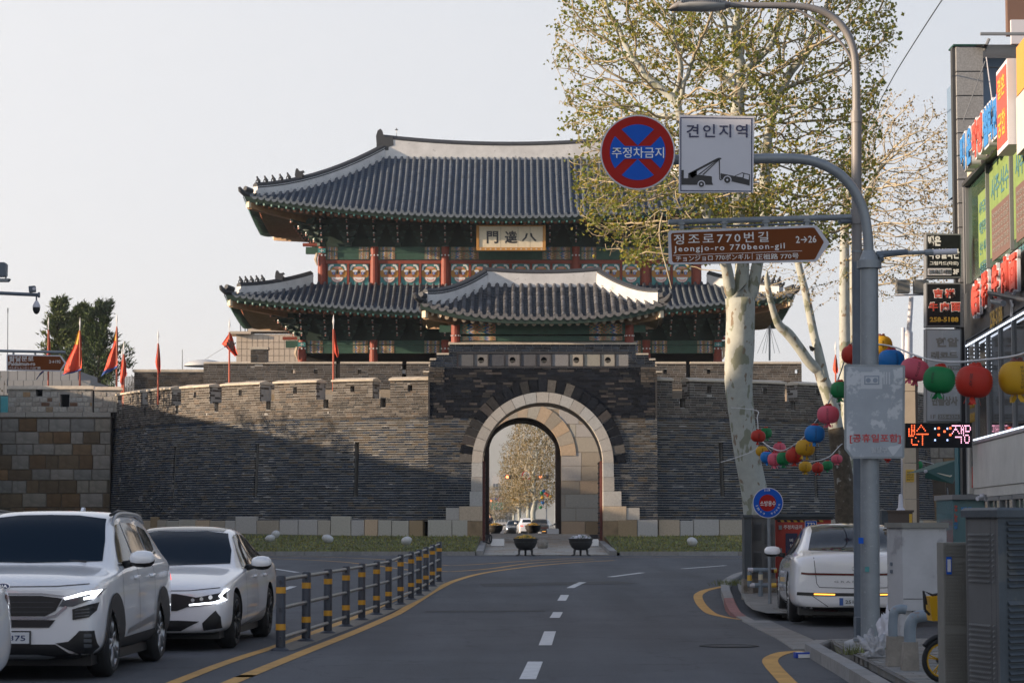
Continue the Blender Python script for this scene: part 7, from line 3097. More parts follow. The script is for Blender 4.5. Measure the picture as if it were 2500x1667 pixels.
mb=MB().m('seam_dark').bb(xe+.004,x1,Y3_-.003,Y3_+.01,P(0,1462,Y3_).z,P(0,1462,Y3_).z+.006)
mb.build('seam',cb)
def guard(name,label,pts,Y,r,base=None):
 t=thing(name,label,'pipe barrier',(P(*pts[0],Y).x,Y,SWZ),0,'bent pipe guards')
 mb=MB().m('pipe_blue')
 pth=smooth_path([P(x,y,Y)for x,y in pts],5)
 mb.tube(pth,[r]*len(pth),14)
 mb.build('pipe',t,smooth=True,sharp=60)
 for(x,w,h)in base or():
  mb=MB().m('concrete')
  q=P(x,1640,Y)
  mb.prism([(q.x-w,SWZ),(q.x+w,SWZ),(q.x+w*.85,SWZ+h),(q.x-w*.85,SWZ+h)],Y-w,Y+w)
  mb.build('footing',t)
 return t
guard('pipe_guard','blue grey bent pipe guard with a rusty foot in front of the pale control box',[(2222,1640),(2222,1580),(2222,1530),(2232,1508),(2258,1502),(2290,1502),(2320,1502)],22.3,.055,((2222,.075,.26),))
guard('pipe_guard','blue grey pipe bend with a concrete foot left of the pale control box',[(2180,1630),(2180,1560),(2180,1520),(2184,1492),(2200,1486),(2212,1488)],23.0,.045,((2187,.085,.28),))
YB_=20.6
bk_=thing('bicycle','yellow bicycle with a front basket leaning behind the studded cabinet','bicycle',(P(2300,1675,YB_).x,YB_,SWZ))
hub=P(2299,1611,YB_)
R_=hub.z-SWZ
X=Matrix.Rotation(pi/2,3,'X')@Matrix.Identity(3)
Xw=Matrix.Rotation(radians(18),3,'Z')@Matrix.Rotation(pi/2,3,'X')
def ring(mb,R,r,n=36,m=8):
 mb.lathe([(R+r*cos(2*pi*i/m),r*sin(2*pi*i/m))for i in range(m+1)],n,hub,Xw)
w_=bpy.data.objects.new('wheel',None)
COL.objects.link(w_)
w_.parent=bk_
w_.matrix_parent_inverse=wm(bk_).inverted()
mb=MB().m('tyre_rubber')
ring(mb,R_-.022,.022)
mb.build('tyre',w_,smooth=True)
mb=MB().m('bike_yellow')
ring(mb,R_-.050,.011)
for i in range(5):
 a=2*pi*i/5+.35
 for s_ in(-.10,.10):
  mb.tube([hub+Xw@Vector((.025*cos(a),.025*sin(a),0)),hub+Xw@Vector(((R_-.05)*cos(a+s_),(R_-.05)*sin(a+s_),0))],[.007]*2,5)
mb.build('rim',w_,smooth=True)
mb=MB().m('paint_black').lathe([(0,-.05),(.03,-.045),(.035,0),(.03,.045),(0,.05)],12,hub,Xw)
mb.build('hub',w_,smooth=True)
mb=MB().m('paint_black')
for s_ in(-.035,.035):
 o_=Xw@Vector((0,0,s_))
 mb.tube([hub+o_,hub+o_+Vector((.06,.05,.36)),hub+Vector((.09,.06,.50))],[.016,.018,.02],8)
mb.tube(smooth_path([hub+Xw@Vector((1.09*R_*cos(a),1.09*R_*sin(a),0))for a in[lerp(.3,2.5,i/6)for i in range(7)]],3),[.022]*19,6)
mb.build('fork_mudguard',bk_,smooth=True)
mb=MB().m('teal').tube([hub+Vector((-.03,-.03,-.08)),hub+Vector((.02,-.03,.10)),hub+Vector((.05,0,.25))],[.014]*3,8)
mb.build('lock',bk_)
bz0,bz1=P(0,1515,YB_).z,P(0,1456,YB_).z
bx0,bx1=P(2266,0+1480,YB_).x,P(2320,1480,YB_).x
mb=MB().m('bike_yellow')
mb.add([(bx0+.03,YB_-.02,bz0),(bx1,YB_-.02,bz0),(bx1,YB_+.22,bz0),(bx0+.03,YB_+.22,bz0),(bx0,YB_-.06,bz1),(bx1,YB_-.06,bz1),(bx1,YB_+.26,bz1),(bx0,YB_+.26,bz1)],[(0,1,5,4),(1,2,6,5),(2,3,7,6),(3,0,4,7),(0,3,2,1)])
mb.build('basket',bk_)
mb=MB().m('paint_black')
mb.tube([P(2258,1488,YB_),P(2255,1442,YB_),P(2276,1452,YB_),P(2300,1448,YB_)],[.012]*4,8)
mb.tube([P(2258,1488,YB_),P(2270,1500,YB_)],[.012]*2,8)
mb.tube([P(2262,1475,YB_),P(2258,1450,YB_)],[.010]*2,8)
mb.build('handlebar',bk_)
def crumple(name,label,c,sx,sy,sz,mat,seed,cat='bag',sub=4):
 bm=bmesh.new()
 bmesh.ops.create_icosphere(bm,subdivisions=sub,radius=1)
 r=random.Random(seed)
 dirs=[(Vector((r.uniform(-1,1),r.uniform(-1,1),r.uniform(-1,1))).normalized(),r.uniform(1.5,9),r.uniform(.02,.085),r.uniform(0,6))for _ in range(26)]
 for v in bm.verts:
  d=v.co.normalized()
  k_=1+sum(a*(1-2*abs(sin(f*d.dot(w)+ph)))for w,f,a,ph in dirs)
  v.co=Vector((d.x*sx*k_,d.y*sy*k_,max(d.z*sz*k_,-.28*sz)))
 me=bpy.data.meshes.new(name)
 bm.to_mesh(me)
 bm.free()
 me.materials.append(MATS[mat])
 me.polygons.foreach_set('use_smooth',[True]*len(me.polygons))
 o=link(name,me)
 o.location=c
 return tag(o,label,cat)
q=G(2110,1590,SWZ)
crumple('plastic_bag','clear crumpled plastic bag slumped at the foot of the thick sign post',(q.x+.06,q.y+.15,SWZ+.05),.15,.13,.17,'bag_film',1)
crumple('plastic_bag','larger clear plastic bag lying against the pipe guard',(P(2135,1560,24.4).x,24.4,SWZ+.08),.14,.15,.22,'bag_film',5)
crumple('plastic_bag','white plastic bag bulging behind the thick sign post',(P(2165,1510,25.6).x,25.6,SWZ+.16),.13,.13,.32,'sign_white',8)
cupt=thing('plastic_cup','clear plastic cup lying on the pavement edge left of the bags','cup',G(2063,1572,SWZ))
mb=MB().m('bag_film').lathe([(0,0),(.03,0),(.042,.09),(.044,.092)],14,G(2063,1572,SWZ+.04),Matrix.Rotation(1.4,3,'Y'))
mb.build('cup',cupt,smooth=True)
M('litter_blue',(.02,.06,.36),.5)
q=G(1967,1606)
lt=thing('snack_box','crushed blue and white snack box lying on the road by the kerb','litter',q)
mb=MB().m('litter_blue')
R2=Matrix.Rotation(.15,3,'Z')
mb.box(q+Vector((-.01,.03,.035)),(.22,.10,.06),R2)
mb.m('lettering_white').box(q+Vector((.0,-.025,.025)),(.17,.012,.04),R2)
mb.box(q+Vector((-.06,.03,.066)),(.08,.08,.003),R2)
mb.build('box',lt)
crumple('foil_wrapper','small crumpled silver wrapper beside the snack box',(q.x+.15,q.y+.02,.03),.05,.05,.05,'chrome',3,'litter',2)
q=G(1776,1476)
crumple('paper_scrap','white scrap of paper on the road beside the far kerb',(q.x,q.y,q.z+.02),.09,.06,.05,'sign_white',4,'litter',2)
mb=MB()
r=random.Random(9)
for(px,py,n,w)in((2150,1588,130,.10),(2085,1597,60,.06),(1800,1424,120,.25),(1783,1428,80,.2)):
 c=G(px,py,SWZ-.02)
 for i in range(n):
  x,y=c.x+r.gauss(0,w),c.y+r.gauss(0,w)
  mb.m('grass_blade',(r.uniform(.5,1.2),)*3)
  h=r.uniform(.04,.13)
  mb.add([(x-.006,y,c.z),(x+.006,y,c.z),(x+r.gauss(0,.04),y+r.gauss(0,.03),c.z+h)],[(0,1,2)])
tag(mb.build('weeds'),kind='stuff')
# ------------------- group of cabinets by the big tree
Yc=45.0
kc=Yc/FPX
z0=zg(Yc)+.12
def cabinet_box(name,label,px0,px1,ptop,Y,mat,d=.5,foot=0.28,group=None,cat='cabinet',louv=(),lid=None):
 a,b=P(px0,ptop,Y),P(px1,ptop,Y)
 t=thing(name,label,cat,((a.x+b.x)/2,Y,zg(Y)+.12),0,group)
 zb_=zg(Y)+.12
 mb=MB().m(mat)
 mb.bb(a.x,b.x,Y,Y+d,zb_+foot,a.z)
 mb.build('body',t)
 mb=MB().m(lid or mat).bb(a.x-.03,b.x+.03,Y-.03,Y+d+.03,a.z,a.z+.05)
 mb.build('lid',t)
 if foot:
  mb=MB().m('concrete').bb(a.x-.02,b.x+.02,Y-.02,Y+d,zb_-.1,zb_+foot)
  mb.build('footing',t)
 for(fx0,fx1,fz0,fz1,n)in louv:
  for i in range(n):
   zz=lerp(zb_+foot,a.z,lerp(fz0,fz1,i/n))
   mb=MB().m(mat)
   xa_,xb_=lerp(a.x,b.x,fx0),lerp(a.x,b.x,fx1)
   mb.add([(xa_,Y,zz),(xb_,Y,zz),(xb_,Y,zz+.04),(xa_,Y,zz+.04),(xa_,Y-.03,zz),(xb_,Y-.03,zz)],[(4,5,2,3),(0,4,3),(1,2,5)])
   mb.build('louvre',t)
 return t,a,b
cabinet_box('telecom_cabinet','narrow dark grey street cabinet at the left end of the cabinet row',1817,1834,1263,Yc-.4,'cabinet_dark',.45)
cabinet_box('telecom_cabinet','wide grey louvred street cabinet between the narrow one and the red box',1835,1892,1263,Yc,'cabinet_side',.5,louv=((.08,.42,.62,.92,9),(.55,.92,.55,.9,10),(.08,.42,.1,.45,9),(.55,.92,.08,.34,7)))
fb,a,b=cabinet_box('emergency_box','red emergency fire box with dark roof behind the parked white sedan',1893,2029,1268,Yc+.6,'fire_red',.8,foot=.1,cat='fire box',lid='cabinet_dark')
mb=MB().m('cabinet_dark')
mb.bb(a.x-.05,b.x+.05,Yc+.5,Yc+1.5,a.z+.05,a.z+.11)
mb.build('roof',fb)
mb=MB()
YFb=Yc+.6
for i in range(14):
 x=lerp(a.x+.05,b.x-.15,i/14)
 mb.m('paint_yellow' if i%2 else 'paint_black').add([(x,YFb-.004,a.z-.045),(x+.07,YFb-.004,a.z-.045),(x+.045,YFb-.004,a.z-.008),(x-.025,YFb-.004,a.z-.008)],[(0,1,2,3)])
mb.build('hazard_stripe',fb)
txt(fb,'주정차금지',1913,1958,1281,1291,YFb-.006,'lettering_white',.014)
mb=MB()
plate(mb,'sign_white',[(1965,1298),(1994,1298),(1994,1270),(1965,1270)],YFb-.02,.016)
plate(mb,'sign_blue',[(1966.5,1297),(1992.5,1297),(1992.5,1271.5),(1966.5,1271.5)],YFb-.024,.004)
ob=mb.build('number_sign',fb)
txt(ob,'772',1970,1990,1275,1285.5,YFb-.028,'lettering_white',.014)
txt(ob,'정조로',1974,1985,1288,1291,YFb-.028,'lettering_white',.0)
mb=MB()
plate(mb,'sign_navy',[(1918,1350),(1947,1350),(1947,1301),(1918,1301)],YFb-.015,.012)
ob=mb.build('notice',fb)
for i,ch in enumerate('비상소화'):
 txt(ob,ch,1928,1936,1314+i*13,1322.5+i*13,YFb-.018,'lettering_white',.01)
mb=MB().m('galvanised')
for px in(1905,2025):
 for py in(1287,1343):
  mb.box(P(px,py,YFb-.02),(.06,.04,.08))
mb.build('hinge',fb)
pb=thing('pipe_barrier','grey pipe barrier with yellow and white bands before the street cabinets','pipe barrier',(P(1857,1460,43.4).x,43.4,zg(43.4)+.12))
Yp=43.4
mb=MB().m('pipe_blue')
r_=5.6*Yp/FPX
for x in(1830,1857):
 mb.tube([P(x,1391,Yp),P(x,1430 if x==1830 else 1463,Yp)],[r_]*2,10)
mb.tube([P(1826,1391,Yp),P(1895,1391,Yp)],[r_]*2,10)
mb.tube([P(1826,1428,Yp),P(1895,1428,Yp)],[r_]*2,10)
mb.build('pipe',pb,smooth=True,sharp=60)
mb=MB()
for x,y,m_,hz in((1883,1392,'door_red',1),(1890,1392,'paint_yellow',1),(1889,1428,'paint_yellow',1),(1830,1410,'paint_yellow',0),(1832,1391,'sign_white',1),(1857,1408,'cream',0),(1836,1428,'sign_white',1)):
 c=P(x,y,Yp)
 d=Vector((.045,0,0))if hz else Vector((0,0,.05))
 mb.m(m_).tube([c-d,c+d],[r_*1.06]*2,10)
mb.build('band',pb,smooth=True,sharp=60)
Yr=40.6
rp=thing('traffic_sign','round blue sign with red centre on a thin grey post before the street cabinets','road sign',(P(1880,1478,Yr).x,Yr,zg(Yr)+.12))
mb=MB().m('galvanised').tube([P(1880,1478,Yr),P(1876,1190,Yr)],[4.2*Yr/FPX]*2,10)
mb.build('post',rp,smooth=True,sharp=60)
YR=Yr-.06
mb=MB()
plate(mb,'sign_white',circ(1875,1227,37.3,36),YR,.02)
mb.build('plate',rp)
mb=MB()
plate(mb,'sign_blue',circ(1875,1227,35.6,36),YR-.004,.004)
mb.build('blue_face',rp)
mb=MB()
plate(mb,'sign_red',circ(1874,1227,20.5,32),YR-.007,.003)
mb.build('red_centre',rp)
txt(rp,'소방용수',1856,1894,1222,1235,YR-.010,'lettering_white',.008)
txt(rp,'119',1867,1880,1193,1199,YR-.010,'lettering_white',.008)
for s,a0,a1 in(('5m이내',195,248),('주정차금지',290,350)):
 for i,ch in enumerate(s):
  an=radians(lerp(a0,a1,i/(len(s)-1)))
  c=P(1875+28*cos(an),1227-28*sin(an),YR-.010)
  text('lettering',ch,5.0*Yr/FPX,face_cam(c.x,c.y,c.z)@Matrix.Rotation(an+pi/2,4,'Z'),'lettering_white',rp,bold=.01)
# ------------------- brown box, clad camera mast, awning, booth
Yb=56.0
bb_,a,b=cabinet_box('telecom_cabinet','brown street cabinet with a small white cone on top behind the pale control box',2168,2228,1250,Yb,'cabinet_brown',.6)
mb=MB().m('sign_white').lathe([(.12,0),(.11,.02),(.06,.08),(.04,.38),(0,.4)],16,P(2199,1247,Yb+.3))
mb.build('cone_cap',bb_,smooth=True,sharp=40)
mb=MB().m('paint_yellow')
plate(mb,'paint_yellow',[(2220,1276),(2227,1276),(2227,1254),(2220,1254)],Yb-.01,.008)
mb.build('sticker',bb_)
txt(bb_,'KOREA EV',2174,2188,1257,1260,Yb-.006,'lettering_white')if False else None
mb=MB().m('cabinet_dark').bb(P(2152,1250,Yb).x,P(2168,1250,Yb).x,Yb,Yb+.6,zg(Yb),P(0,1246,Yb).z)
mb.build('side_panel',bb_)
M('clad_beige',(.46,.38,.29),.7,noise=(3,.08))
Ym=62.0
mast=thing('camera_mast','white camera mast with a beige stone clad foot and two dark boxes on top','camera mast',(P(2222,1290,Ym).x,Ym,zg(Ym)))
x0,x1,x2=P(2208,1100,Ym).x,P(2236,1100,Ym).x,P(2243,1100,Ym).x
zz=zg(Ym)
ztop=P(0,880,Ym).z
i=0
while zz<ztop-.05:
 h=min(.92,ztop-zz)
 mb=MB().m('clad_beige')
 mb.bb(x0,x1,Ym,Ym+.3,zz+.006,zz+h-.006)
 mb.m('cabinet_brown').bb(x1+.002,x2,Ym+.02,Ym+.3,zz+.006,zz+h-.006)
 mb.build('cladding_panel',mast)
 zz+=h
mb=MB().m('sign_white').tube([P(2218,885,Ym),P(2219,810,Ym)],[10*Ym/FPX,9.5*Ym/FPX],14)
mb.tube([P(2219,812,Ym),P(2225,725,Ym)],[6.5*Ym/FPX,5.5*Ym/FPX],12)
mb.build('pole',mast,smooth=True,sharp=50)
mb=MB().m('sign_white').tube([P(2185,721,Ym),P(2268,719,Ym)],[2.2*Ym/FPX]*2,8)
mb.m('cabinet_grey')
for xa_,xb_ in((2189,2219),(2231,2264)):
 p_,q_=P(xa_,716,Ym),P(xb_,684,Ym)
 mb.prism([(p_.x,p_.z),(q_.x,p_.z),(q_.x,q_.z-.05),(q_.x-.05,q_.z),(p_.x,q_.z)],Ym-.15,Ym+.15)
mb.build('light_box',mast)
mb=MB()
plate(mb,'paint_yellow',[(2212,1176),(2232,1176),(2232,1146),(2212,1146)],Ym-.02,.012)
st_=mb.build('yellow_notice',mast)
for i,s in enumerate(('주차금지','불법광고물','부착금지','팔달구청')):
 txt(st_,s,2214,2230,1150+i*6,1154+i*6,Ym-.024,'paint_black',0)
wp=thing('lamp_post','thin white pole seen between the lanterns behind the sign post','pole',(P(2175,1290,70).x,70,zg(70)))
mb=MB().m('sign_white').tube([P(2205,1290,70),P(2205,800,70)],[.07,.06],10)
mb.build('pole',wp,smooth=True)
# ------------------- shop building with its signs
M('granite_panel',(.25,.255,.265),.75,noise=(26,.22),bump=(40,.2))
M('metal_blue',(.16,.24,.36),.5,noise=(2,.05))
M('canopy_brown',(.16,.085,.055),.25)
M('facade_white',(.50,.49,.46),.85,noise=(1.6,.12),blotch=(4,(.36,.34,.31),.66))
M('facade_dark',(.035,.036,.04),.4)
M('frame_metal',(.21,.22,.235),.45,metal=.3)
M('glass_green',(.030,.065,.045),.08,noise=(1.5,.4))
M('glass_dark',(.020,.025,.030),.06)
M('poster_green',(.17,.25,.075),.7,noise=(2.5,.18))
M('poster_brown',(.14,.085,.075),.7)
M('poster_text',(.06,.17,.20),.7)
M('teal_panel',(.006,.115,.145),.5)
M('awning_green',(.004,.050,.038),.7,noise=(3,.12))
M('glass_aqua',(.10,.19,.21),.08)
M('led_strip',(.8,.85,1),.4,emit=((.80,.88,1.0),.9))
M('led_red',(.8,.1,.03),.4,emit=((1.0,.13,.04),1.3))
M('led_pink',(.8,.4,.5),.4,emit=((1.0,.45,.62),1.2))
M('led_blue',(.3,.4,.9),.4,emit=((.45,.6,1.0),1.1))
M('sign_black',(.010,.012,.015),.4,spec=.2)
M('sign_grey',(.40,.43,.47),.5,noise=(2,.06),blotch=(3,(.50,.53,.56),.60))
M('letter_blue',(.03,.20,.52),.5)
M('letter_redorange',(.55,.075,.05),.5)
M('letter_gold',(.62,.36,.04),.5)
M('letter_grey',(.24,.235,.22),.6)
M('sign_orange',(.62,.27,.045),.6)
YF0=45.0
FD=Vector((.060,1,0)).normalized()
FN=Vector((-FD.y,FD.x,0))
F0=Vector((P(2372,1000,YF0).x,YF0,0))
def onf(s,z,out=0.0):
 p=F0-FD*s+FN*out
 return Vector((p.x,p.y,z))
FR=Matrix.Identity(3)
_e=-FD
FR=Matrix((_e,FN*-1,Vector((0,0,1)))).transposed()
shop=thing('shop_building','three storey corner shop building with stacked signs and posters at the right edge','building',(F0.x+2,F0.y-4,0))
def fbox(mb,mat,s0,s1,z0,z1,o0,o1):
 mb.m(mat)
 c=(onf(s0,z0,o0)+onf(s1,z1,o1))/2
 mb.box(c,(abs(s1-s0),abs(o1-o0),z1-z0),FR)
def ftext(parent,body_,s0,s1,z0,z1,out,mat,bold=.0,depth=.004):
 c=(onf(s0,z0,out)+onf(s1,z1,out))/2
 R=Matrix((_e,Vector((0,0,1)),FN)).transposed().to_4x4()
 return text('lettering',body_,z1-z0,Matrix.Translation(c)@R,mat,parent,bold=bold,width=abs(s1-s0),depth=depth)
def fpx(px,py,out=0.0):
 lo,hi=5.0,60.0
 for _ in range(50):
  m_=(lo+hi)/2
  v=P(px,py,m_)
  d=(v-F0-FN*out).dot(FN)
  if d>0:
   lo=m_
  else:
   hi=m_
 v=P(px,py,lo)
 return-(v-F0).dot(FD),v.z
mb=MB()
fbox(mb,'facade_white',0,18,-.1,3.0,-6,-.02)
fbox(mb,'facade_dark',0,18,3.0,8.5,-6,-.02)
mb.build('wall',shop)
zA=fpx(2403,1073)[1]
zB=fpx(2379,837)[1]
zC=fpx(2372,448)[1]
zD=fpx(2380,770)[1]
mb=MB()
fbox(mb,'facade_white',.3,14,zA-.85,zA-.06,-.02,.05)
fbox(mb,'facade_white',.3,14,zA-1.02,zA-.855,-.02,.03)
mb.build('white_band',shop)
for i in range(6):
 s0=.9+i*1.5
 mb=MB()
 fbox(mb,'glass_green' if i%2 else 'glass_dark',s0,s0+1.36,.9,zA-1.1,-.02,.0)
 w_=mb.build('window',shop)
 mb=MB()
 fbox(mb,'frame_metal',s0-.07,s0,.9,zA-1.08,-.02,.05)
 fbox(mb,'frame_metal',s0,s0+1.36,zA-1.1,zA-1.03,-.02,.05)
 fbox(mb,'frame_metal',s0+.6,s0+.64,.9,zA-1.1,-.015,.02)
 mb.build('window_frame',w_)
 mb=MB()
 s1=.95+i*1.55
 fbox(mb,'glass_dark',s1,s1+1.48,zA+.02,zB-.02,-.02,.01)
 w_=mb.build('window',shop)
 mb=MB()
 fbox(mb,'frame_metal',s1-.07,s1,zA,zB,-.02,.05)
 mb.build('window_frame',w_)
mb=MB()
fbox(mb,'facade_dark',.05,.88,zA,zB,-.02,.04)
pn=mb.build('menu_panel',shop)
ftext(pn,'길상',.28,.62,zB-.42,zB-.22,.045,'lettering_white',.0)
ftext(pn,'우육면',.25,.65,zB-.72,zB-.54,.045,'lettering_white',.0)
ftext(pn,'麻辣烫 麻辣拌',.12,.8,zA+.62,zA+.80,.045,'letter_gold',0)
ftext(pn,'麻辣香锅 麻辣鸡架',.12,.8,zA+.36,zA+.54,.045,'letter_gold',0)
mb=MB()
fbox(mb,'frame_metal',0,14,zB,zB+.05,-.02,.07)
fbox(mb,'frame_metal',0,14,zA-.05,zA,-.02,.07)
mb.build('led_rail',shop)
lm=MB().m('led_strip')
for i in range(150):
 s=.05+i*.055
 c=onf(s,zB-.02,.09)
 lm.box(c,(.026,.02,.026),FR)
 if s>.9:
  lm.box(onf(s,zA+.02,.09),(.026,.02,.026),FR)
for s in(.03,.93,2.47):
 for i in range(12):
  lm.box(onf(s,zB-.08-i*.07,.06),(.014,.01,.022),FR)
lm.build('led_dots',shop,kind='stuff')
mb=MB()
fbox(mb,'facade_dark',-.05,14,zB+.08,zC-2.02 if zC-2.02>zB+.6 else zB+1.3,-.02,.10)
bd=mb.build('sign_board',shop)
zS=zB+.08
for i,(ch,c2)in enumerate((('吉',0),('祥',0),('牛',0),('肉',0),('面',0))):
 px=(2388,2408,2434,2458,2478)[i]
 yt=(680,660,645,625,620)[i]
 s,zz=fpx(px,yt+45,.2)
 for mm_,o_,g_ in(('sign_white',.16,1.12),('letter_redorange',.20,1.0)):
  hh=.58
  ftext(bd,ch,s-.32*g_,s+.32*g_,zz-hh/2*g_+i*.0,zz+hh/2*g_,o_,mm_,.06 if g_>1 else .035,.05)
s,zz=fpx(2381,735,.2)
mb=MB().m('sign_white')
c=onf(s,zz,.18)
mb.lathe([(0,-.05),(.31,-.05),(.31,.05),(0,.05)],24,c,FR@Matrix.Rotation(pi/2,3,'X'))
mb.m('letter_redorange').lathe([(0,.055),(.27,.055),(.27,.06),(0,.06)],24,c,FR@Matrix.Rotation(pi/2,3,'X'))
mb.build('round_logo',bd)
s0,z_=fpx(2417,785,.12)
s1,z1=fpx(2447,755,.12)
ftext(bd,'258-5188',s0,s1,z_-.12,z_+.16,.12,'letter_gold',.02)
s0,z_=fpx(2466,755,.12)
ftext(bd,'2F',s0,s0+.38,z_-.12,z_+.18,.12,'lettering_white',.02)
mb=MB().m('paint_black').tube([onf(*fpx(2415,715,.6),.6),onf(*fpx(2510,735,.6),.6)],[.035]*2,8)
mb.tube([onf(*fpx(2415,715,.6),.6),onf(*fpx(2425,735,.1),.1)],[.03]*2,8)
mb.m('galvanised').tube([onf(*fpx(2424,735,.3),.3),onf(*fpx(2450,740,.3),.3)],[.05]*2,8)
mb.build('floodlight_bracket',bd)
zT=zC
zL=fpx(2372,690)[1]
for i,(sa,sb)in enumerate(((.02,2.75),(2.83,5.6),(5.68,8.4))):
 mb=MB()
 fbox(mb,'glass_green',sa,sb,zL,zT-.04,-.02,.0)
 w_=mb.build('window',shop)
 mb=MB()
 fbox(mb,'frame_metal',sa-.07,sa,zL,zT,-.02,.06)
 mb.build('window_frame',w_)
 mb=MB()
 if i==0:
  fbox(mb,'poster_green',sa+1.35,sb-.1,zL+.15,zT-.35,-.0,.006)
 else:
  fbox(mb,'poster_green',sa+.05,sb-.1,zL+.15,zT-.10,-.0,.006)
 po=mb.build('poster',w_)
 if i==0:
  for j,t_ in enumerate(('사주궁합','택일작명','신수 이사','상담문의','258')):
   ftext(po,t_,sa+1.5,sb-.25,zT-.75-j*.36,zT-.52-j*.36,.008,'poster_text',.01)
 if i>=1:
  ftext(po,'사주·신수',sa+.3,sb-.4,zT-.72,zT-.30,.008,'poster_text',.02)
  mb=MB()
  fbox(mb,'poster_brown',sa+.3,sb-.3,zT-1.75,zT-.85,.006,.010)
  mb.build('poster_block',w_)
  for j in range(6):
   ftext(po,'작명상호결혼',sa+.4,sb-.4,zT-1.03-j*.12,zT-.94-j*.12,.011,'letter_grey',0)
  ftext(po,'궁합 이사',sa+.5,sb-.6,zT-2.1,zT-1.85,.008,'poster_text',.02)
mb=MB()
fbox(mb,'facade_dark',-.02,14,zT,zT+.07,-.02,.12)
fbox(mb,'coping_stone',0,14,zT+.07,zT+.55,-.3,.02)
mb.build('lintel',shop)
ltr=(('백',2362,'letter_blue'),('운',2378,'letter_blue'),('작',2391,'letter_redorange'),('명',2404,'letter_redorange'),('철',2419,'letter_blue'),('학',2431,'letter_blue'),('관',2444,'letter_blue'))
for ch,px,mt in ltr:
 yy_=375-(px-2362)*1.13
 s,zz=fpx(px,yy_,.3)
 hh=.64
 ww=.31
 for mm_,o_,g_,dp in(('sign_white',.22,1.12,.16),(mt,.385,1.0,.01)):
  ftext(shop,ch,s-ww*g_,s+ww*g_,zz-hh/2*g_,zz+hh/2*g_,o_,mm_,.07 if g_>1 else .05,dp)
s0,z_=fpx(2462,260,.3)
s1,z1=fpx(2484,250,.3)
mb=MB()
fbox(mb,'sign_white',s0-.45,s0+.75,z_-.72,z_+.62,.18,.42)
fbox(mb,'letter_redorange',s0-.38,s0+.68,z_-.64,z_+.55,.42,.43)
bx_=mb.build('sign_box',shop)
ftext(bx_,'결혼',s0-.25,s0+.55,z_+.12,z_+.45,.432,'letter_gold',.02)
ftext(bx_,'궁합',s0-.25,s0+.55,z_-.5,z_-.1,.432,'letter_gold',.02)
mb=MB()
fbox(mb,'sign_orange',s0+.9,s0+7,z_+.0,z_+.75,.1,.3)
fbox(mb,'facade_white',s0+.8,s0+7,z_-.9,z_-.02,.0,.3)
mb.build('orange_fascia',shop)
YPr=46.2
pier=MB()
xa_,xb_=P(2340,500,YPr).x,P(2405,500,YPr).x
yy_=[113,175,234,291,325,380,438,496,555,690,800]
for y0_,y1_ in zip(yy_,yy_[1:]):
 mb=MB().m('granite_panel')
 z1_,z0_=P(0,y0_,YPr).z,P(0,y1_,YPr).z
 mb.bb(xa_,xb_,YPr,YPr+.5,z0_+.012,z1_-.012)
 mb.build('granite_panel',shop)
mb=MB().m('facade_dark').bb(xa_+.01,xb_-.01,YPr+.02,YPr+.4,0,P(0,115,YPr).z)
mb.bb(xa_-.06,xa_,YPr+.1,YPr+.3,3,P(0,113,YPr).z)
mb.m('awning_green').bb(xa_-.06,xb_+.05,YPr-.03,YPr+.5,P(0,113,YPr).z,P(0,109,YPr).z)
mb.m('frame_metal').bb(P(2352,0+700,YPr).x,P(2376,700,YPr).x,YPr-.15,YPr-.02,0,P(0,455,YPr).z)
mb.build('pier_core',shop)
mb=MB().m('metal_blue')
xe_=xb_+8
z1_,z0_=P(0,128,YPr).z,P(0,320,YPr).z
mb.bb(xb_+.02,xe_,YPr+.6,YPr+4,z0_-.8,z1_)
mb.m('frame_metal')
mb.bb(xb_+.02,xe_,YPr+.55,YPr+.6,P(0,152,YPr).z,P(0,150,YPr).z)
mb.bb(P(2452,200,YPr).x,P(2454,200,YPr).x,YPr+.57,YPr+.6,z0_-.6,P(0,152,YPr).z)
mb.build('penthouse_wall',shop)
mb=MB().m('canopy_brown')
zc_=P(0,92,YPr).z
mb.add([(P(2378,0,YPr).x,YPr-.3,zc_-.2),(xe_,YPr-.3,zc_-.2),(xe_,YPr+3,zc_+.1),(P(2386,0,YPr).x,YPr+3,zc_+.1)],[(0,1,2,3)])
mb.m('frame_metal')
mb.bb(P(2386,90,YPr).x,xe_,YPr-.35,YPr-.28,zc_-.02,zc_+.03)
mb.tube([P(2402,125,YPr),P(2415,95,YPr)],[.03]*2,6)
mb.build('canopy',shop)
mb=MB().m('canopy_brown').bb(P(2486,40,YPr).x,xe_,YPr+1,YPr+1.2,P(0,60,YPr).z,P(0,-60,YPr).z)
mb.m('sign_white').bb(P(2492,40,YPr).x,xe_,YPr+.9,YPr+.99,P(0,85,YPr).z,P(0,25,YPr).z)
mb.build('roof_house',shop)
mb=MB().m('frame_metal').tube([P(2405,150,YPr-.1),P(2350,300,YPr-.1)],[.012]*2,5)
mb.m('sign_white').tube([P(2408,140,YPr-.1),P(2425,265,YPr-.1)],[.012]*2,5)
mb.build('stay_wire',shop)
mb=MB()
YNb=44.6
plate(mb,'facade_white',[(2367,1205),(2402,1205),(2402,1090),(2367,1090)],YNb,.2)
plate(mb,'sign_black',[(2373,1138),(2399,1138),(2399,1090),(2373,1090)],YNb-.02,.016)
plate(mb,'letter_redorange',[(2373,1190),(2399,1190),(2399,1139),(2373,1139)],YNb-.02,.016)
plate(mb,'sign_white',[(2375,1186),(2397,1186),(2397,1170),(2375,1170)],YNb-.024,.004)
nb=mb.build('end_wall_notice',shop)
txt(nb,'신점사주',2374,2398,1098,1122,YNb-.022,'letter_grey',.01)
txt(nb,'백운작명',2375,2398,1144,1166,YNb-.024,'lettering_white',.01)
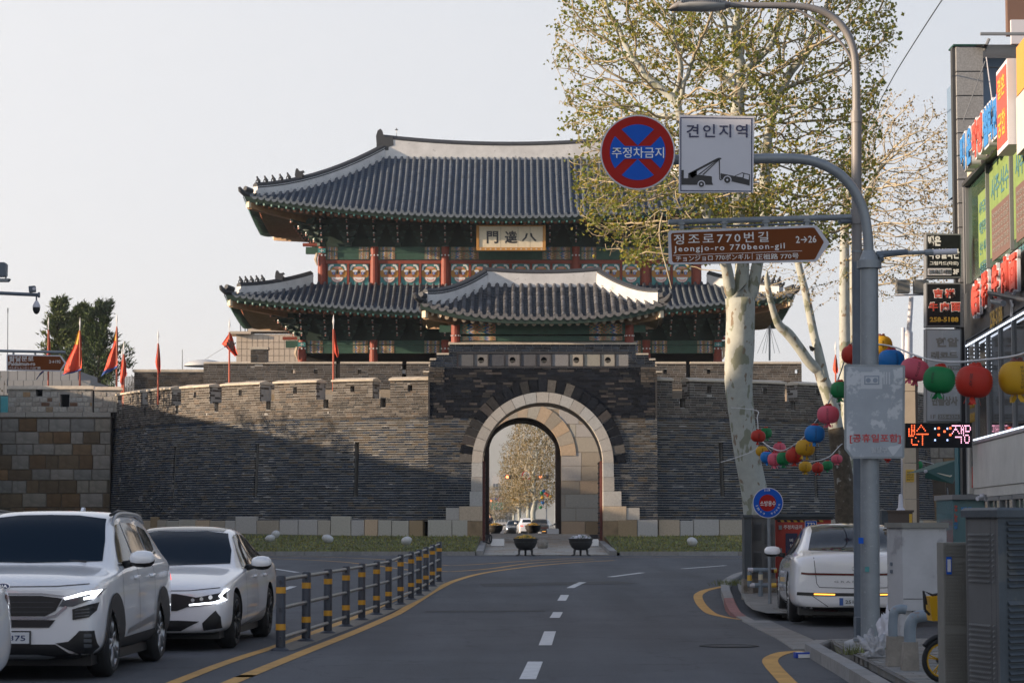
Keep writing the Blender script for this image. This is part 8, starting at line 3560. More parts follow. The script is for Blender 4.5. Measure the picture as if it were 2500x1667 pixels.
txt(nb,'010-8617-4898',2376,2396,1174,1182,YNb-.028,'letter_redorange',.01)
YBl=44.2
def blade(label,y0,y1,mat,x0=2261,x1=2347):
 t=thing('blade_sign',label,'shop sign',P((x0+x1)/2,(y0+y1)/2,YBl),0,'blade signs stacked beside the shop building')
 mb=MB()
 plate(mb,'frame_metal',[(x0,y1),(x1,y1-1),(x1,y0),(x0,y0-1)],YBl,.28)
 mb.build('case',t)
 mb=MB()
 plate(mb,mat,[(x0+3,y1-3.5),(x1-3,y1-4),(x1-3,y0+3),(x0+3,y0+3)],YBl-.006,.006)
 mb.build('face',t)
 return t
YBt=YBl-.010
s1_=blade('black blade sign with white lettering and a phone number, topmost of the stack',571,679,'sign_black')
txt(s1_,'백운',2266,2297,576,601,YBt,'lettering_white',.05)
txt(s1_,'작명철학관',2266,2342,607,632,YBt,'lettering_white',.04)
txt(s1_,'그림카드(타로)',2270,2340,638,649,YBt,'lettering_white',.02)
mb=MB()
plate(mb,'sign_white',[(2265,672),(2323,672),(2323,655),(2265,655)],YBt-.002,.004)
mb.build('number_field',s1_)
txt(s1_,'010-8617-4898',2267,2321,658,669,YBt-.006,'paint_black',.0)
txt(s1_,'3F',2327,2341,657,670,YBt,'lettering_white',.05)
s2_=blade('black blade sign with red and white brush characters over a yellow number',691,798,'sign_black')
for t_,x0,x1,y0,y1 in(('吉',2278,2303,704,728),('祥',2306,2332,704,728),('牛',2266,2291,737,761),('肉',2295,2318,737,761),('面',2321,2346,737,761)):
 txt(s2_,t_,x0,x1,y0,y1,YBt,'lettering_white',.10)
 txt(s2_,t_,x0+1.5,x1-1.5,y0+1.5,y1-1.5,YBt-.006,'letter_redorange',.035)
txt(s2_,'258-5188',2270,2340,774,786,YBt,'letter_gold',.04)
s3_=blade('weathered grey blade sign with faded lettering, lowest of the stack',803,1030,'sign_grey')
txt(s3_,'한알',2285,2340,824,847,YBt,'letter_grey',.05)
txt(s3_,'레코드',2273,2338,858,875,YBt,'letter_grey',.05)
txt(s3_,'만물상사',2275,2338,967,990,YBt,'letter_grey',.05)
mb=MB()
plate(mb,'letter_grey',[(2290,1023),(2343,1023),(2343,1011),(2290,1011)],YBt-.001,.004)
plate(mb,'letter_grey',[(2314,903),(2343,903),(2343,892),(2314,892)],YBt-.001,.004)
mb.build('number_field',s3_)
txt(s3_,'255-6236',2292,2340,1013,1021,YBt-.006,'sign_grey',.02)
txt(s3_,'1F',2272,2284,1012,1022,YBt,'letter_grey',.02)
txt(s3_,'1780',2318,2341,894,901,YBt-.006,'sign_grey',.02)
led=thing('led_display','black dot matrix display with red and pink glowing characters under the blade signs','led sign',P(2292,1063,YBl-.3))
mb=MB()
YLd=YBl-.35
plate(mb,'sign_black',[(2211,1093),(2373,1092),(2373,1032),(2211,1033)],YLd,.14)
mb.build('case',led)
def dots(rows,x0,y0,dx,dy,mat):
 m_=MB().m(mat)
 for j,rw in enumerate(rows):
  for i,ch in enumerate(rw):
   if ch!='.':
    c=P(x0+i*dx,y0+j*dy,YLd-.006)
    m_.box(c,(.70*dx*YLd/FPX,.008,.62*dy*YLd/FPX))
 m_.build('dots',led,kind='stuff')
dots(['...#.#....#.....','...#.#...#.#....','.#.#.#..#...#...','.#.###.#.....#..','.#.#.#..........','.#.#.#.#########','.####......#....','......#....#....','...#.......#....','...#....#..#....','...#.......#....','....####...#....'],2216,1038,3.3,4.3,'led_red')
dots(['########.#.#####','...#....#.#.#...#','..###...###.#...#','.#...#..#.#.####','#.....#.#.#.....','..........#.###.','...######..#...#','........#..#...#','........#..#...#','........#...###.'],2325,1039,2.75,4.6,'led_pink')
dots(['#...#','..#..','#...#'],2292,1045,7,8,'led_red')
dots(['#.....#','.......','.......','.......','#.....#'],2283,1046,5,7,'led_blue')
tp=thing('teal_pillar','teal painted pillar standing under the dot matrix display','pillar',(P(2355,1200,46.5).x,46.5,zg(46.5)))
mb=MB().m('teal_panel')
mb.bb(P(2341,1200,46.5).x,P(2367,1200,46.5).x,46.5,46.9,zg(46.5),P(0,1090,46.5).z)
mb.build('pillar',tp)
Ya=50.0
aw=thing('awning','dark green fabric awning folded out on white arms beside the teal pillar','awning',P(2300,1155,Ya))
mb=MB().m('awning_green')
q0,q1,q2,q3=P(2341,1121,Ya+.8),P(2260,1150,Ya-.3),P(2258,1166,Ya-.35),P(2326,1181,Ya-.35)
e=P(2341,1150,Ya+.8)
mb.add([q0,q1,q2,q3,P(2341,1121,Ya+3),e],[(0,1,3),(1,2,3),(0,3,5)])
mb.add([q0+Vector((0,2.5,0)),q1+Vector((0,2.5,0)),q1,q0],[(0,1,2,3)])
mb.build('cloth',aw)
mb=MB().m('cream').tube([P(2265,1152,Ya-.2),P(2318,1163,Ya-.1),P(2340,1158,Ya+.4)],[.025]*3,8)
mb.m('sign_white').lathe([(0,-.03),(.035,-.02),(.035,.02),(0,.03)],10,P(2260,1150,Ya-.34),Matrix.Rotation(pi/2,3,'X'))
mb.build('arm',aw)
pk=thing('leaning_board','long pale board with dark edges leaning upright behind the control box','board',(P(2318,1322,40).x,40,.12))
mb=MB()
plate(mb,'paint_black',[(2318,1324),(2326,1323),(2316,1188),(2311,1187)],40,.05)
plate(mb,'galvanised',[(2319.5,1322),(2324,1321.5),(2314.5,1190),(2312.5,1190)],39.98,.01)
mb.build('board',pk)
Yg=39.0
bt=thing('glass_booth','aqua glass booth with blue and red lettering under a grey roof behind the cabinets','booth',(P(2360,1330,Yg).x,Yg,.12))
mb=MB().m('glass_aqua')
mb.bb(P(2327,1300,Yg).x,P(2404,1300,Yg).x,Yg,Yg+1.5,.12,P(0,1220,Yg).z)
mb.build('glass_wall',bt)
mb=MB().m('frame_metal').bb(P(2324,1300,Yg).x,P(2408,1300,Yg).x,Yg-.08,Yg+1.6,P(0,1219,Yg).z,P(0,1207,Yg).z)
mb.build('roof',bt)
for i,ch in enumerate('99.9%'):
 txt(bt,ch,2329.5,2337.5 if ch!='.' else 2332,1233+i*8.2+(4 if ch=='.' else 0),1240.5+i*8.2,Yg-.01,'letter_redorange',.02)
for i,ch in enumerate('적중'):
 txt(bt,ch,2329,2338,1275+i*8.5,1282.5+i*8.5,Yg-.01,'letter_blue',.03)
txt(bt,'백운',2347,2375,1237,1249,Yg-.01,'letter_blue',.05)
sc_=thing('security_camera','small white security camera under the wall corner above the glass booth','camera',P(2392,1212,38.8))
mb=MB().m('sign_white').tube([P(2386,1217,38.6),P(2399,1213,38.7)],[.035]*2,10)
mb.tube([P(2397,1205,38.8),P(2400,1220,38.8)],[.04]*2,10)
mb.build('camera',sc_,smooth=True,sharp=60)
# ------------------- striped guard fence in the middle of the road
M('post_dark',(.030,.036,.050),.5,noise=(6,.15))
M('band_yellow',(.55,.27,.02),.5,noise=(8,.12))
M('rail_grey',(.20,.20,.195),.4,metal=.4,noise=(6,.1))
bx=[285,494,672,820,950,1071,1170,1268,1355,1420,1477,1530,1585]
by=[1300,1225,1160,1105,1052,1008,967,925,885,850,815,775,740]
ty=[685,655,630,607,587,567,550,512,492,472,453,432,410]
posts=[]
for x,y,t in zip(bx,by,ty):
 b=G(600+x/3.357,1200+y/3.357)
 h=P(600+x/3.357,1200+t/3.357,b.y).z-b.z
 posts.append((b,max(.84,min(.96,h))))
fence=thing('guard_fence','dark guard fence with yellow banded posts and grey rails along the road centre','fence',posts[0][0])
def fence_post(b,h,r=.057):
 mb=MB().m('post_dark')
 mb.tube([(0,0,0),(0,0,h-.012),(0,0,h)],[r,r,r*.8],16)
 mb.lathe([(r*2.0,0),(r*1.9,.015),(r*1.25,.035),(r,.04)],16)
 for z in(.92,.55,.17):
  mb.tube([(0,-r*1.02,h*z),(0,-r*1.3,h*z)],[.022,.020],10)
 return mb
me_p=fence_post(None,.88).mesh('post',True)
sharp_edges(me_p,45)
mbb=MB().m('band_yellow')
mbb.tube([(0,0,-.036),(0,0,.036)],[.0585,.0585],16,caps=False)
me_b=mbb.mesh('band',True)
for b,h in posts:
 p=link('post',me_p,fence,mat=Matrix.Translation(b)@Matrix.Diagonal((1,1,h/.88,1)))
 for f in(.805,.315):
  link('band',me_b,p,mat=Matrix.Translation(b+Vector((0,0,h*f))))
for(b0_,h0),(b1_,h1)in zip(posts,posts[1:]):
 for f in(.955,.575,.175):
  p0,p1=b0_+Vector((0,0,h0*f-.01)),b1_+Vector((0,0,h1*f-.01))
  mb=MB().m('rail_grey')
  mb.tube([p0,p1],[.024,.024],10)
  mb.build('rail',fence,smooth=True,sharp=60)
M('base_concrete',(.20,.185,.16),.95,noise=(12,.3),bump=(40,.4))
mb=MB().m('base_concrete')
strip(mb,[b+Vector((.0,0,0))for b,h in posts],.30,.006)
tag(mb.build('dirt_strip'),kind='stuff')
# ------------------- paper lanterns
LC={'red':(.50,.028,.012),'blue':(.008,.20,.58),'pink':(.72,.13,.20),'green':(.006,.22,.065),'yellow':(.62,.36,.012)}
for k_,c in LC.items():
 M('paper_'+k_,c,.55)
 translucent('paper_'+k_,.3)
LMESH={}
def lantern_mesh(col):
 n=15
 mb=MB().m('paper_'+col)
 prof=[]
 for i in range(n*2+1):
  t=lerp(-1.35,1.35,i/(2*n))
  r=cos(t)**.62*(1+(.030 if i%2 else-.020))
  prof.append((r*1.0,sin(t)*.86))
 mb.lathe(prof,28)
 body=mb.mesh('paper_body',True)
 mb=MB().m('paper_red' if col!='yellow' else 'door_red')
 mb.lathe([(0,.98),(.32,.96),(.40,.84),(.36,.80)],16)
 for a in(-.5,.4,2.2):
  mb.lathe([(0,.08),(.10,.05),(.13,0),(.10,-.05),(0,-.08)],8,(.2*cos(a),.2*sin(a)-.05,1.0))
 cap=mb.mesh('cap',True)
 mb=MB().m('paper_'+col)
 for k2_ in range(4):
  a=k2_*pi/2+.5
  p0=Vector((.28*cos(a),.28*sin(a),-.82))
  w=Vector((-sin(a),cos(a),0))*.12
  p1=p0+Vector((.10*cos(a),.10*sin(a),-.18))
  p2=p1+Vector((.12*cos(a+1),.12*sin(a+1),-.24))
  mb.add([p0-w*.6,p0+w*.6,p1+w*1.2,p1-w*1.2,p2+w*1.4,p2-w*.9],[(0,1,2,3),(3,2,4,5)])
 mb.lathe([(0,-.86),(.30,-.84),(.36,-.78)],12)
 tail=mb.mesh('tassel')
 return body,cap,tail
for k_ in LC:
 LMESH[k_]=lantern_mesh(k_)
WORD=['부처님오신날','봉축','팔달사','소원성취','봉축팔달사']
wm_={}
for i,w in enumerate(WORD):
 tmp=text('writing','\n'.join(w),1.15 if len(w)>3 else .75,Matrix.Identity(4),'paint_black',None,bold=.0,width=.19,depth=.004)
 me=tmp.data
 bpy.data.objects.remove(tmp)
 co_=np.empty(len(me.vertices)*3,dtype=np.float32)
 me.vertices.foreach_get('co',co_)
 co_=co_.reshape(-1,3)
 out=np.empty_like(co_)
 for j,(x,y,z)in enumerate(co_):
  t=math.asin(max(-.98,min(.98,y/.86)))
  r=cos(t)**.62*1.03
  out[j]=(x,-sqrt(max(r*r-x*x,0)),y)
 me.vertices.foreach_set('co',out.ravel())
 me.update()
 wm_[i]=me
def lantern(col,px,py,r,label,asp=1.0,Y=None,wi=0,tilt=0.0,spin=0.0):
 Y=Y or .18*FPX/r
 c=P(px,py,Y)
 s=r*Y/FPX
 t=thing('paper_lantern',label,'lantern',c,spin,'strings of paper lanterns')
 Mx=Matrix.Translation(c)@Matrix.Rotation(tilt,4,'Y')@Matrix.Rotation(spin,4,'Z')@Matrix.Diagonal((s,s,s*asp,1))
 b,cp_,tl=LMESH[col]
 bo=link('paper_body',b,t,mat=Mx)
 link('cap',cp_,t,mat=Mx)
 link('tassel',tl,t,mat=Mx@Matrix.Rotation(random.uniform(0,3),4,'Z'))
 if r>13:
  link('writing',wm_[wi],bo,mat=Mx)
 return t
LAN=[('yellow',2483,923,45,'large yellow lantern cut by the right edge of the photo',1.06,None,0,0,.1),('red',2378,932,45,'large red lantern hanging before the window with the dark menu panel',1.0,None,1,.1,-.35),('green',2293,927,39,'large green lantern before the grey blade sign',.97,None,2,.12,-.6),('pink',2233,902,35,'pink lantern tilted beside the large green one',.88,None,0,.25,.1),('blue',2176,880,33,'blue lantern just right of the thick sign post',.93,None,3,0,.3),('yellow',2152,843,27,'yellow lantern mostly behind the thick sign post',1.0,34.5,1,0,0),('red',2079,866,25,'red lantern peeping out left behind the lamp post',1.0,38,1,0,0),('green',2051,952,24,'green lantern half behind the grey notice sign',1.0,41,2,0,-.4),('pink',2022,1012,27,'pink lantern alone against the leaning tree stem',.94,None,0,.0,-.2),('blue',1989,1059,25,'blue lantern at the top of the left bunch',.97,43,3,.05,0),('yellow',1966,1093,24,'yellow lantern in the left bunch under the blue one',.95,45,1,.1,0),('red',1939,1112,21,'red lantern in the left bunch between yellow and green',.98,48,1,0,.1),('green',1913,1119,17.5,'green lantern in the left bunch between pink and red',1.06,51,2,0,0),('pink',1891,1121,17,'pink lantern hanging in front of the left bunch beside the green one',1.06,53,4,0,0),('blue',1872,1116,16,'small blue lantern at the lower left of the left bunch',1.0,55,2,0,0),('yellow',1860,1101,15,'small yellow lantern at the left end against the big tree',.95,57,1,0,0),('pink',1903,1094,16,'pink lantern behind the left bunch, above the green one',.95,60,4,0,0),('red',1851,1065,18,'red lantern touching the big tree trunk',.92,56,1,.1,0),('green',1870,1057,15,'green lantern behind the red one at the big tree',1.0,60,2,0,0),('yellow',1966,1139,16,'yellow lantern of the low back string, left end',.95,62,2,0,0),('red',1996,1142,14.5,'red lantern of the low back string',.95,63,1,0,0),('green',2020,1136,13.5,'green lantern of the low back string',.97,64,2,0,0),('pink',2043,1120,14,'pink lantern of the low back string',.86,65,2,0,0),('blue',2063,1097,13,'blue lantern of the low back string behind the notice sign',1.0,66,2,0,0),('green',2241,1135,12,'small green lantern far back before the round wall, left of the awning',1.0,68,2,0,0),('red',2167,1118,9,'small red lantern showing under the grey notice sign',1.0,67,1,0,0)]
for L_ in LAN:
 lantern(*L_)
M('string_white',(.55,.55,.56),.6)
def cable(name,label,pts,r,mat='string_white'):
 mb=MB().m(mat)
 pp=smooth_path([P(x,y,Y)for x,y,Y in pts],5)
 mb.tube(pp,[r*(1 if r>.008 else 1)]*len(pp),5)
 o=mb.build(name,smooth=True)
 return tag(o,label,'cable')
cable('lantern_string','white string carrying the large lanterns past the thick sign post to the tree',[(2540,845,22.5),(2483,868,23.6),(2395,879,24.5),(2330,884,26),(2270,878,28),(2226,864,30),(2176,845,32),(2120,838,35.5),(2079,838,38),(2050,915,41),(2022,985,41),(1989,1032,43),(1962,1068,45.5),(1935,1088,48),(1910,1100,51),(1885,1094,54),(1862,1078,57),(1852,1064,58.8)],.012)
cable('lantern_string','white string of the low back row of small lanterns',[(1853,1066,59),(1900,1118,60.5),(1945,1128,61.5),(1985,1126,63),(2025,1114,64.2),(2063,1080,66),(2120,1090,66.5),(2167,1108,67),(2241,1122,68),(2310,1140,69)],.010)
cable('lantern_string','short pale tie string looped round the big tree trunk',[(1852,1064,58.8),(1846,1095,59.2),(1800,1116,59.2),(1760,1128,60)],.012)
cable('lantern_string','pale tie string running up the big tree trunk',[(1852,1064,58.9),(1849,1020,59),(1847,1002,59.2),(1785,995,59.3)],.012)
cable('overhead_cable','thin dark overhead cable crossing the sky at upper right',[(2318,-25,40),(2290,15,41),(2235,100,44),(2190,172,47),(2155,235,50),(2120,300,53)],.012,'galvanised_dark')
# ------------------- buildings behind the walls
M('tile_beige',(.52,.43,.34),.7)
M('tile_joint',(.40,.33,.26),.8)
M('panel_grey',(.25,.255,.265),.7,noise=(1,.06))
M('glass_teal',(.02,.11,.16),.1)
M('dome_white',(.48,.49,.50),.5)
Yb1=165.0
bb1=thing('apartment_building','beige tiled building showing behind the left end of the lower roof','building',(P(660,900,Yb1).x,Yb1,.4))
mb=MB().m('tile_joint')
x0,x1=P(577,850,Yb1).x,P(760,850,Yb1).x
z1=P(0,816,Yb1).z
mb.bb(x0,x1,Yb1,Yb1+9,.2,z1)
mb.build('wall',bb1)
nx,nz=14,9
tm={}
for i in range(nx):
 for j in range(nz):
  xa_,xb_=lerp(x0,x1,i/nx)+.02,lerp(x0,x1,(i+1)/nx)-.02
  za_,zb_=lerp(z1-4.2,z1-.1,j/nz)+.02,lerp(z1-4.2,z1-.1,(j+1)/nz)-.02
  if 'm' not in tm:
   tm['m']=MB().m('tile_beige').box((0,0,0),(xb_-xa_,.04,zb_-za_)).mesh('wall_tile')
  link('wall_tile',tm['m'],bb1,mat=Matrix.Translation(((xa_+xb_)/2,Yb1-.02,(za_+zb_)/2)))
mb=MB().m('tile_beige').bb(x0-.5,P(620,0,Yb1).x,Yb1-.4,Yb1+2,z1,z1+.18)
mb.bb(P(613,0,Yb1).x,x1,Yb1-.1,Yb1+2,z1+.18,z1+.45)
mb.build('cornice',bb1)
for px,py in((586,780),(597,788),(603,782)):
 mb=MB().m('galvanised_dark').tube([P(px+2,818,Yb1+1),P(px,py,Yb1+1)],[.05,.03],6)
 mb.tube([P(px-3,py+6,Yb1+1),P(px+3,py+12,Yb1+1)],[.03]*2,5)
 mb.build('roof_antenna',bb1)
dm=thing('dome_roof','white domed roof peeping over the wing wall beside the flag','dome',P(500,895,150))
mb=MB().m('dome_white')
mb.lathe([(1.25*cos(t),.42*sin(t))for t in[i*pi/2/8 for i in range(9)]],24,P(498,894,150))
mb.build('dome',dm,smooth=True)
cable('antenna_wire','thin wire running down from the emblem flag to the dome',[(545,850,140),(520,865,145),(500,878,148)],.015,'galvanised')
am=thing('antenna_mast','thin pale antenna rod standing over the wing wall','antenna',P(445,900,130))
MB().m('galvanised').tube([P(445,905,130),P(445,853,130)],[.03,.02],6).build('mast',am)
Yb2=128.0
bb2=thing('panel_building','low grey panelled building behind the left stone bastion','building',(P(110,1000,Yb2).x,Yb2,.5))
mb=MB().m('galvanised_dark')
x0,x1=P(-200,900,Yb2).x,P(222,900,Yb2).x
zt_,zm_,zl_=P(0,902,Yb2).z,P(0,928,Yb2).z,P(0,965,Yb2).z
mb.bb(x0,x1,Yb2+.04,Yb2+8,.3,zm_)
mb.bb(x0,P(195,0,Yb2).x,Yb2+1.04,Yb2+7,zm_,zt_)
mb.build('wall',bb2)
for z0_,z1_,xr,yy0 in((zm_,zt_,P(195,0,Yb2).x,Yb2+1),(zl_,zm_,x1,Yb2)):
 n=18
 for i in range(n):
  xa_,xb_=lerp(x0,xr,i/n)+.012,lerp(x0,xr,(i+1)/n)-.012
  if xb_<P(-20,0,Yb2).x:
   continue
  mb=MB().m('panel_grey').bb(xa_,xb_,yy0-.03,yy0+.03,z0_+.012,z1_-.012)
  mb.build('wall_panel',bb2)
for px0,px1 in((-60,-14),(-12,16),(18,60),(62,110)):
 mb=MB().m('glass_teal').bb(P(px0,0,Yb2).x,P(px1,0,Yb2).x,Yb2-.02,Yb2+.04,.6,zl_-.05)
 mb.build('window',bb2)
mb=MB().m('galvanised')
for a_,b_ in(((200,930),(222,940)),((222,940),(222,1000)),((216,936),(216,1000)),((216,960),(222,960)),((216,980),(222,980))):
 mb.tube([P(*a_,Yb2-.5),P(*b_,Yb2-.5)],[.04]*2,6)
mb.build('ladder_rail',bb2)
lt_=thing('louvre_screen','small grey slatted screen between the flags and the wing wall','screen',P(313,945,122))
for i in range(7):
 mb=MB().m('panel_grey')
 a_,b_=P(303+i*3.7,960,122),P(305.6+i*3.7,918,122)
 mb.bb(a_.x,b_.x,122,122.1,a_.z-1,b_.z)
 mb.build('slat',lt_)
st_=thing('stayed_mast','thin blue grey mast with stay wires right of the gate tower','mast',P(1880,870,118))
mb=MB().m('galvanised')
mb.tube([P(1879,880,118),P(1879,795,118)],[.05]*2,6)
for dx in(-30,-18,-10,12,25):
 mb.tube([P(1879+dx,862,118),P(1879+dx*.1,797,118)],[.014]*2,4)
mb.build('mast',st_)
bd_=thing('bird','small dark bird perched at the right end of the lower roof','bird',P(1911,700,114))
mb=MB().m('paint_black')
c=P(1911,697,114)
mb.tube([c+Vector((-.16,0,-.10)),c+Vector((-.04,0,0)),c+Vector((.05,0,.07)),c+Vector((.07,0,.14)),c+Vector((.12,0,.15))],[.015,.07,.065,.045,.008],8)
mb.tube([c+Vector((.02,0,-.02)),c+Vector((.02,0,-.14))],[.012]*2,5)
mb.build('body',bd_,smooth=True)
# ------------------- the street seen through the gate
M('hill_forest',(.060,.075,.050),.95,noise=(.02,.3))
M('far_wall',(.46,.45,.44),.8)
M('far_window',(.10,.12,.14),.3)
mb=MB().m('hill_forest')
r=random.Random(4)
prof=[(-2400,0),(-1500,160),(-900,150),(-420,190),(-160,128),(-50,138),(60,178),(220,205),(480,170),(800,190),(1400,120),(2400,0)]
n=80
rows=[]
for i in range(n+1):
 x=lerp(-2400,2400,i/n)
 h=np.interp(x,[p[0]for p in prof],[p[1]for p in prof])+6*sin(x/37)+4*sin(x/13)
 rows.append([(x,3700,-2),(x,3950,h*.75),(x,4250,h*1.38),(x,4800,-2)])
o_=len(mb.v)
mb.v+=[p for rw in rows for p in rw]
for i in range(n):
 for k_ in range(3):
  mb.face((o_+i*4+k_,o_+i*4+4+k_,o_+i*4+5+k_,o_+i*4+1+k_))
tag(mb.build('hill',smooth=True),kind='structure')
def street_tree(name,label,px0,px1,py0,py1,Y,seed,n):
 b=P((px0+px1)/2,1290,Y)
 t=thing(name,label,'tree',(b.x,Y,zg(Y)),0,'plane trees along the street beyond the gate')
 c0=[(b.x+.12*sin(i*1.3),Y,zg(Y)+i*.5)for i in range(8)]
 poly_=[(px0,py1),(px0+2,(py0+py1)/2),(px0+8,py0),(px1-12,py0-4),(px1,(py0+py1)/2),(px1-4,py1)]
 at_=crown_points(poly_,Y,n,2.6,seed)
 pts_,par_=colonize([(c0,-1)],at_,step=.35,infl=4,kill=.42,seed=seed,cap=9000)
 bg,sm,rr_,_c=skeleton_meshes(pts_,par_,.016,2.1,.22,{i:.22 for i in range(8)},('plane_bark','twig_pale'),.07)
 bg.build('trunk',t,smooth=True)
 sm.build('branches',t,smooth=True)
 tips_=[tuple(pts_[i])for i in range(len(pts_))if rr_[i]<.03]
 l_=MB()
 leaves(l_,tips_,'leaf_bud',5200,.12,.16,seed,[(1.2,1.05,.7),(1,1,1),(.8,.9,.7)])
 l_.build('leaves',t,kind='stuff')
 return t
ft=street_tree('plane_tree','tall clipped plane tree, the nearest one seen through the gate arch',1246,1362,1020,1225,205,31,2600)
for k_,(px,Y,s,lab)in enumerate(((1290,250,1.0,'second plane tree seen through the gate arch'),(1268,300,.98,'third plane tree seen through the gate arch'),(1255,360,.95,'fourth plane tree seen through the gate arch, getting smaller'),(1208,330,.62,'low pale plane tree at the left of the street beyond the gate'),(1190,400,.62,'lower pale plane tree farther at the left beyond the gate'),(1238,470,.7,'farthest plane tree seen through the gate arch'))):
 q=P(px,1290,Y)
 dup(ft,TR((q.x,Y,zg(Y)),random.uniform(0,6),s),lab)
for k_,(x,y,s)in enumerate(((-25.6,72,.98),(-26.0,82,.92),(-25.8,91,1.02),(-26.2,99,.90),(-26.0,107,1.0),(-26.6,114,.92))):  # unseen trees added to make the shadow edge on the wall irregular
 dup(ft,TR((x,y,zg(y)),k_*1.1,s),('first','second','third','fourth','fifth','sixth')[k_]+' unseen plane tree added before the left street buildings to dapple the shadow edge','unseen plane trees added for their dappled shade')
def far_block(x0,x1,y0,Y,label,cols,rows_):
 t=thing('street_building',label,'building',(P((x0+x1)/2,1280,Y).x,Y,.4),0,'buildings beyond the gate')
 mb=MB().m('far_wall')
 xa_,xb_,zz_=P(x0,0,Y).x,P(x1,0,Y).x,P(0,y0,Y).z
 mb.bb(xa_,xb_,Y,Y+12,.2,zz_)
 mb.build('wall',t)
 for i in range(cols):
  for j in range(rows_):
   xx,z_=lerp(xa_,xb_,(i+.5)/cols),lerp(1.5,zz_-1.2,(j+.5)/rows_)
   mb=MB().m('far_window').box((xx,Y-.03,z_),((xb_-xa_)/cols*.6,.1,1.3))
   mb.build('window',t)
 return t
t=far_block(1160,1196,1163,460,'pale building with a chimney at the left beyond the gate',4,3)
mb=MB().m('far_wall').bb(P(1186,0,460).x,P(1193,0,460).x,461,464,5,P(0,1151,460).z)
mb.tube([P(1192,1160,462),P(1193,1127,462)],[.12,.08],6)
mb.build('chimney',t)
far_block(1203,1232,1161,520,'white square building left of the far traffic lights',4,4)
far_block(1140,1200,1195,400,'low white building at the left edge of the gate opening',6,3)
far_block(1196,1250,1215,560,'low pale building in the middle distance beyond the gate',6,2)
M('signal_red',(.8,.2,.1),.4,emit=((1.0,.22,.08),2.2))
def gantry(px0,px1,py,Y,xpole,lights,label):
 t=thing('traffic_light',label,'traffic light',(P(xpole,1290,Y).x,Y,zg(Y)),0,'traffic lights beyond the gate')
 s=Y/FPX
 mb=MB().m('galvanised')
 mb.tube([P(xpole,1290,Y),P(xpole,py-3,Y)],[.12,.09],8)
 mb.tube([P(px0,py,Y),P(xpole,py-2,Y)],[.06,.08],8)
 mb.build('gantry',t)
 for x in lights:
  mb=MB().m('paint_black')
  c=P(x,py+3,Y)
  mb.box(c,(1.1,.25,.38))
  hb=mb.build('signal_head',t)
  for i,m_ in enumerate(('signal_red','rim_dark','rim_dark')):
   mb=MB().m(m_).disc(c+Vector((-.36+.36*i,-.135,0)),.145,(0,-1,0),12)
   mb.build('lamp',hb)
 return t
gantry(1228,1352,1161,224,1356,(1248,1329),'red traffic lights on the near gantry beyond the gate')
gantry(1185,1330,1219,360,1334,(1205,1254),'small red traffic lights on the far gantry beyond the gate')
def round_sign(x,y,r,Y,body_,label):
 t=thing('traffic_sign',label,'road sign',P(x,y,Y))
 mb=MB()
 plate(mb,'sign_red',circ(x,y,r,24),Y,.03)
 plate(mb,'sign_white',circ(x,y,r*.74,24),Y-.01,.01)
 mb.build('plate',t)
 txt(t,body_,x-r*.52,x+r*.52,y-r*.36,y+r*.36,Y-.015,'paint_black',.02)
 return t
round_sign(1285,1160,11.5,223.6,'50','round red rimmed speed limit sign reading fifty on the near gantry')
round_sign(1222,1219,6.6,359.5,'↰','round red rimmed no left turn sign on the far gantry')
M('sign_green',(.01,.20,.17),.5)
gsn=thing('road_sign','green road direction sign under the far traffic lights','road sign',P(1214,1234,358))
mb=MB()
plate(mb,'sign_green',[(1198,1243),(1229,1243),(1229,1226),(1198,1226)],358,.06)
plate(mb,'sign_blue',[(1199,1218),(1215,1218),(1215,1214.5),(1199,1214.5)],358,.06)
mb.m('sign_white')
for pp in([(1219,1240),(1220.2,1240),(1220.2,1229),(1219,1229)],[(1212,1236),(1228,1236),(1228,1235),(1212,1235)]):
 plate(mb,'sign_white',pp,357.97,.02)
mb.build('plate',gsn)
for x0,x1,y0,y1,lab in((1292,1308,1229,1234.5,'blue street sign beyond the gate before the tree row'),(1305,1320,1221,1227,'blue street sign right of another beyond the gate')):
 bs=thing('street_sign',lab,'street sign',P(x0,y0,260))
 mb=MB()
 plate(mb,'sign_blue',[(x0,y1),(x1,y1-.8),(x1,y0-.8),(x0,y0)],260,.04)
 mb.build('plate',bs)
q=P(1288,1290,216)
dup(suv,TR((q.x,216,zg(216)),pi+.05),'white suv seen from behind through the gate arch')
def recolour(root,mat):
 for c in root.children:
  if c.name.startswith('body')or c.name.startswith('side_mirror'):
   c.data=c.data.copy()
   for i,m_ in enumerate(c.data.materials):
    if m_ and m_.name.startswith('car_white'):
     c.data.materials[i]=MATS[mat]
q=P(1322,1290,200)
bc=dup(grand,TR((q.x,200,zg(200)),pi-.12),'black sedan seen from behind beside the white suv beyond the gate')
recolour(bc,'car_black')
q=P(1256,1290,236)
bc=dup(sedan,TR((q.x,236,zg(236)),.05),'dark sedan driving towards the gate left of the white suv')
recolour(bc,'car_black')
for px,lab in((1209,'yellow flower bowl beyond the passage, left'),(1301,'yellow flower bowl beyond the passage before the black sedan')):
 q=P(px,1290,131)
 dup(pl1,TR((q.x,131,zg(131)-.02)),lab+' of the gate' if lab.endswith('left')else lab)
def ball(px,py,r,Y,label):
 c=P(px,py,Y)
 s=r*Y/FPX
 mb=MB().m('concrete')
 mb.lathe([(s*cos(t_),s*sin(t_))for t_ in[-pi/2+pi*i/12 for i in range(13)]],18)
 o=mb.build('stone_ball',smooth=True)
 o.location=(c.x,Y,zg(Y)+s*.8)
 tag(o,label,'stone ball','stone balls in the gateway')
ball(1249,1286,12,130,'grey stone ball beyond the passage beside the white suv')
ball(1325,1314,14,95,'grey stone ball on the path behind the yellow flower bowl')
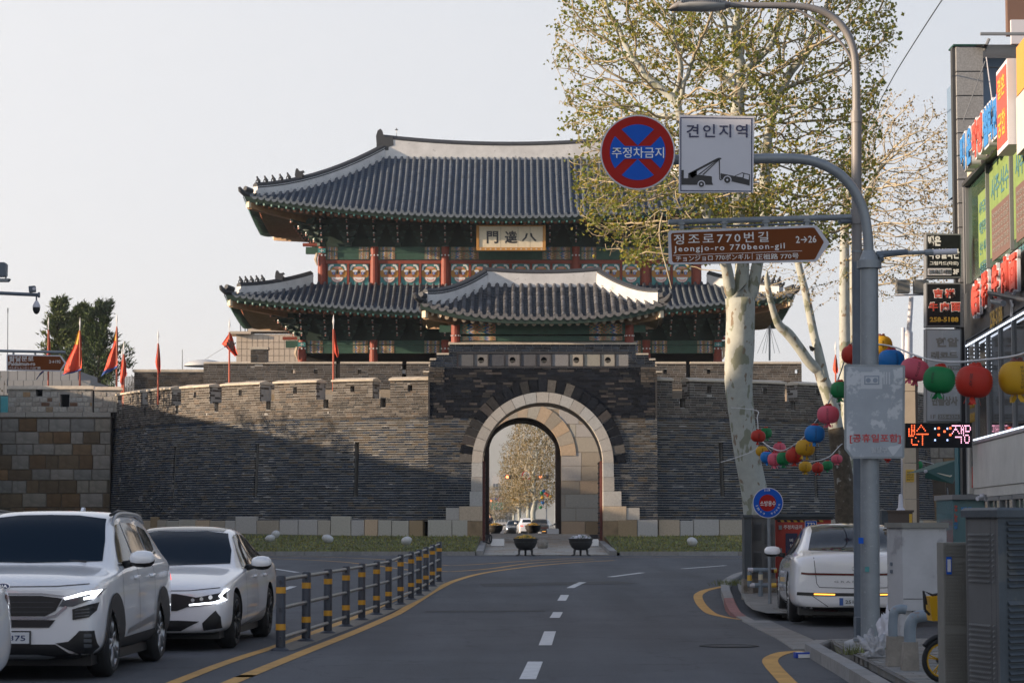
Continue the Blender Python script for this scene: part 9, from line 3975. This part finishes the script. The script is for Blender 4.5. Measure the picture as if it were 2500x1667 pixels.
hz=thing('hose','black hose looped beside the white block at the left foot of the arch','hose',P(1197,1318,97))
mb=MB().m('tyre_rubber')
mb.tube(smooth_path([P(x,y,97)for x,y in((1178,1321),(1186,1322),(1194,1326),(1199,1322),(1200,1312),(1198,1306),(1195,1308),(1195,1318),(1198,1326))],4),[.03]*33,6)
mb.build('hose',hz,smooth=True)
def person(loc,rz,label,top,trousers,hair=(.015,.013,.012),h=1.70):
 s=h/1.70
 J=[(0,0,.93,.13),(0,0,1.12,.125),(0,0,1.32,.15),(0,0,1.43,.10),(0,-.01,1.50,.052),(0,-.02,1.57,.085),(0,-.01,1.66,.075)]
 E_=[(0,1),(1,2),(2,3),(3,4),(4,5),(5,6)]
 for sx in(-1,1):
  b_=len(J)
  J+=[(sx*.17,0,1.40,.062),(sx*.22,.02,1.14,.048),(sx*.20,-.08,.92,.036),(sx*.19,-.11,.84,.03)]
  E_+=[(3,b_),(b_,b_+1),(b_+1,b_+2),(b_+2,b_+3)]
  b_=len(J)
  J+=[(sx*.095,0,.84,.095),(sx*.10,-.02*sx,.48,.062),(sx*.10,.03,.08,.045),(sx*.11,-.10,.03,.04)]
  E_+=[(0,b_),(b_,b_+1),(b_+1,b_+2),(b_+2,b_+3)]
 me=bpy.data.meshes.new('body')
 me.from_pydata([(x*s,y*s,z*s)for x,y,z,r_ in J],E_,[])
 o=bpy.data.objects.new('body',me)
 COL.objects.link(o)
 o.modifiers.new('skin','SKIN')
 for v,(x,y,z,r_)in zip(me.skin_vertices[0].data,J):
  v.radius=(r_*s,r_*s)
 me.skin_vertices[0].data[0].use_root=True
 o.modifiers.new('sub','SUBSURF').render_levels=1
 o.modifiers['sub'].levels=1
 m2=evaluated(o)
 o.modifiers.clear()
 o.data=m2
 m2.materials.clear()
 for n_ in(top,trousers,'skin_tone'):
  m2.materials.append(MATS[n_])
 for p in m2.polygons:
  z=p.center.z/s
  p.material_index=2 if z>1.47 or(z<.89 and abs(p.center.x)>.155*s)else(1 if z<.93 else 0)
  p.use_smooth=True
 t=thing('person',label,'person',loc,rz)
 o.parent=t
 mb=MB().m('hair_black')
 mb.lathe([(.088*s*cos(a),.095*s*sin(a))for a in[lerp(-.2,pi/2,i/6)for i in range(7)]],14,(0,.012*s,1.63*s))
 link('hair',mb.mesh('hair',True),t,world=False)
 return t
M('skin_tone',(.45,.27,.19),.6)
M('hair_black',(.012,.011,.011),.5)
M('cloth_black',(.018,.018,.022),.8)
M('cloth_navy',(.03,.035,.06),.8)
q=P(1189,1290,178)
person((q.x,178,zg(178)),.3,'person in black clothes standing at the left of the street beyond the gate','cloth_black','cloth_navy')
q=P(1197,1290,184)
person((q.x,184,zg(184)),-.4,'person in a dark jacket beside the one in black beyond the gate','cloth_navy','cloth_black',h=1.75)
for i,(px,py,c_)in enumerate(((1322,1203,'green'),(1327,1198,'blue'),(1333,1204,'red'),(1338,1208,'red'),(1344,1212,'yellow'),(1324,1214,'yellow'),(1325,1226,'blue'),(1320,1238,'green'))):
 lantern(c_,px,py,4.2,'%s lantern hanging in the street trees beyond the gate, %s'%(c_,('topmost left','beside the topmost','upper middle','right of the middle','at the right end','below the topmost','low down','lowest of all')[i]),1.0,204)
# ------------------- thin spring haze
hm=bpy.data.materials.new('haze_air')
hm.use_nodes=True
hm.node_tree.nodes.remove(hm.node_tree.nodes['Principled BSDF'])
pv_=hm.node_tree.nodes.new('ShaderNodeVolumePrincipled')
pv_.inputs['Color'].default_value=(.93,.95,1.0,1)
pv_.inputs['Density'].default_value=HAZE
pv_.inputs['Anisotropy'].default_value=.2
hm.node_tree.links.new(pv_.outputs[0],hm.node_tree.nodes['Material Output'].inputs['Volume'])
MATS['haze_air']=hm
mb=MB().m('haze_air').bb(-2600,2600,-80,5000,-3,310)
tag(mb.build('haze'),kind='stuff')
